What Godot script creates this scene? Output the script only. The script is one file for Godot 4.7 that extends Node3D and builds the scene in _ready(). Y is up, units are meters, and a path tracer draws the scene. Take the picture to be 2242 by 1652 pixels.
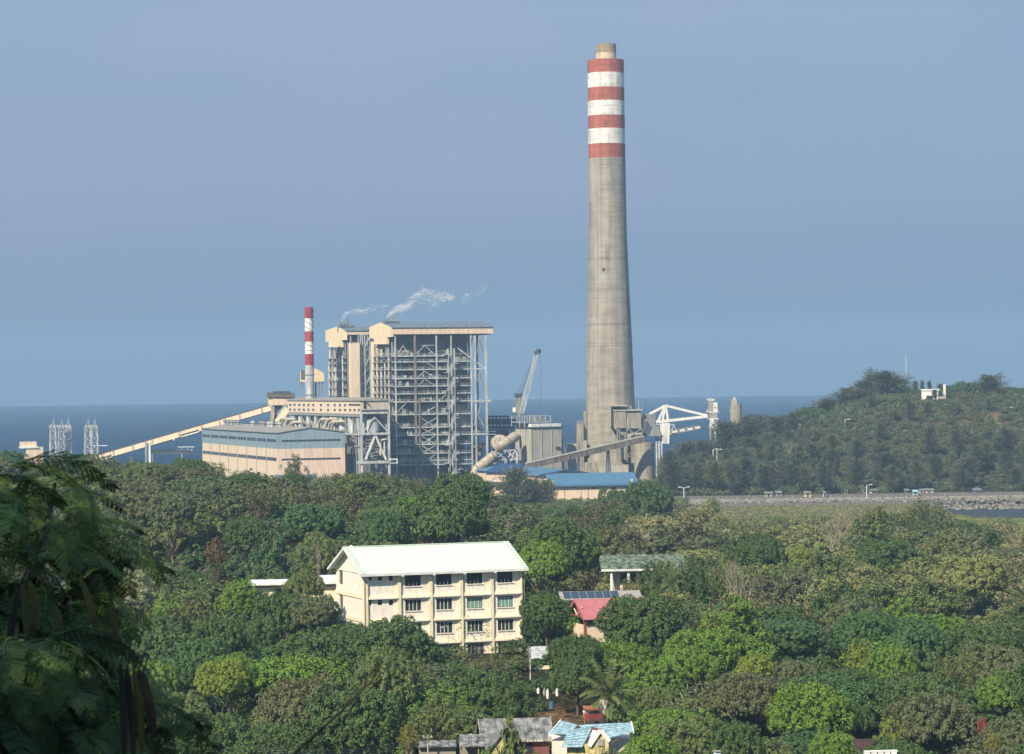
extends Node3D
# A coal power station by the sea, seen over a wooded valley with a school.
# Picture coordinates below are those of a 2242 x 1652 print of the photograph; P() turns one and a distance into a place.
const F := 6357.0
const EYE := Vector3(0, 55, 0)
const PLANT := deg_to_rad(17.0)
const UP := Vector3.UP
var cam_basis := Basis()
var rng := RandomNumberGenerator.new()
var used := {}
var M := {}
var noise := FastNoiseLite.new()
var unit_box := BoxMesh.new()
var tree_log := []
var proto := {}
var tints := {}

class Geo:
	var v := PackedVector3Array()
	var n := PackedVector3Array()
	var c := PackedColorArray()
	var u := PackedVector2Array()
	var ix := PackedInt32Array()
	var col := Color.WHITE
	var colored := false
	var mapped := false
	func tri(a: Vector3, b: Vector3, d: Vector3) -> void:
		var k := (b - a).cross(d - a).normalized()
		var s := v.size()
		v.append(a); v.append(b); v.append(d)
		for i in 3:
			n.append(k); c.append(col); u.append(Vector2.ZERO)
		ix.append(s); ix.append(s + 2); ix.append(s + 1)
	func quad(a: Vector3, b: Vector3, d: Vector3, e: Vector3) -> void:
		var k := (d - a).cross(e - b).normalized()
		var s := v.size()
		v.append(a); v.append(b); v.append(d); v.append(e)
		for i in 4:
			n.append(k); c.append(col); u.append(Vector2.ZERO)
		ix.append(s); ix.append(s + 2); ix.append(s + 1)
		ix.append(s); ix.append(s + 3); ix.append(s + 2)
	func box(p: Vector3, size: Vector3, b := Basis()) -> void:
		var x := b.x * size.x * 0.5
		var y := b.y * size.y * 0.5
		var z := b.z * size.z * 0.5
		quad(p - x - y + z, p + x - y + z, p + x + y + z, p - x + y + z)
		quad(p + x - y - z, p - x - y - z, p - x + y - z, p + x + y - z)
		quad(p + x - y + z, p + x - y - z, p + x + y - z, p + x + y + z)
		quad(p - x - y - z, p - x - y + z, p - x + y + z, p - x + y - z)
		quad(p - x + y + z, p + x + y + z, p + x + y - z, p - x + y - z)
		quad(p - x - y - z, p + x - y - z, p + x - y + z, p - x - y + z)
	func bar(a: Vector3, b: Vector3, w: float, h := -1.0) -> void:
		box((a + b) * 0.5, Vector3(w, w if h < 0 else h, a.distance_to(b)), Geo.along(b - a))
	static func along(d: Vector3) -> Basis:
		var z := d.normalized()
		var x := (Vector3.UP if absf(z.y) < 0.99 else Vector3.RIGHT).cross(z).normalized()
		return Basis(x, z.cross(x), z)
	func tube(pts: Array, radii: Array, sides := 8, caps := true) -> void:
		var s := v.size()
		for i in pts.size():
			var d: Vector3 = pts[mini(i + 1, pts.size() - 1)] - pts[maxi(i - 1, 0)]
			var b := Geo.along(d)
			for k in sides:
				var t := TAU * k / sides
				var o := b.x * cos(t) + b.y * sin(t)
				v.append(pts[i] + o * radii[i]); n.append(o); c.append(col); u.append(Vector2(float(k) / sides, i))
		for i in pts.size() - 1:
			for k in sides:
				var a := s + i * sides + k
				var b2 := s + i * sides + (k + 1) % sides
				ix.append(a); ix.append(a + sides); ix.append(b2)
				ix.append(b2); ix.append(a + sides); ix.append(b2 + sides)
		if caps:
			for e in [0, pts.size() - 1]:
				for k in range(1, sides - 1):
					var q: int = s + e * sides
					if e:
						tri(v[q], v[q + k], v[q + k + 1])
					else:
						tri(v[q], v[q + k + 1], v[q + k])
	func lathe(prof: Array, sides := 48, centre := Vector3.ZERO, capped := true) -> void:   # [radius, height]
		var s := v.size()
		for i in prof.size():
			for k in sides + 1:
				var t := TAU * k / sides
				v.append(centre + Vector3(sin(t) * prof[i][0], prof[i][1], cos(t) * prof[i][0]))
				n.append(Vector3(sin(t), 0, cos(t))); c.append(col)
				u.append(Vector2(float(k) / sides, 1.0 - float(i) / maxi(prof.size() - 1, 1)))
		for i in prof.size() - 1:
			for k in sides:
				var a := s + i * (sides + 1) + k
				var b := a + sides + 1
				ix.append(a); ix.append(b); ix.append(a + 1)
				ix.append(a + 1); ix.append(b); ix.append(b + 1)
		if capped:
			var last: Array = prof[prof.size() - 1]
			var top := centre + Vector3(0, last[1], 0)
			for k in sides:
				var t0 := TAU * k / sides
				var t1 := TAU * (k + 1) / sides
				tri(top, top + Vector3(sin(t0), 0, cos(t0)) * last[0], top + Vector3(sin(t1), 0, cos(t1)) * last[0])
	func prism(poly: Array, off: Vector3) -> void:   # closed polygon of points, pushed along off
		var flat := PackedVector2Array()
		var nrm := Vector3.ZERO
		for i in poly.size():
			nrm += (poly[i] as Vector3).cross(poly[(i + 1) % poly.size()])
		nrm = nrm.normalized()
		var bs := Geo.along(nrm)
		for p in poly:
			flat.append(Vector2(bs.x.dot(p), bs.y.dot(p)))
		var t := Geometry2D.triangulate_polygon(flat)
		var away := nrm.dot(off) > 0.0
		for i in range(0, t.size(), 3):
			var a: Vector3 = poly[t[i]]
			var b: Vector3 = poly[t[i + 1]]
			var d: Vector3 = poly[t[i + 2]]
			if ((b - a).cross(d - a).dot(off) > 0.0):
				var sw := b; b = d; d = sw
			tri(a, b, d)
			tri(a + off, d + off, b + off)
		for i in poly.size():
			var a: Vector3 = poly[i]
			var b: Vector3 = poly[(i + 1) % poly.size()]
			if away:
				quad(a, b, b + off, a + off)
			else:
				quad(b, a, a + off, b + off)
	func leaf(p: Vector3, nrm: Vector3, dir: Vector3, l: float, w: float, tone: Color) -> void:
		var s := nrm.cross(dir).normalized() * w * 0.5
		var d := dir * l * 0.5
		var k := v.size()
		var lift := nrm * w * 0.18
		v.append(p - d - lift); v.append(p + s - d * 0.1); v.append(p + d - lift); v.append(p - s - d * 0.1)
		for i in 4:
			n.append(nrm); c.append(tone)
		ix.append(k); ix.append(k + 1); ix.append(k + 2); ix.append(k); ix.append(k + 2); ix.append(k + 3)
	func mesh(m: Material = null) -> ArrayMesh:
		var a := []
		a.resize(Mesh.ARRAY_MAX)
		a[Mesh.ARRAY_VERTEX] = v; a[Mesh.ARRAY_NORMAL] = n; a[Mesh.ARRAY_INDEX] = ix
		if colored:
			a[Mesh.ARRAY_COLOR] = c
		if mapped:
			a[Mesh.ARRAY_TEX_UV] = u
		var r := ArrayMesh.new()
		r.add_surface_from_arrays(Mesh.PRIMITIVE_TRIANGLES, a)
		if m:
			r.surface_set_material(0, m)
		return r

# ---------- places ----------
func ray(px: float, py: float) -> Vector3:
	return cam_basis * Vector3((px - 1121.0) / F, -(py - 826.0) / F, -1.0)

func P(px: float, py: float, d: float) -> Vector3:
	var r := ray(px, py)
	return EYE + r * (d / -r.z)

func seen_at(p: Vector3) -> Vector2:
	var q := cam_basis.inverse() * (p - EYE)
	return Vector2(1121.0 - q.x / q.z * F, 826.0 + q.y / q.z * F)

func hit(xf: Transform3D, px: float, py: float, axis: int, val: float) -> Vector3:   # where the sight line meets a plane of a thing's own axes
	var inv := xf.affine_inverse()
	var o := inv * EYE
	var d := inv.basis * ray(px, py)
	return o + d * ((val - o[axis]) / d[axis])

func c1(x: float, y: float) -> Vector2: return Vector2(630.2 + x * 0.26923, 630.2 + y * 0.26923)
func c2(x: float, y: float) -> Vector2: return Vector2(1037.9 + x * 0.23337, 726.6 + y * 0.23337)
func c4(x: float, y: float) -> Vector2: return Vector2(415.2 + x * 0.21164, 815.5 + y * 0.21164)
func c5(x: float, y: float) -> Vector2: return Vector2(667.3 + x * 0.24801, 1149.2 + y * 0.24801)
func c6(x: float, y: float) -> Vector2: return Vector2(1408.7 + x * 0.37169, 741.4 + y * 0.37169)
func c7(x: float, y: float) -> Vector2: return Vector2(889.7 + x * 0.25132, 1371.6 + y * 0.25132)
func PV(p: Vector2, d: float) -> Vector3: return P(p.x, p.y, d)

func ground(x: float, d: float) -> float:
	var h := 12.5 + 41.0 * exp(-maxf(d, 0.0) / 60.0)
	h = lerpf(h, 3.8, smoothstep(700.0, 960.0, d))
	var a := 20.0 - 19.5 * smoothstep(-78.0, 62.0, x)
	var b := exp(-pow((d - 640.0) / 125.0, 2.0))
	h += a * b + 2.2 * exp(-pow((d - 424.0) / 50.0, 2.0)) * smoothstep(120.0, 0.0, absf(x))
	h += 5.0 * exp(-pow((d - 800.0) / 80.0, 2.0)) * smoothstep(-40.0, -140.0, x)
	h += (noise.get_noise_2d(x * 1.3, d * 1.3)) * 1.2 * smoothstep(60.0, 200.0, d) * (1.0 - smoothstep(640.0, 900.0, d))
	var hill := 41.0 * smoothstep(78.0, 198.0, x) * smoothstep(1268.0, 1480.0, d) * (1.0 - smoothstep(1570.0, 1780.0, d))
	h += hill * (1.0 + 0.06 * noise.get_noise_2d(x * 0.8, d * 0.8))
	# the bay
	var bay := smoothstep(1020.0, 1040.0, d + 0.12 * (x - 170.0)) * (1.0 - smoothstep(1196.0, 1204.0, d)) * smoothstep(158.0, 182.0, x)
	h = lerpf(h, -2.5, bay)
	if d > 1200.0 and d < 1262.0 and x > 60.0:
		h = lerpf(h, 3.2, 0.9)
	h = lerpf(h, -4.0, smoothstep(1700.0, 1800.0, d))
	return h

# ---------- materials ----------
func tone_texture(freq: float, dark: float, seed_: int, octaves := 5) -> NoiseTexture2D:
	var t := NoiseTexture2D.new()
	t.width = 512; t.height = 512; t.seamless = true
	var f := FastNoiseLite.new()
	f.seed = seed_; f.frequency = freq; f.fractal_octaves = octaves
	t.noise = f
	var g := Gradient.new()
	g.set_color(0, Color(dark, dark, dark)); g.set_color(1, Color.WHITE)
	g.set_offset(0, 0.2); g.set_offset(1, 0.75)
	t.color_ramp = g
	return t

func mat(called: String, lin: Color, rough := 0.85, tex: Texture2D = null, scale := Vector3(0.05, 0.05, 0.05), metal := 0.0, spec := 0.35) -> StandardMaterial3D:
	var m := StandardMaterial3D.new()
	m.resource_name = called
	m.albedo_color = lin.linear_to_srgb()
	m.roughness = rough; m.metallic = metal; m.metallic_specular = spec
	if tex:
		m.albedo_texture = tex
		m.uv1_triplanar = true; m.uv1_world_triplanar = true
		m.uv1_scale = scale
	M[called] = m
	return m

func leaf_mat(called: String, lin: Color) -> StandardMaterial3D:
	var m := mat("leaf_" + called, lin, 0.62, null, Vector3.ONE, 0.0, 0.3)
	m.vertex_color_use_as_albedo = true
	m.backlight_enabled = true
	m.backlight = Color(0.3, 0.3, 0.3)
	m.cull_mode = BaseMaterial3D.CULL_DISABLED
	tints[called] = m
	return m

func make_materials() -> void:
	var grime := tone_texture(0.012, 0.72, 3)
	var fine := tone_texture(0.012, 0.9, 4)
	var blotch := tone_texture(0.02, 0.45, 8)
	var streak := Vector3(0.11, 0.012, 0.11)
	mat("concrete", Color(0.385, 0.355, 0.295), 0.95, grime, streak)
	mat("concrete_grey", Color(0.44, 0.42, 0.36), 0.95, fine, streak)
	mat("steel", Color(0.36, 0.385, 0.39), 0.6, grime, streak)
	mat("steel_pale", Color(0.60, 0.63, 0.635), 0.6, grime, streak)
	mat("steel_dark", Color(0.10, 0.12, 0.14), 0.6, grime, streak)
	mat("steel_rust", Color(0.30, 0.245, 0.21), 0.7, grime, streak)
	mat("casing", Color(0.24, 0.25, 0.265), 0.7, grime, streak)
	mat("casing_grey", Color(0.32, 0.32, 0.315), 0.7, grime, streak)
	mat("duct_grey", Color(0.42, 0.40, 0.36), 0.7, grime, streak)
	mat("cream", Color(0.82, 0.66, 0.49), 0.8, fine, streak)
	mat("cream_yellow", Color(0.87, 0.71, 0.47), 0.8, fine, streak)
	mat("peach", Color(0.80, 0.61, 0.475), 0.8, fine, streak)
	mat("clad_blue", Color(0.27, 0.37, 0.44), 0.7, fine, streak)
	mat("roof_tan", Color(0.40, 0.37, 0.33), 0.8, grime, Vector3(0.05, 0.05, 0.05))
	mat("roof_slate", Color(0.20, 0.25, 0.30), 0.7, grime)
	mat("roof_brown", Color(0.15, 0.11, 0.09), 0.8, grime)
	mat("glass", Color(0.03, 0.038, 0.042), 0.3, null, Vector3.ONE, 0.0, 0.35)
	mat("glass_blue", Color(0.03, 0.045, 0.06), 0.15, null, Vector3.ONE, 0.0, 0.5)
	mat("white", Color(0.80, 0.80, 0.78), 0.6, fine, streak)
	mat("white_dirty", Color(0.62, 0.58, 0.50), 0.8, blotch, Vector3(0.3, 0.12, 0.3))
	mat("pipe_beige", Color(0.55, 0.47, 0.36), 0.55, grime, Vector3(0.06, 0.06, 0.06))
	mat("pipe_cream", Color(0.66, 0.60, 0.47), 0.5, grime, streak)
	mat("red_paint", Color(0.46, 0.05, 0.055), 0.55, grime, streak)
	mat("blue_roof", Color(0.085, 0.195, 0.31), 0.55, fine, Vector3(0.06, 0.06, 0.06))
	mat("blue_roof_deep", Color(0.045, 0.09, 0.21), 0.6, grime)
	mat("school_wall", Color(0.90, 0.84, 0.74), 0.85, fine, Vector3(0.3, 0.08, 0.3))
	mat("school_yellow", Color(0.88, 0.79, 0.58), 0.85, fine, Vector3(0.3, 0.08, 0.3))
	mat("school_roof", Color(0.585, 0.665, 0.575), 0.6)
	mat("curtain", Color(0.24, 0.45, 0.38), 0.9)
	mat("shelf_dark", Color(0.08, 0.08, 0.07), 0.9)
	mat("mullion", Color(0.62, 0.66, 0.60), 0.5)
	mat("pink_roof", Color(0.50, 0.17, 0.18), 0.55, fine, Vector3(0.1, 0.1, 0.1))
	mat("red_wood", Color(0.36, 0.09, 0.07), 0.75)
	mat("green_roof", Color(0.21, 0.27, 0.18), 0.6, blotch, Vector3(0.08, 0.08, 0.08))
	mat("grey_roof", Color(0.34, 0.34, 0.335), 0.6, blotch, Vector3(0.09, 0.09, 0.09))
	mat("sky_blue_roof", Color(0.42, 0.64, 0.72), 0.55, grime, Vector3(0.2, 0.2, 0.2))
	mat("barge_pink", Color(0.78, 0.66, 0.62), 0.7)
	mat("yellow_wall", Color(0.72, 0.62, 0.30), 0.85, grime, Vector3(0.3, 0.1, 0.3))
	mat("maroon", Color(0.20, 0.08, 0.07), 0.8)
	mat("orange", Color(0.32, 0.13, 0.07), 0.7)
	mat("solar", Color(0.03, 0.035, 0.05), 0.2, null, Vector3.ONE, 0.0, 0.5)
	mat("asphalt", Color(0.40, 0.37, 0.32), 0.95, grime)
	mat("rock", Color(0.36, 0.335, 0.29), 0.95, blotch, Vector3(0.2, 0.2, 0.2))
	mat("tarp", Color(0.66, 0.72, 0.80), 0.6, fine, Vector3(0.25, 0.25, 0.25))
	mat("wood_grey", Color(0.30, 0.27, 0.22), 0.9)
	mat("wire", Color(0.05, 0.05, 0.05), 0.6)
	var sm := mat("steam", Color(0.95, 0.95, 0.95), 1.0, null, Vector3.ONE, 0.0, 0.0)
	sm.backlight_enabled = true; sm.backlight = Color(1, 1, 1)
	sm.cull_mode = BaseMaterial3D.CULL_DISABLED
	mat("old_roof", Color(0.085, 0.05, 0.048), 0.8, grime)
	mat("end_grey", Color(0.58, 0.49, 0.42), 0.8, fine, streak)
	mat("dull_red", Color(0.25, 0.06, 0.05), 0.7)
	mat("drum_blue", Color(0.06, 0.14, 0.18), 0.6)
	mat("bark", Color(0.13, 0.10, 0.07), 0.95)
	mat("bark_pale", Color(0.36, 0.31, 0.25), 0.9)
	mat("bark_dark", Color(0.032, 0.03, 0.024), 0.95)
	mat("twig", Color(0.20, 0.16, 0.12), 0.95)
	mat("pod", Color(0.085, 0.075, 0.02), 0.5)
	mat("pod_brown", Color(0.028, 0.026, 0.018), 0.6)
	leaf_mat("mango", Color(0.076, 0.129, 0.039))
	leaf_mat("bright", Color(0.130, 0.222, 0.035))
	leaf_mat("lime", Color(0.196, 0.252, 0.041))
	leaf_mat("olive", Color(0.137, 0.175, 0.059))
	leaf_mat("brown", Color(0.132, 0.140, 0.065))
	leaf_mat("teal", Color(0.074, 0.143, 0.051))
	leaf_mat("greygreen", Color(0.125, 0.152, 0.071))
	leaf_mat("silver", Color(0.280, 0.304, 0.163))
	leaf_mat("straw", Color(0.263, 0.252, 0.112))
	leaf_mat("hay", Color(0.230, 0.252, 0.087))
	leaf_mat("fir", Color(0.096, 0.116, 0.069))
	leaf_mat("rust", Color(0.17, 0.115, 0.06))
	leaf_mat("red", Color(0.30, 0.085, 0.06))
	leaf_mat("yellow", Color(0.21, 0.21, 0.05))
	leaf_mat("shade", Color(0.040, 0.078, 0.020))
	var gm := mat("ground", Color.WHITE, 1.0, blotch, Vector3(0.06, 0.06, 0.06), 0.0, 0.1)
	gm.vertex_color_use_as_albedo = true
	# sea: fine waves in the normals
	var wave := NoiseTexture2D.new()
	wave.width = 512; wave.height = 512; wave.seamless = true; wave.as_normal_map = true; wave.bump_strength = 5.0
	var wn := FastNoiseLite.new()
	wn.seed = 5; wn.frequency = 0.025; wn.fractal_octaves = 5
	wave.noise = wn
	var sea := mat("sea", Color(0.011, 0.048, 0.108), 0.75, tone_texture(0.015, 0.8, 21), Vector3(0.004, 0.004, 0.0012), 0.0, 0.16)
	sea.normal_enabled = true; sea.normal_texture = wave; sea.normal_scale = 1.0
	var bay := mat("bay", Color(0.055, 0.065, 0.065), 0.5, tone_texture(0.015, 0.7, 22), Vector3(0.02, 0.02, 0.02), 0.0, 0.2)
	bay.normal_enabled = true; bay.normal_texture = wave
	# chimney skin: poured in rings, with rain streaks down it
	var w := 512
	var h := 1024
	var im := Image.create(w, h, false, Image.FORMAT_RGB8)
	var n1 := FastNoiseLite.new(); n1.seed = 11; n1.frequency = 0.02; n1.fractal_octaves = 4
	var ring := []
	for y in h:
		ring.append(0.0)
	var r2 := RandomNumberGenerator.new(); r2.seed = 77
	for k in 110:
		var y0 := r2.randi_range(0, h - 4)
		var dk := r2.randf_range(0.03, 0.13)
		for j in r2.randi_range(1, 3):
			ring[y0 + j] = maxf(ring[y0 + j], dk)
	for y in h:
		for x in w:
			var a := TAU * x / w
			var cx := cos(a) * 40.0
			var cz := sin(a) * 40.0
			var b := 0.86 + 0.16 * n1.get_noise_3d(cx * 3.0, y * 0.12, cz * 3.0) + 0.10 * n1.get_noise_3d(cx * 1.2, y * 1.6, cz * 1.2)
			b -= ring[y] * clampf(0.75 + 1.6 * n1.get_noise_3d(cx, y * 0.35 + 300.0, cz), 0.0, 1.2)
			b -= 0.22 * maxf(0.0, n1.get_noise_3d(cx * 2.0 + 90.0, y * 0.25, cz * 2.0) - 0.28)
			b = clampf(b, 0.0, 1.0)
			im.set_pixel(x, y, Color(b, b * (0.985 + 0.02 * n1.get_noise_2d(x, y)), b * 0.97))
	var skin := ImageTexture.create_from_image(im)
	for q in [["chimney_concrete", Color(0.46, 0.435, 0.375)], ["chimney_red", Color(0.51, 0.165, 0.115)], ["chimney_white", Color(0.99, 0.99, 0.96)], ["flue_tan", Color(0.44, 0.36, 0.26)], ["flue_cream", Color(0.80, 0.68, 0.50)]]:
		var m := mat(q[0], q[1], 0.9)
		m.albedo_texture = skin

# ---------- names and parents ----------
func numbered(called: String) -> String:
	used[called] = used.get(called, -1) + 1
	return called if used[called] == 0 else "%s_%03d" % [called, used[called]]

func tag(o: Node3D, label: String, category: String, group := "") -> Node3D:
	if label: o.set_meta("label", label)
	if category: o.set_meta("category", category)
	if group: o.set_meta("group", group)
	return o

func thing(called: String, label: String, category: String, at := Vector3.ZERO, turn := 0.0, group := "") -> Node3D:
	var o := Node3D.new()
	o.name = numbered(called)
	add_child(o)
	o.position = at; o.rotation.y = turn
	return tag(o, label, category, group)

func put(called: String, g, m: Material, parent: Node3D, kind := "") -> MeshInstance3D:
	var o := MeshInstance3D.new()
	o.name = called
	o.mesh = g.mesh() if g is Geo else g
	if m: o.material_override = m
	if kind: o.set_meta("kind", kind)
	parent.add_child(o, true)
	return o

func box(called: String, p: Vector3, size: Vector3, m: Material, parent: Node3D, b := Basis()) -> MeshInstance3D:
	var o := put(called, unit_box, m, parent)
	o.transform = Transform3D(b * Basis.from_scale(size), p)
	return o

func beam(called: String, a: Vector3, b: Vector3, w: float, m: Material, parent: Node3D, h := -1.0) -> MeshInstance3D:
	return box(called, (a + b) * 0.5, Vector3(w, w if h < 0 else h, a.distance_to(b)), m, parent, Geo.along(b - a))

func span(called: String, lo: Vector3, hi: Vector3, m: Material, parent: Node3D) -> MeshInstance3D:
	return box(called, (lo + hi) * 0.5, (hi - lo).abs(), m, parent)

func tube(called: String, pts: Array, r: float, m: Material, parent: Node3D, sides := 12) -> MeshInstance3D:
	var g := Geo.new()
	var radii := []
	for p in pts: radii.append(r)
	g.tube(pts, radii, sides)
	return put(called, g, m, parent)

func struct(called: String, mesh, m: Material, kind := "structure") -> MeshInstance3D:
	return put(numbered(called), mesh, m, self, kind)

func thick_roof(called: String, pts: Array, t: float, m: Material, parent: Node3D) -> MeshInstance3D:   # a slab under four points
	var g := Geo.new()
	var nrm: Vector3 = (pts[1] - pts[0]).cross(pts[3] - pts[0]).normalized()
	if nrm.y < 0: nrm = -nrm
	g.prism(pts, -nrm * t)
	return put(called, g, m, parent)

# ---------- trees: a few of each kind, made once ----------
func rv() -> Vector3:
	while true:
		var p := Vector3(rng.randf_range(-1, 1), rng.randf_range(-1, 1), rng.randf_range(-1, 1))
		if p.length_squared() < 1.0 and p.length_squared() > 0.01:
			return p.normalized()
	return UP

func tone(lo: float, hi: float, warm := 0.07) -> Color:
	var k := rng.randf_range(lo, hi)
	var t := rng.randf_range(-warm, warm)
	return Color(k * (1.0 + t), k, k * (1.0 - t * 0.6))

func clump(g: Geo, c: Vector3, r: float, out: Vector3, count: int, l: float, w: float, base: Color, loose := 0.45) -> void:
	for i in count:
		var d := (out * 0.75 + rv()).normalized()
		var p := c + d * r * rng.randf_range(0.55, 1.05)
		var nrm := (d + rv() * loose + UP * 0.25).normalized()
		var dir := nrm.cross(rv()).normalized()
		if dir.y > 0: dir = -dir
		var k := rng.randf_range(0.9, 1.1)
		g.leaf(p, nrm, dir, l * rng.randf_range(0.7, 1.25), w * rng.randf_range(0.8, 1.2), Color(base.r * k, base.g * k, base.b * k))

func limbs(g: Geo, a: Vector3, b: Vector3, r0: float, r1: float, bend := 0.12, n := 5, sides := 6) -> Array:
	var pts := []
	var rad := []
	var side := rv() * a.distance_to(b) * bend
	for i in n + 1:
		var t := float(i) / n
		pts.append(a.lerp(b, t) + side * sin(t * PI))
		rad.append(lerpf(r0, r1, t))
	g.tube(pts, rad, sides, false)
	return pts

# dense rounded crown built of lobes, each lobe of knobbly clumps; R radius, H height
func make_dome(R: float, H: float, lobes: int, clumps: int, leaves: int, l: float, w: float, gap: float, cut := -0.35) -> Dictionary:
	var g := Geo.new(); g.colored = true
	var tr := Geo.new()
	var ch := H * 0.44
	var cy := H - ch
	var tops := []
	for i in lobes:
		var t := i * 2.39996 + rng.randf_range(-0.3, 0.3)
		var y := lerpf(-0.1, 0.95, (i + 0.5) / lobes)
		var rr := sqrt(maxf(0.0, 1.0 - y * y))
		var d := Vector3(cos(t) * rr, y, sin(t) * rr)
		tops.append([d, rng.randf_range(0.74, 1.1), tone(0.86, 1.14, 0.10)])
	for i in clumps:
		var f := (i + 0.5) / clumps
		var y := lerpf(cut, 1.0, f)
		var rr := sqrt(maxf(0.0, 1.0 - y * y))
		var t := i * 2.39996 + rng.randf_range(-0.25, 0.25)
		var d := Vector3(cos(t) * rr, y + rng.randf_range(-0.06, 0.06), sin(t) * rr).normalized()
		var best := 9.0
		var lob: Array = tops[0]
		for q in tops:
			var e: float = (q[0] as Vector3).distance_to(d)
			if e < best:
				best = e; lob = q
		var push: float = lob[1] * (1.07 - 0.62 * best * best) * rng.randf_range(0.93, 1.04)
		if rng.randf() < gap: push *= 0.8
		var c := Vector3(d.x * R, d.y * ch, d.z * R) * push + Vector3(0, cy, 0)
		var base: Color = lob[2]
		var k := rng.randf_range(0.9, 1.12)
		base = Color(base.r * k, base.g * k, base.b * k)
		var out := Vector3(d.x / R, d.y / ch, d.z / R).normalized()
		clump(g, c, R * rng.randf_range(0.07, 0.125), (out + UP * 0.35).normalized(), leaves, l, w, base, 0.28)
	for i in int(clumps * 1.2):   # the inside of the crown is full of leaves too
		var d := rv()
		d.y = absf(d.y) - 0.35
		var c := Vector3(d.x * R, d.y * ch, d.z * R) * rng.randf_range(0.45, 0.82) + Vector3(0, cy, 0)
		clump(g, c, R * 0.12, d.normalized(), 7, l * 1.7, w * 1.9, tone(0.75, 1.0))
	limbs(tr, Vector3(0, -1.5, 0), Vector3(0, cy * 0.75, 0), R * 0.06, R * 0.045, 0.04)
	for i in 7:
		var t := TAU * i / 7.0 + rng.randf()
		limbs(tr, Vector3(0, cy * 0.6, 0), Vector3(cos(t) * R * 0.7, cy + ch * rng.randf_range(0.0, 0.6), sin(t) * R * 0.7), R * 0.03, R * 0.008, 0.15)
	return measured(g, tr)

# open, uneven tree of separate tufts along its branches
func make_scrub(R: float, H: float, branches: int, tufts: int, leaves: int, l: float, w: float, droop := 0.0) -> Dictionary:
	var g := Geo.new(); g.colored = true
	var tr := Geo.new()
	var fork := H * rng.randf_range(0.18, 0.32)
	limbs(tr, Vector3(0, -1.5, 0), Vector3(0, fork, 0), R * 0.055, R * 0.045, 0.05)
	for i in branches:
		var t := i * 2.39996 + rng.randf_range(-0.5, 0.5)
		var f := sqrt((i + 0.5) / branches)
		var tip := Vector3(cos(t) * R * f * rng.randf_range(0.6, 1.0), lerpf(H * 0.98, H * 0.5, f * f) * rng.randf_range(0.86, 1.02), sin(t) * R * f * rng.randf_range(0.6, 1.0))
		var pts := limbs(tr, Vector3(0, fork * rng.randf_range(0.7, 1.0), 0), tip, R * 0.028, R * 0.006, 0.16, 6, 5)
		var base := tone(0.85, 1.15, 0.09)
		for k in tufts:
			var s := rng.randf_range(0.42, 1.04)
			var at: Vector3 = pts[mini(int(s * 6.0), 6)] + rv() * R * rng.randf_range(0.05, 0.26)
			var sub := rng.randf_range(0.82, 1.18)
			var colr := Color(base.r * sub, base.g * sub, base.b * sub)
			if rng.randf() < 0.5:
				limbs(tr, pts[mini(int(s * 5.0), 5)], at, R * 0.008, R * 0.003, 0.2, 3, 3)
			if droop > 0.0:
				var len := rng.randf_range(0.4, 1.0) * droop
				for j in leaves:
					var q := at + Vector3(rng.randf_range(-0.25, 0.25), -len * float(j) / leaves, rng.randf_range(-0.25, 0.25))
					var nrm := (Vector3(rng.randf_range(-1, 1), 0.5, rng.randf_range(-1, 1))).normalized()
					g.leaf(q, nrm, (Vector3.DOWN + rv() * 0.5).normalized(), l, w, colr)
			else:
				clump(g, at, R * rng.randf_range(0.08, 0.15), ((at - Vector3(0, H * 0.5, 0)).normalized() + UP * 0.3).normalized(), leaves, l, w, colr, 0.45)
	return measured(g, tr)

func twigs(tr: Geo, a: Vector3, d: Vector3, len: float, r: float, depth: int, tips: Array) -> void:
	var b := a + d * len
	limbs(tr, a, b, r, r * 0.6, 0.08, 3, 5 if depth > 2 else 3)
	if depth == 0:
		tips.append(b)
		return
	for i in rng.randi_range(2, 3):
		var e := (d + rv() * 0.62 + UP * 0.16).normalized()
		twigs(tr, a.lerp(b, rng.randf_range(0.75, 1.0)), e, len * rng.randf_range(0.6, 0.82), r * 0.58, depth - 1, tips)

func make_bare(H: float, leaves: int) -> Dictionary:
	var tr := Geo.new()
	var g := Geo.new(); g.colored = true
	var tips := []
	for i in rng.randi_range(2, 3):
		twigs(tr, Vector3(0, -1, 0), (UP + rv() * 0.28).normalized(), H * 0.34, H * 0.017, 5, tips)
	var top := 0.1
	var wide := 0.1
	for p in tips:
		top = maxf(top, p.y)
		wide = maxf(wide, Vector2(p.x, p.z).length())
		for k in leaves:
			g.leaf(p + rv() * H * 0.05, rv(), rv(), 0.34, 0.16, tone(0.7, 1.3, 0.2))
	return {"crown": g.mesh() if leaves else null, "trunk": tr.mesh(), "R": wide * 0.9, "H": top}

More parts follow.
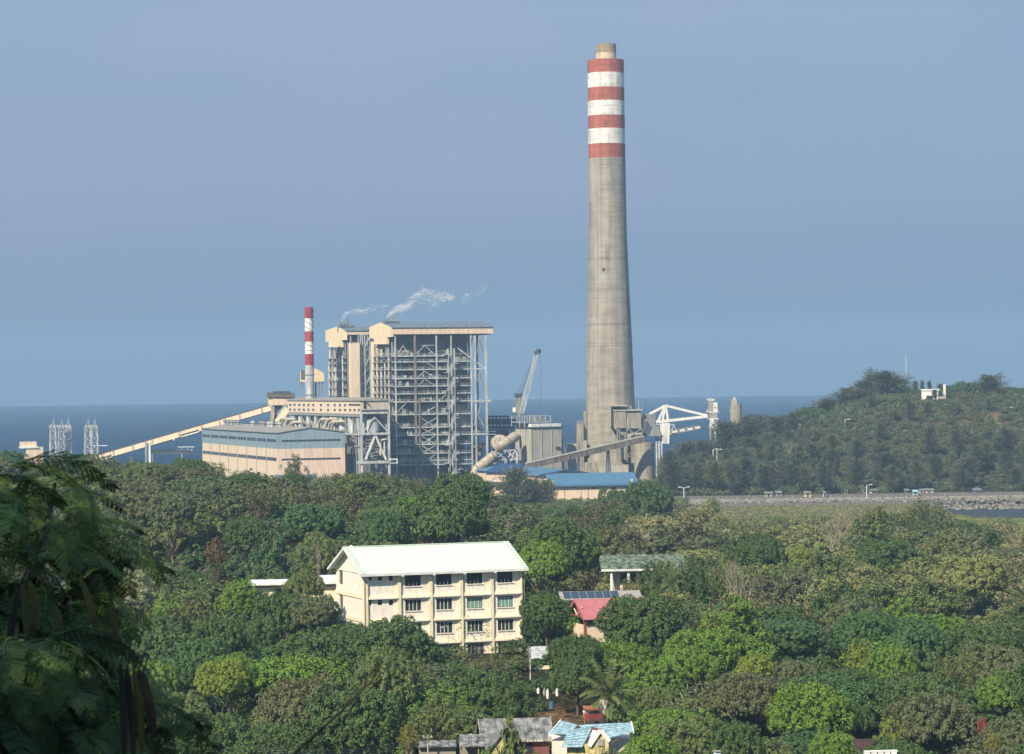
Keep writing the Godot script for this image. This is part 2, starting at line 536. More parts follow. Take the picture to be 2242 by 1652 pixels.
func make_casuarina(R: float, H: float, count: int) -> Dictionary:
	var g := Geo.new(); g.colored = true
	var tr := Geo.new()
	var lean := Vector3(rng.randf_range(-0.5, 0.5), H, rng.randf_range(-0.5, 0.5))
	limbs(tr, Vector3(0, -1.5, 0), lean, R * 0.07, R * 0.01, 0.03, 6, 6)
	for i in count:
		var f := rng.randf_range(0.26, 1.0)
		var t := i * 2.39996 + rng.randf_range(-0.4, 0.4)
		var reach := R * rng.randf_range(0.4, 1.05) * (1.0 - pow(absf(f - 0.58) / 0.5, 2.2))
		reach = maxf(reach, R * 0.1)
		var a := lean * f * 0.96
		var b := a + Vector3(cos(t) * reach, reach * rng.randf_range(0.25, 0.9), sin(t) * reach)
		limbs(tr, a, b, R * 0.014, R * 0.005, 0.1, 3, 3)
		var base := tone(0.8, 1.2, 0.07)
		for k in 26:
			var p := a.lerp(b, rng.randf_range(0.3, 1.1)) + rv() * R * 0.13
			var d := (Vector3.DOWN * rng.randf_range(-0.4, 0.7) + (b - a).normalized() * 0.9 + rv() * 0.5).normalized()
			var m := rng.randf_range(0.8, 1.2)
			g.leaf(p, d.cross(rv()).normalized(), d, rng.randf_range(0.7, 1.3), 0.17, Color(base.r * m, base.g * m, base.b * m))
	return measured(g, tr)

func make_bamboo(R: float, H: float) -> Dictionary:
	var g := Geo.new(); g.colored = true
	var tr := Geo.new()
	for i in 46:
		var t := i * 2.39996
		var f := sqrt((i + 0.5) / 46.0)
		var foot := Vector3(cos(t), 0, sin(t)) * f * R * 0.3
		var tip := Vector3(cos(t), 0, sin(t)) * f * R * rng.randf_range(0.7, 1.05) + UP * H * (1.02 - 0.35 * f) * rng.randf_range(0.85, 1.0)
		var pts := []
		var rad := []
		for k in 8:
			var s := k / 7.0
			var p := foot.lerp(tip, s)
			p.y = tip.y * (1.0 - pow(1.0 - s, 1.8))
			pts.append(p); rad.append(lerpf(0.06, 0.015, s))
		tr.tube(pts, rad, 4, false)
		var base := tone(0.8, 1.2, 0.14)
		for k in 90:
			var s := rng.randf_range(0.28, 1.0)
			var p: Vector3 = pts[mini(int(s * 7.0), 7)] + rv() * rng.randf_range(0.2, 0.9)
			var d := (Vector3.DOWN * 0.6 + rv()).normalized()
			var m := rng.randf_range(0.75, 1.25)
			g.leaf(p, (UP + rv() * 0.8).normalized(), d, 0.5, 0.11, Color(base.r * m, base.g * m, base.b * m))
	return measured(g, tr)

func frond_geo(g: Geo, a: Vector3, dir: Vector3, len: float, sag: float, leaf_len: float, pairs: int, base: Color) -> void:
	var pts := []
	var rad := []
	var n := 9
	var p := a
	var d := dir
	for i in n:
		pts.append(p); rad.append(lerpf(0.05, 0.012, float(i) / (n - 1)))
		p += d * len / (n - 1)
		d = (d + Vector3.DOWN * sag / n * (0.6 + i * 0.18)).normalized()
	g.col = base
	g.tube(pts, rad, 4, false)
	for k in pairs:
		var s := lerpf(0.12, 0.99, float(k) / pairs) * (n - 1)
		var i := mini(int(s), n - 2)
		var q: Vector3 = pts[i].lerp(pts[i + 1], s - i)
		var along: Vector3 = (pts[i + 1] - pts[i]).normalized()
		var side := along.cross(UP).normalized()
		var ll := leaf_len * (0.55 + 0.45 * sin(PI * clampf(float(k) / pairs * 0.9 + 0.12, 0, 1)))
		for sg in [-1.0, 1.0]:
			var ld: Vector3 = (side * sg * 0.85 + along * 0.55 + Vector3.DOWN * rng.randf_range(0.25, 0.75)).normalized()
			var m := rng.randf_range(0.8, 1.2)
			var nn := ld.cross(along).normalized()
			if nn.y < 0: nn = -nn
			g.leaf(q + ld * ll * 0.5, nn, ld, ll, 0.075, Color(base.r * m, base.g * m, base.b * m))

func measured(g: Geo, tr: Geo) -> Dictionary:
	var m := g.mesh()
	var b := m.get_aabb()
	return {"crown": m, "trunk": tr.mesh(), "R": (b.size.x + b.size.z) * 0.25 * 0.95, "H": b.end.y * 0.985}

func make_palm(H: float, len: float) -> Dictionary:
	var g := Geo.new(); g.colored = true
	var tr := Geo.new()
	limbs(tr, Vector3(0.5, -1.2, 0), Vector3(0, H, 0), 0.2, 0.13, 0.04, 8, 8)
	for i in 24:
		var t := i * 2.39996
		var el := lerpf(1.35, -0.5, i / 23.0)
		var d := Vector3(cos(t) * cos(el), sin(el), sin(t) * cos(el))
		var yellow := i > 17
		frond_geo(g, Vector3(0, H, 0), d, len * rng.randf_range(0.85, 1.08), 1.0, 0.85, 46, Color(3.1, 1.9, 1.3) if yellow else tone(0.85, 1.2))
	return {"crown": g.mesh(), "trunk": tr.mesh(), "R": len * 0.85, "H": H + len * 0.75}

func make_prototypes() -> void:
	proto.dome = []
	for i in 4:
		proto.dome.append(make_dome(6.0, rng.randf_range(8.5, 10.0), 12 + 3 * i, 400, 34, 0.40, 0.19, 0.14))
	proto.broad = []
	for i in 4:
		proto.broad.append(make_dome(7.0, 9.5, 30, 430, 34, 0.40, 0.2, 0.3, -0.12))
	proto.scrub = []
	for i in 6:
		proto.scrub.append(make_scrub(4.2, rng.randf_range(7.0, 9.0), 18, 17, 24, 0.34, 0.15))
	proto.bushy = []
	for i in 5:
		proto.bushy.append(make_scrub(4.4, rng.randf_range(6.0, 7.5), 26, 16, 30, 0.32, 0.16))
	proto.weeping = []
	for i in 2:
		proto.weeping.append(make_scrub(4.5, 10.0, 18, 26, 22, 0.36, 0.14, 3.0))
	proto.bare = []
	for i in 3:
		proto.bare.append(make_bare(9.0, 0))
	proto.twiggy = []
	for i in 3:
		proto.twiggy.append(make_bare(8.0, 6))
	proto.casuarina = []
	for i in 5:
		proto.casuarina.append(make_casuarina(4.6, rng.randf_range(12.0, 14.5), 120 + 14 * i))
	proto.bamboo = [make_bamboo(5.0, 9.0), make_bamboo(5.0, 8.0)]
	proto.palm = [make_palm(7.0, 4.2), make_palm(5.0, 3.6)]
	proto.banana = [make_scrub(2.2, 5.0, 9, 5, 14, 1.5, 0.4)]

const KIND := {
	"dome": ["round_tree", "dense round-crowned tree"], "broad": ["spreading_tree", "broad spreading tree"], "scrub": ["scrub_tree", "loose scrubby tree"], "bushy": ["bushy_tree", "low bushy tree"],
	"weeping": ["weeping_tree", "hanging-leaved tree"], "bare": ["bare_tree", "leafless tree"], "twiggy": ["twiggy_tree", "nearly leafless tree"],
	"casuarina": ["casuarina_tree", "feathery casuarina tree"], "bamboo": ["bamboo_clump", "feathery bamboo clump"], "palm": ["coconut_palm", "coconut palm"], "banana": ["banana_plant", "upright banana plant"],
}
const TONE := {
	"mango": "dark green", "bright": "bright green", "lime": "yellow-green", "olive": "olive", "brown": "brownish", "teal": "bluish green", "greygreen": "grey-green", "silver": "silvery",
	"straw": "straw-coloured", "rust": "rusty", "red": "red-leaved", "yellow": "bright yellow", "shade": "deep green", "hay": "pale olive", "fir": "dark grey-green",
}
const ORDER := ["first", "second", "third", "fourth", "fifth", "sixth", "seventh", "eighth", "ninth", "tenth", "eleventh", "twelfth"]

func zone(px: float, d: float) -> String:
	if d > 1180.0:
		if px > 1420.0:
			return "on the hilltop across the bay" if d > 1440.0 else ("on the hillside across the bay" if d > 1345.0 else "at the foot of the hill")
		return "before the power station"
	if d > 930.0: return "in the belt before the power station" if px < 1460.0 else "on the near shore of the bay"
	if d > 445.0:
		if px < 440.0: return "on the slope under the conveyor"
		if px < 760.0: return "on the slope under the turbine hall"
		if px < 1200.0: return "on the slope behind the school"
		if px < 1520.0: return "around the green-roofed building"
		if px < 1850.0: return "in the scrub before the bay"
		return "in the dry scrub by the water"
	if px < 480.0: return "beyond the foreground flame tree"
	if px < 760.0: return "below the school's gable end"
	if px < 1010.0: return "in front of the school"
	if px < 1210.0: return "beside the grey-roofed house"
	if px < 1450.0: return "beside the blue-roofed house"
	if px < 1800.0: return "past the blue-roofed house"
	return "at the wood's near corner"

func tree(kind: String, tint: String, x: float, z: float, top: float, wide: float, bark := "") -> Node3D:
	var gy := ground(x, -z)
	var list: Array = proto[kind]
	var p: Dictionary = list[rng.randi() % list.size()]
	var ht := clampf(top - gy, 2.5, 30.0)
	var o := Node3D.new()
	o.name = numbered(KIND[kind][0])
	add_child(o)
	var s: float = wide / (2.0 * p.R)
	var sy: float = ht / p.H
	o.position = Vector3(x, gy - 0.15 * sy, z)
	var b := Basis(UP, rng.randf() * TAU)
	if bark == "" and kind in ["scrub", "bushy", "twiggy"] and rng.randf() < 0.35: bark = "bark_pale"
	if bark == "": bark = "bark_pale" if kind == "bare" else ("twig" if kind == "twiggy" else "bark")
	# the scale is on the parts, round the tree's own upright axis
	var cs := sy
	if kind in ["dome", "broad", "bushy", "scrub", "weeping", "bamboo"]:
		cs = clampf(sy, s * 0.72, s * 1.3)
	if kind == "casuarina": cs = clampf(sy, s * 0.85, s * 2.2)
	for part in ["trunk", "crown"]:
		if p[part] == null: continue
		var m := put(part, p[part], M[bark] if part == "trunk" else tints[tint], o)
		var ky := sy if part == "trunk" else cs
		m.transform = Transform3D(b * Basis.from_scale(Vector3(s, ky, s)), Vector3(0, ht - p.H * cs if part == "crown" else 0.0, 0))
	var at := seen_at(o.position)
	var desc: String = KIND[kind][1] if kind in ["bare", "palm", "banana"] else TONE[tint] + " " + KIND[kind][1]
	tree_log.append({"o": o, "desc": desc, "zone": zone(at.x, -z), "px": at.x, "kind": kind})
	return o

func tree_at(kind: String, tint: String, px: float, py: float, wpx: float, d: float, bark := "") -> void:
	var p := P(px, py, d)
	tree(kind, tint, p.x, p.z, p.y, wpx * d / F, bark)

func label_trees() -> void:
	var by := {}
	for t in tree_log:
		var k: String = t.desc + "|" + t.zone
		if not by.has(k): by[k] = []
		by[k].append(t)
	for k in by:
		var a: Array = by[k]
		a.sort_custom(func(p, q): return p.px < q.px)
		for i in a.size():
			var t: Dictionary = a[i]
			var nth: String = ORDER[i] if i < 12 else "%dth" % (i + 1)
			if i >= 20 and i % 10 < 3: nth = "%d%s" % [i + 1, ["st", "nd", "rd"][i % 10]]
			var label: String = t.desc + " " + t.zone
			if a.size() > 1:
				label += ", " + nth + " from the left"
			tag(t.o, label, "bamboo" if t.kind == "bamboo" else ("palm" if t.kind == "palm" else ("plant" if t.kind == "banana" else "tree")), t.desc.split(" ")[-1] + "s " + t.zone if a.size() > 1 else "")

# ---------- the power station ----------
func chimney() -> void:
	var d := 1480.0
	var at := P(1338.5, 1050, d)
	at.y = 3.5
	var t := thing("chimney", "towering concrete chimney with red and white bands on top", "chimney", at)
	var hy := func(py: float) -> float: return P(1334, py, d).y - at.y
	var k := d / F
	var prof := [[1050, 13.6 / k], [1015, 13.45 / k], [930, 12.75 / k], [900, 12.5 / k], [850, 12.25 / k], [790, 11.9 / k], [700, 11.15 / k], [620, 10.5 / k], [540, 9.85 / k], [480, 9.62 / k], [420, 9.5 / k], [347, 9.42 / k]]
	var pr := []
	for q in prof:
		pr.append([q[1] * k, hy.call(q[0])])
	var g := Geo.new(); g.mapped = true
	g.lathe(pr, 72)
	put("shaft", g, M.chimney_concrete, t)
	var ys := [347.0, 316.0, 283.0, 254.0, 222.0, 193.0, 161.0, 132.0]
	for i in 7:
		var b := Geo.new(); b.mapped = true
		var r0 := 9.43 - i * 0.02
		b.lathe([[r0, hy.call(ys[i])], [r0 - 0.02, hy.call(ys[i + 1])]], 72)
		for j in b.u.size(): b.u[j].y = b.u[j].y * 0.12 + 0.11 * i
		var band := put("band", b, M.chimney_red if i % 2 == 0 else M.chimney_white, t)
		band.set_meta("label", "red painted band" if i % 2 == 0 else "white painted band")
	# the two flues that stick out of the top
	for f in [[1329.5, 19.5, 97.0, 0.6], [1314.5, 9.5, 99.5, -3.0]]:
		var fx: float = P(f[0], 120, d).x - at.x
		var fr: float = f[1] * k
		var g2 := Geo.new(); g2.mapped = true
		g2.lathe([[fr, hy.call(132.0)], [fr, hy.call(116.0)]], 32, Vector3(fx, 0, f[3]), false)
		var fl := put("flue", g2, M.flue_cream, t)
		var g3 := Geo.new(); g3.mapped = true
		g3.lathe([[fr * 0.98, hy.call(116.0)], [fr * 1.02, hy.call(f[2] + 1.0)], [fr * 0.98, hy.call(f[2])]], 32, Vector3(fx, 0, f[3]))
		put("flue_tip", g3, M.flue_tan, fl)
	var o := Geo.new()   # inspection doors and lamps round the shaft
	var face := atan2(-at.x, -at.z) * 0.0
	var po: Vector3 = Vector3(sin(face - 0.28), 0, cos(face - 0.28)) * 10.45
	o.box(po + Vector3(0, hy.call(591.0), 0), Vector3(1.1, 1.2, 0.8))
	put("inspection_door", o, M.steel_dark, t)
	var lad := Geo.new()
	for e in [[347.0, 480.0, 9.5, 9.7], [480.0, 620.0, 9.7, 10.6], [620.0, 790.0, 10.6, 12.0], [790.0, 930.0, 12.0, 12.8]]:
		var dir := Vector3(sin(-0.6), 0, cos(-0.6))
		lad.bar(dir * (e[2] + 0.15) + UP * hy.call(e[0]), dir * (e[3] + 0.15) + UP * hy.call(e[1]), 0.3)
	put("cable_run", lad, M.concrete_grey, t)

func boiler(front: bool) -> void:
	var base := P(853, 1050, 1440)
	base.y = 4.0
	var t := thing("boiler_house", "nearer boiler house, open steel frame under a long pale roof" if front else "farther boiler house with a cream gabled penthouse and steel frame", "boiler house", base, PLANT, "boiler houses")
	var xf := Transform3D(Basis(UP, PLANT), base)
	var sx := -0.4
	var z0 := 0.0
	if not front:
		# the same side plane, farther back
		z0 = hit(xf, 755.4, 740, 0, sx).z
	# penthouse gable: outline traced on the end plane
	var gp := [[663, 410], [663, 320], [750, 285], [838, 325], [838, 400], [805, 405], [803, 460], [700, 462], [700, 415]] if front else [[305, 440], [305, 350], [395, 318], [460, 350], [465, 425], [435, 430], [435, 485], [330, 485], [330, 440]]
	var pts := []
	for q in gp:
		var v := c1(q[0], q[1])
		pts.append(hit(xf, v.x, v.y, 0, sx))
	var g := Geo.new()
	g.prism(pts, Vector3(1.2, 0, 0))
	put("gable_wall", g, M.cream_yellow, t)
	var zf: float = pts[3].z     # front edge of the roof
	var zb: float = pts[1].z
	var ridge: Vector3 = pts[2]
	var L := 0.0
	var fy0: float = hit(xf, c1(838, 380).x, c1(838, 380).y, 2, zf).y
	var fy1: float = pts[3].y
	if front:
		L = hit(xf, c1(1669, 320).x, c1(1669, 320).y, 2, zf).x
	else:
		L = 56.0
	# fascia panels along the front edge
	var panels := 4
	for i in panels:
		var a := lerpf(sx + 1.2, L, float(i) / panels)
		var b := lerpf(sx + 1.2, L, float(i + 1) / panels) - 0.06
		span("fascia_panel", Vector3(a, fy0, zf - 0.6), Vector3(b, fy1 - 0.25, zf), M.peach, t)
	span("fascia_panel", Vector3(L - 0.6, fy0, zb), Vector3(L, fy1 - 0.25, zf - 0.6), M.peach, t)
	span("fascia_panel", Vector3(sx + 1.2, fy0, zb), Vector3(L - 0.6, fy1 - 0.25, zb + 0.6), M.peach, t)
	thick_roof("roof", [Vector3(sx + 0.3, fy1 + 0.05, zf + 0.5), Vector3(L + 0.4, fy1 + 0.05, zf + 0.5), Vector3(L + 0.4, ridge.y + 0.2, ridge.z), Vector3(sx + 0.3, ridge.y + 0.2, ridge.z)], 0.35, M.roof_slate, t)
	thick_roof("roof", [Vector3(sx + 0.3, ridge.y + 0.2, ridge.z), Vector3(L + 0.4, ridge.y + 0.2, ridge.z), Vector3(L + 0.4, fy1 + 0.05, zb - 0.5), Vector3(sx + 0.3, fy1 + 0.05, zb - 0.5)], 0.35, M.roof_slate, t)
	span("soffit", Vector3(sx + 1.3, fy0 - 0.5, zb + 0.7), Vector3(L - 0.7, fy0 - 0.2, zf - 0.7), M.casing, t)
	# vents and pipes on the roof by the gable
	var vents := [[776, 225, 295], [785, 230, 295], [805, 255, 300], [822, 250, 300], [835, 250, 300], [848, 238, 300], [862, 236, 305], [873, 240, 305], [893, 268, 308], [907, 270, 310]] if front else [[405, 275, 330], [430, 268, 335], [445, 258, 335], [460, 262, 335], [478, 250, 338], [492, 250, 340], [520, 305, 345], [531, 308, 345]]
	for q in vents:
		var lo := hit(xf, c1(q[0], q[2]).x, c1(q[0], q[2]).y, 2, ridge.z + 4.0)
		var hi := hit(xf, c1(q[0], q[1]).x, c1(q[0], q[1]).y, 2, ridge.z + 4.0)
		tube("vent_pipe", [lo - UP * 2.0, hi], 0.28, M.steel if rng.randf() < 0.7 else M.steel_rust, t, 6)
	var vb := hit(xf, c1(840 if front else 465, 272 if front else 295).x, c1(840, 272 if front else 295).y, 2, ridge.z + 4.0)
	box("vent_frame", vb, Vector3(6.5, 0.25, 3.0), M.steel, t)
	box("vent_frame", vb - UP * 1.3, Vector3(6.5, 0.25, 3.0), M.steel, t)

	# front frame
	var top := fy0 - 0.3
	var px_x := func(cx: float, z: float) -> float: return hit(xf, c1(cx, 700).x, c1(cx, 700).y, 2, z).x
	var zc := zf - 1.0
	var cols := [875.0, 1035.0, 1210.0, 1330.0, 1490.0, 1525.0, 1612.0]
	var levels := []
	for cy in [555, 602, 665, 737, 800, 861, 926, 1030, 1136, 1198, 1275, 1348, 1405, 1440]:
		levels.append(hit(xf, c1(1100, cy).x, c1(1100, cy).y, 2, zf - 1.0).y)
	var X := []
	if front:
		for c in cols: X.append(px_x.call(c, zc))
	else:
		X = [3.0, 15.0, 27.0, 36.0, 45.0, 50.0, 54.0]
	var zs := [zc, lerpf(zc, zb, 0.36), lerpf(zc, zb, 0.7), zb + 1.0]
	for i in X.size():
		var wide := 0.75
		for j in zs.size():
			if not front and j == 0 and i > 2: continue
			var m: Material = M.steel_pale
			if i == 1 and j == 0:
				m = M.steel_rust; wide = 1.0
			else:
				wide = 0.9 if i == 6 else 0.65
			span("column", Vector3(X[i] - wide / 2, 0, zs[j] - wide / 2), Vector3(X[i] + wide / 2, top, zs[j] + wide / 2), m if j < 2 else M.steel, t)
	if not front:
		# only the frame behind the towers shows
		for y in levels.slice(0, 8):
			span("floor_beam", Vector3(X[0], y - 0.25, zc - 0.2), Vector3(X[6], y + 0.25, zc + 0.2), M.steel, t)
		span("furnace_casing", Vector3(X[0] + 2, 6, zb + 3), Vector3(X[4], top - 0.5, zc - 4), M.casing, t)
	else:
		span("furnace_casing", Vector3(X[0] + 1.5, 22, zb + 4), Vector3(px_x.call(1455, zc - 9.0), top - 0.6, zc - 9.0), M.casing, t)
		span("lower_casing", Vector3(X[0] - 1.5, 1, zb + 4), Vector3(X[4] - 1.0, 21.5, zc - 11.0), M.casing, t)
		# pale gas ducts low down
		var dk := func(a: float, b: float, y0: float, y1: float, z: float, deep: float, m: Material) -> void:
			var p := hit(xf, c1(a, y1).x, c1(a, y1).y, 2, z)
			var q := hit(xf, c1(b, y0).x, c1(b, y0).y, 2, z)
			span("gas_duct", Vector3(p.x, p.y, z - deep), Vector3(q.x, q.y, z), m, t)
		dk.call(1075, 1300, 965, 1022, zc - 5.0, 3.0, M.duct_grey)
		dk.call(1085, 1195, 1050, 1135, zc - 6.0, 2.5, M.casing_grey)
		dk.call(1362, 1475, 1005, 1190, zc - 4.0, 5.0, M.duct_grey)
		dk.call(1360, 1450, 560, 650, zc - 6.0, 2.0, M.duct_grey)
		dk.call(1380, 1480, 700, 880, zc - 7.5, 1.0, M.casing_grey)
		dk.call(1210, 1290, 1060, 1120, zc - 6.0, 2.0, M.casing_grey)
		dk.call(1510, 1610, 1262, 1300, zc - 4.0, 3.0, M.duct_grey)
		dk.call(1470, 1585, 1300, 1400, zc - 6.0, 3.0, M.casing_grey)
		dk.call(990, 1030, 1105, 1200, zc - 5.0, 2.0, M.pipe_beige)
		var ell := Geo.new()
		var ec := hit(xf, c1(1395, 1010).x, c1(1395, 1010).y, 2, zc - 4.5)
		var er := absf(hit(xf, c1(1475, 1010).x, c1(1475, 1010).y, 2, zc - 4.5).x - ec.x)
		var poly := []
		for i in 13:
			poly.append(ec + Vector3(cos(PI * i / 12.0) * er, sin(PI * i / 12.0) * er * 0.75, 0))
		ell.prism(poly, Vector3(0, 0, -4))
		put("gas_duct", ell, M.duct_grey, t)
		var ell2 := Geo.new()
		var e2 := hit(xf, c1(1190, 1010).x, c1(1190, 1010).y, 2, zc - 4.8)
		poly = []
		for i in 13:
			poly.append(e2 + Vector3(cos(PI * i / 12.0) * 8.0, sin(PI * i / 12.0) * 4.2, 0))
		ell2.prism(poly, Vector3(0, 0, -3))
		put("gas_duct", ell2, M.duct_grey, t)
		var hop := Geo.new()   # dark sloping hopper at the right end
		var h0 := hit(xf, c1(1480, 1050).x, c1(1480, 1050).y, 2, zc - 6.0)
		var h1 := hit(xf, c1(1600, 1200).x, c1(1600, 1200).y, 2, zc - 6.0)
		hop.prism([h0, Vector3(h0.x, h1.y, h0.z), h1, Vector3(h1.x, h1.y + 1.0, h1.z)], Vector3(0, 0, -8))
		put("hopper", hop, M.casing, t)
		# floors: a slab, its edge beam, a rail and the gear that stands on it
		var mats := [M.steel, M.steel_pale, M.duct_grey, M.casing_grey, M.pipe_cream, M.steel]
		for li in levels.size():
			var y: float = levels[li]
			var xe: float = X[4] if li > 0 else X[3]
			if li in [2, 6, 9]: xe = X[6] + (2.0 if li == 6 else 0.0)
			span("floor_slab", Vector3(X[0] - 1.0, y - 0.35, zc - 9.0), Vector3(minf(xe, X[4]), y - 0.1, zc - 0.4), M.steel, t)
			span("floor_beam", Vector3(X[0] - 1.5, y - 0.35, zc - 0.3), Vector3(xe, y + 0.22, zc + 0.35), M.steel_pale, t)
			var rail := Geo.new()
			rail.bar(Vector3(X[0], y + 1.2, zc + 0.2), Vector3(X[4], y + 1.2, zc + 0.2), 0.09)
			rail.bar(Vector3(X[0], y + 0.7, zc + 0.2), Vector3(X[4], y + 0.7, zc + 0.2), 0.07)
			var xx: float = X[0]
			while xx < X[4]:
				rail.bar(Vector3(xx, y, zc + 0.2), Vector3(xx, y + 1.2, zc + 0.2), 0.08)
				xx += 2.4
			put("handrail", rail, M.steel_pale, t)
			var room: float = 3.2 if li == 0 else levels[li - 1] - y - 0.5
			for k in 28:
				var ex := rng.randf_range(X[0] + 0.5, X[3] - 1.0)
				var ez := zc - rng.randf_range(1.0, 5.0)
				var eh := rng.randf_range(0.5, maxf(0.7, minf(room, 3.4)))
				if rng.randf() < 0.45:
					box("equipment_box", Vector3(ex, y + eh / 2 - 0.1, ez), Vector3(rng.randf_range(0.5, 2.4), eh, rng.randf_range(0.6, 1.6)), mats[rng.randi() % 6], t)
				elif rng.randf() < 0.6:
					var r := rng.randf_range(0.25, 0.6)
					tube("vessel", [Vector3(ex, y, ez), Vector3(ex, y + eh, ez)], r, mats[rng.randi() % 6], t, 8)
				else:
					var yy := y + rng.randf_range(0.8, maxf(1.0, room))
					tube("pipe", [Vector3(ex - rng.randf_range(1.5, 5.0), yy, ez), Vector3(ex, yy, ez), Vector3(ex + 0.5, yy - 0.3, ez), Vector3(ex + 0.6, y, ez)], rng.randf_range(0.14, 0.3), mats[rng.randi() % 6], t, 6)
		# braces on the front
		var br := [[1040, 545, 1112, 470], [1112, 470, 1195, 545], [1050, 735, 1110, 680], [1110, 680, 1200, 735], [1062, 800, 1110, 745], [1110, 745, 1205, 800], [1205, 655, 1120, 605],
			[1080, 1135, 1205, 1060], [1080, 1060, 1205, 1135], [1080, 1195, 1200, 1140], [1080, 1140, 1200, 1195], [1080, 1275, 1200, 1205], [1080, 1205, 1200, 1275], [1085, 1345, 1200, 1285], [1085, 1285, 1200, 1345], [1085, 1440, 1200, 1355], [1085, 1355, 1200, 1440],
			[1090, 1030, 1195, 970], [1220, 926, 1290, 866], [880, 1020, 960, 940], [900, 530, 935, 470], [935, 470, 970, 530], [1085, 470, 1195, 468]]
		for q in br:
			beam("brace", hit(xf, c1(q[0], q[1]).x, c1(q[0], q[1]).y, 2, zc - 0.1), hit(xf, c1(q[2], q[3]).x, c1(q[2], q[3]).y, 2, zc - 0.1), 0.32, M.steel_pale, t)
		for q in [[1380, 492, 1600, 655], [1530, 560, 1558, 405], [1556, 405, 1600, 575], [1520, 820, 1560, 690], [1560, 690, 1600, 840], [1530, 1020, 1600, 1140], [1510, 1130, 1570, 960]]:
			beam("brace", hit(xf, c1(q[0], q[1]).x, c1(q[0], q[1]).y, 2, zc - 0.4), hit(xf, c1(q[2], q[3]).x, c1(q[2], q[3]).y, 2, zc - 0.4), 0.6, M.steel if q[0] != 1380 else M.steel_pale, t)
		for q in [[1460, 400, 1490, 640], [1500, 400, 1470, 640]]:
			beam("brace", hit(xf, c1(q[0], q[1]).x, c1(q[0], q[1]).y, 2, zs[1]), hit(xf, c1(q[2], q[3]).x, c1(q[2], q[3]).y, 2, zs[1]), 0.5, M.steel, t)
		# second rusty riser beside the brown column
		span("riser_pipe", Vector3(px_x.call(1058, zc), 0, zc + 0.5), Vector3(px_x.call(1068, zc), levels[6] + 2.0, zc + 0.9), M.steel_rust, t)
		# stair tower
		var sa: float = px_x.call(1303, zc + 2.0)
		var sb: float = px_x.call(1352, zc + 2.0)
		var yt: float = hit(xf, c1(1300, 495).x, c1(1300, 495).y, 2, zc + 2.0).y
		for x in [sa, sb]:
			for z in [zc + 0.9, zc + 3.2]:
				span("stair_post", Vector3(x - 0.16, 0, z - 0.16), Vector3(x + 0.16, yt, z + 0.16), M.steel_pale, t)
		var y := 2.0
		var k := 0
		while y < yt - 4.6:
			var xa := sa if k % 2 == 0 else sb
			var xb := sb if k % 2 == 0 else sa
			var zz := zc + (2.7 if k % 2 == 0 else 1.4)
			beam("stair_flight", Vector3(xa, y, zz), Vector3(xb, y + 4.5, zz), 1.0, M.steel_pale, t, 0.3)
			beam("stair_rail", Vector3(xa, y + 1.2, zz + 0.5), Vector3(xb, y + 5.7, zz + 0.5), 0.14, M.steel_pale, t)
			box("stair_landing", Vector3(xb + (0.8 if k % 2 == 0 else -0.8), y + 4.5, zc + 2.0), Vector3(2.4, 0.22, 2.8), M.steel_pale, t)
			box("stair_rail", Vector3(xb + (0.8 if k % 2 == 0 else -0.8), y + 5.6, zc + 3.3), Vector3(2.4, 0.14, 0.1), M.steel_pale, t)
			y += 4.5; k += 1
		# outrigger platforms at the right end
		for cy in [926, 1192]:
			var yy: float = hit(xf, c1(1600, cy).x, c1(1600, cy).y, 2, zc).y
			span("platform", Vector3(X[4], yy - 0.3, zc - 3.0), Vector3(px_x.call(1650 if cy < 1000 else 1685, zc), yy, zc + 0.6), M.steel_pale, t)
			span("platform_rail", Vector3(X[4], yy + 1.1, zc + 0.5), Vector3(px_x.call(1650 if cy < 1000 else 1685, zc), yy + 1.25, zc + 0.62), M.steel_pale, t)
		# low clutter round the foot
		for i in 40:
			var ex := rng.randf_range(X[3], X[6] + 4.0)
			var eh := rng.randf_range(2.0, 12.0)
			if i % 3 == 0:
				tube("pipe", [Vector3(ex, 0, zc - 2), Vector3(ex, eh, zc - 2), Vector3(ex + 2.5, eh + 0.4, zc - 2)], rng.randf_range(0.2, 0.45), mats[rng.randi() % 6], t, 6)
			else:
				box("equipment_box", Vector3(ex, rng.randf_range(1, 12), zc - rng.randf_range(1, 5)), Vector3(rng.randf_range(1, 4), rng.randf_range(0.4, 2.2), 2), mats[rng.randi() % 6], t)
	# left end face: columns, walkways and tall bent pipes
	var ex0 := 705.0 if front else 345.0
	var ex1 := 815.0 if front else 495.0
	var ya: float = hit(xf, c1(ex0, 470).x, c1(ex0, 470).y, 0, 1.0).y
	for cx in ([708, 735, 765, 800, 820, 850] if front else [345, 365, 385, 430, 452, 470, 490]):
		var q := hit(xf, c1(cx, 700).x, c1(cx, 700).y, 0, 1.2)
		var pipe := int(cx) % 3 == 0
		if pipe or cx == 385:
			tube("bent_pipe", [Vector3(1.2, 2, q.z), Vector3(1.2, ya - 2.5, q.z), Vector3(1.6, ya - 0.9, q.z - 0.6), Vector3(3.0, ya, q.z - 1.2), Vector3(6.0, ya, q.z - 1.2)], 0.62, M.pipe_cream, t, 8)
		else:
			span("column", Vector3(0.8, 0, q.z - 0.35), Vector3(1.5, ya + 1.0, q.z + 0.35), M.steel, t)
	for i in 5:
		var zz := lerpf(zf - 2.0, zb + 3.0, (i + 0.5) / 5.0)
		tube("riser_pipe", [Vector3(-0.2, 2, zz), Vector3(-0.2, ya - 6.0 - 3.0 * (i % 3), zz), Vector3(1.0, ya - 5.0 - 3.0 * (i % 3), zz - 1.0), Vector3(3.0, ya - 5.0 - 3.0 * (i % 3), zz - 1.0)], 0.5, M.pipe_cream if i % 2 else M.steel_pale, t, 8)
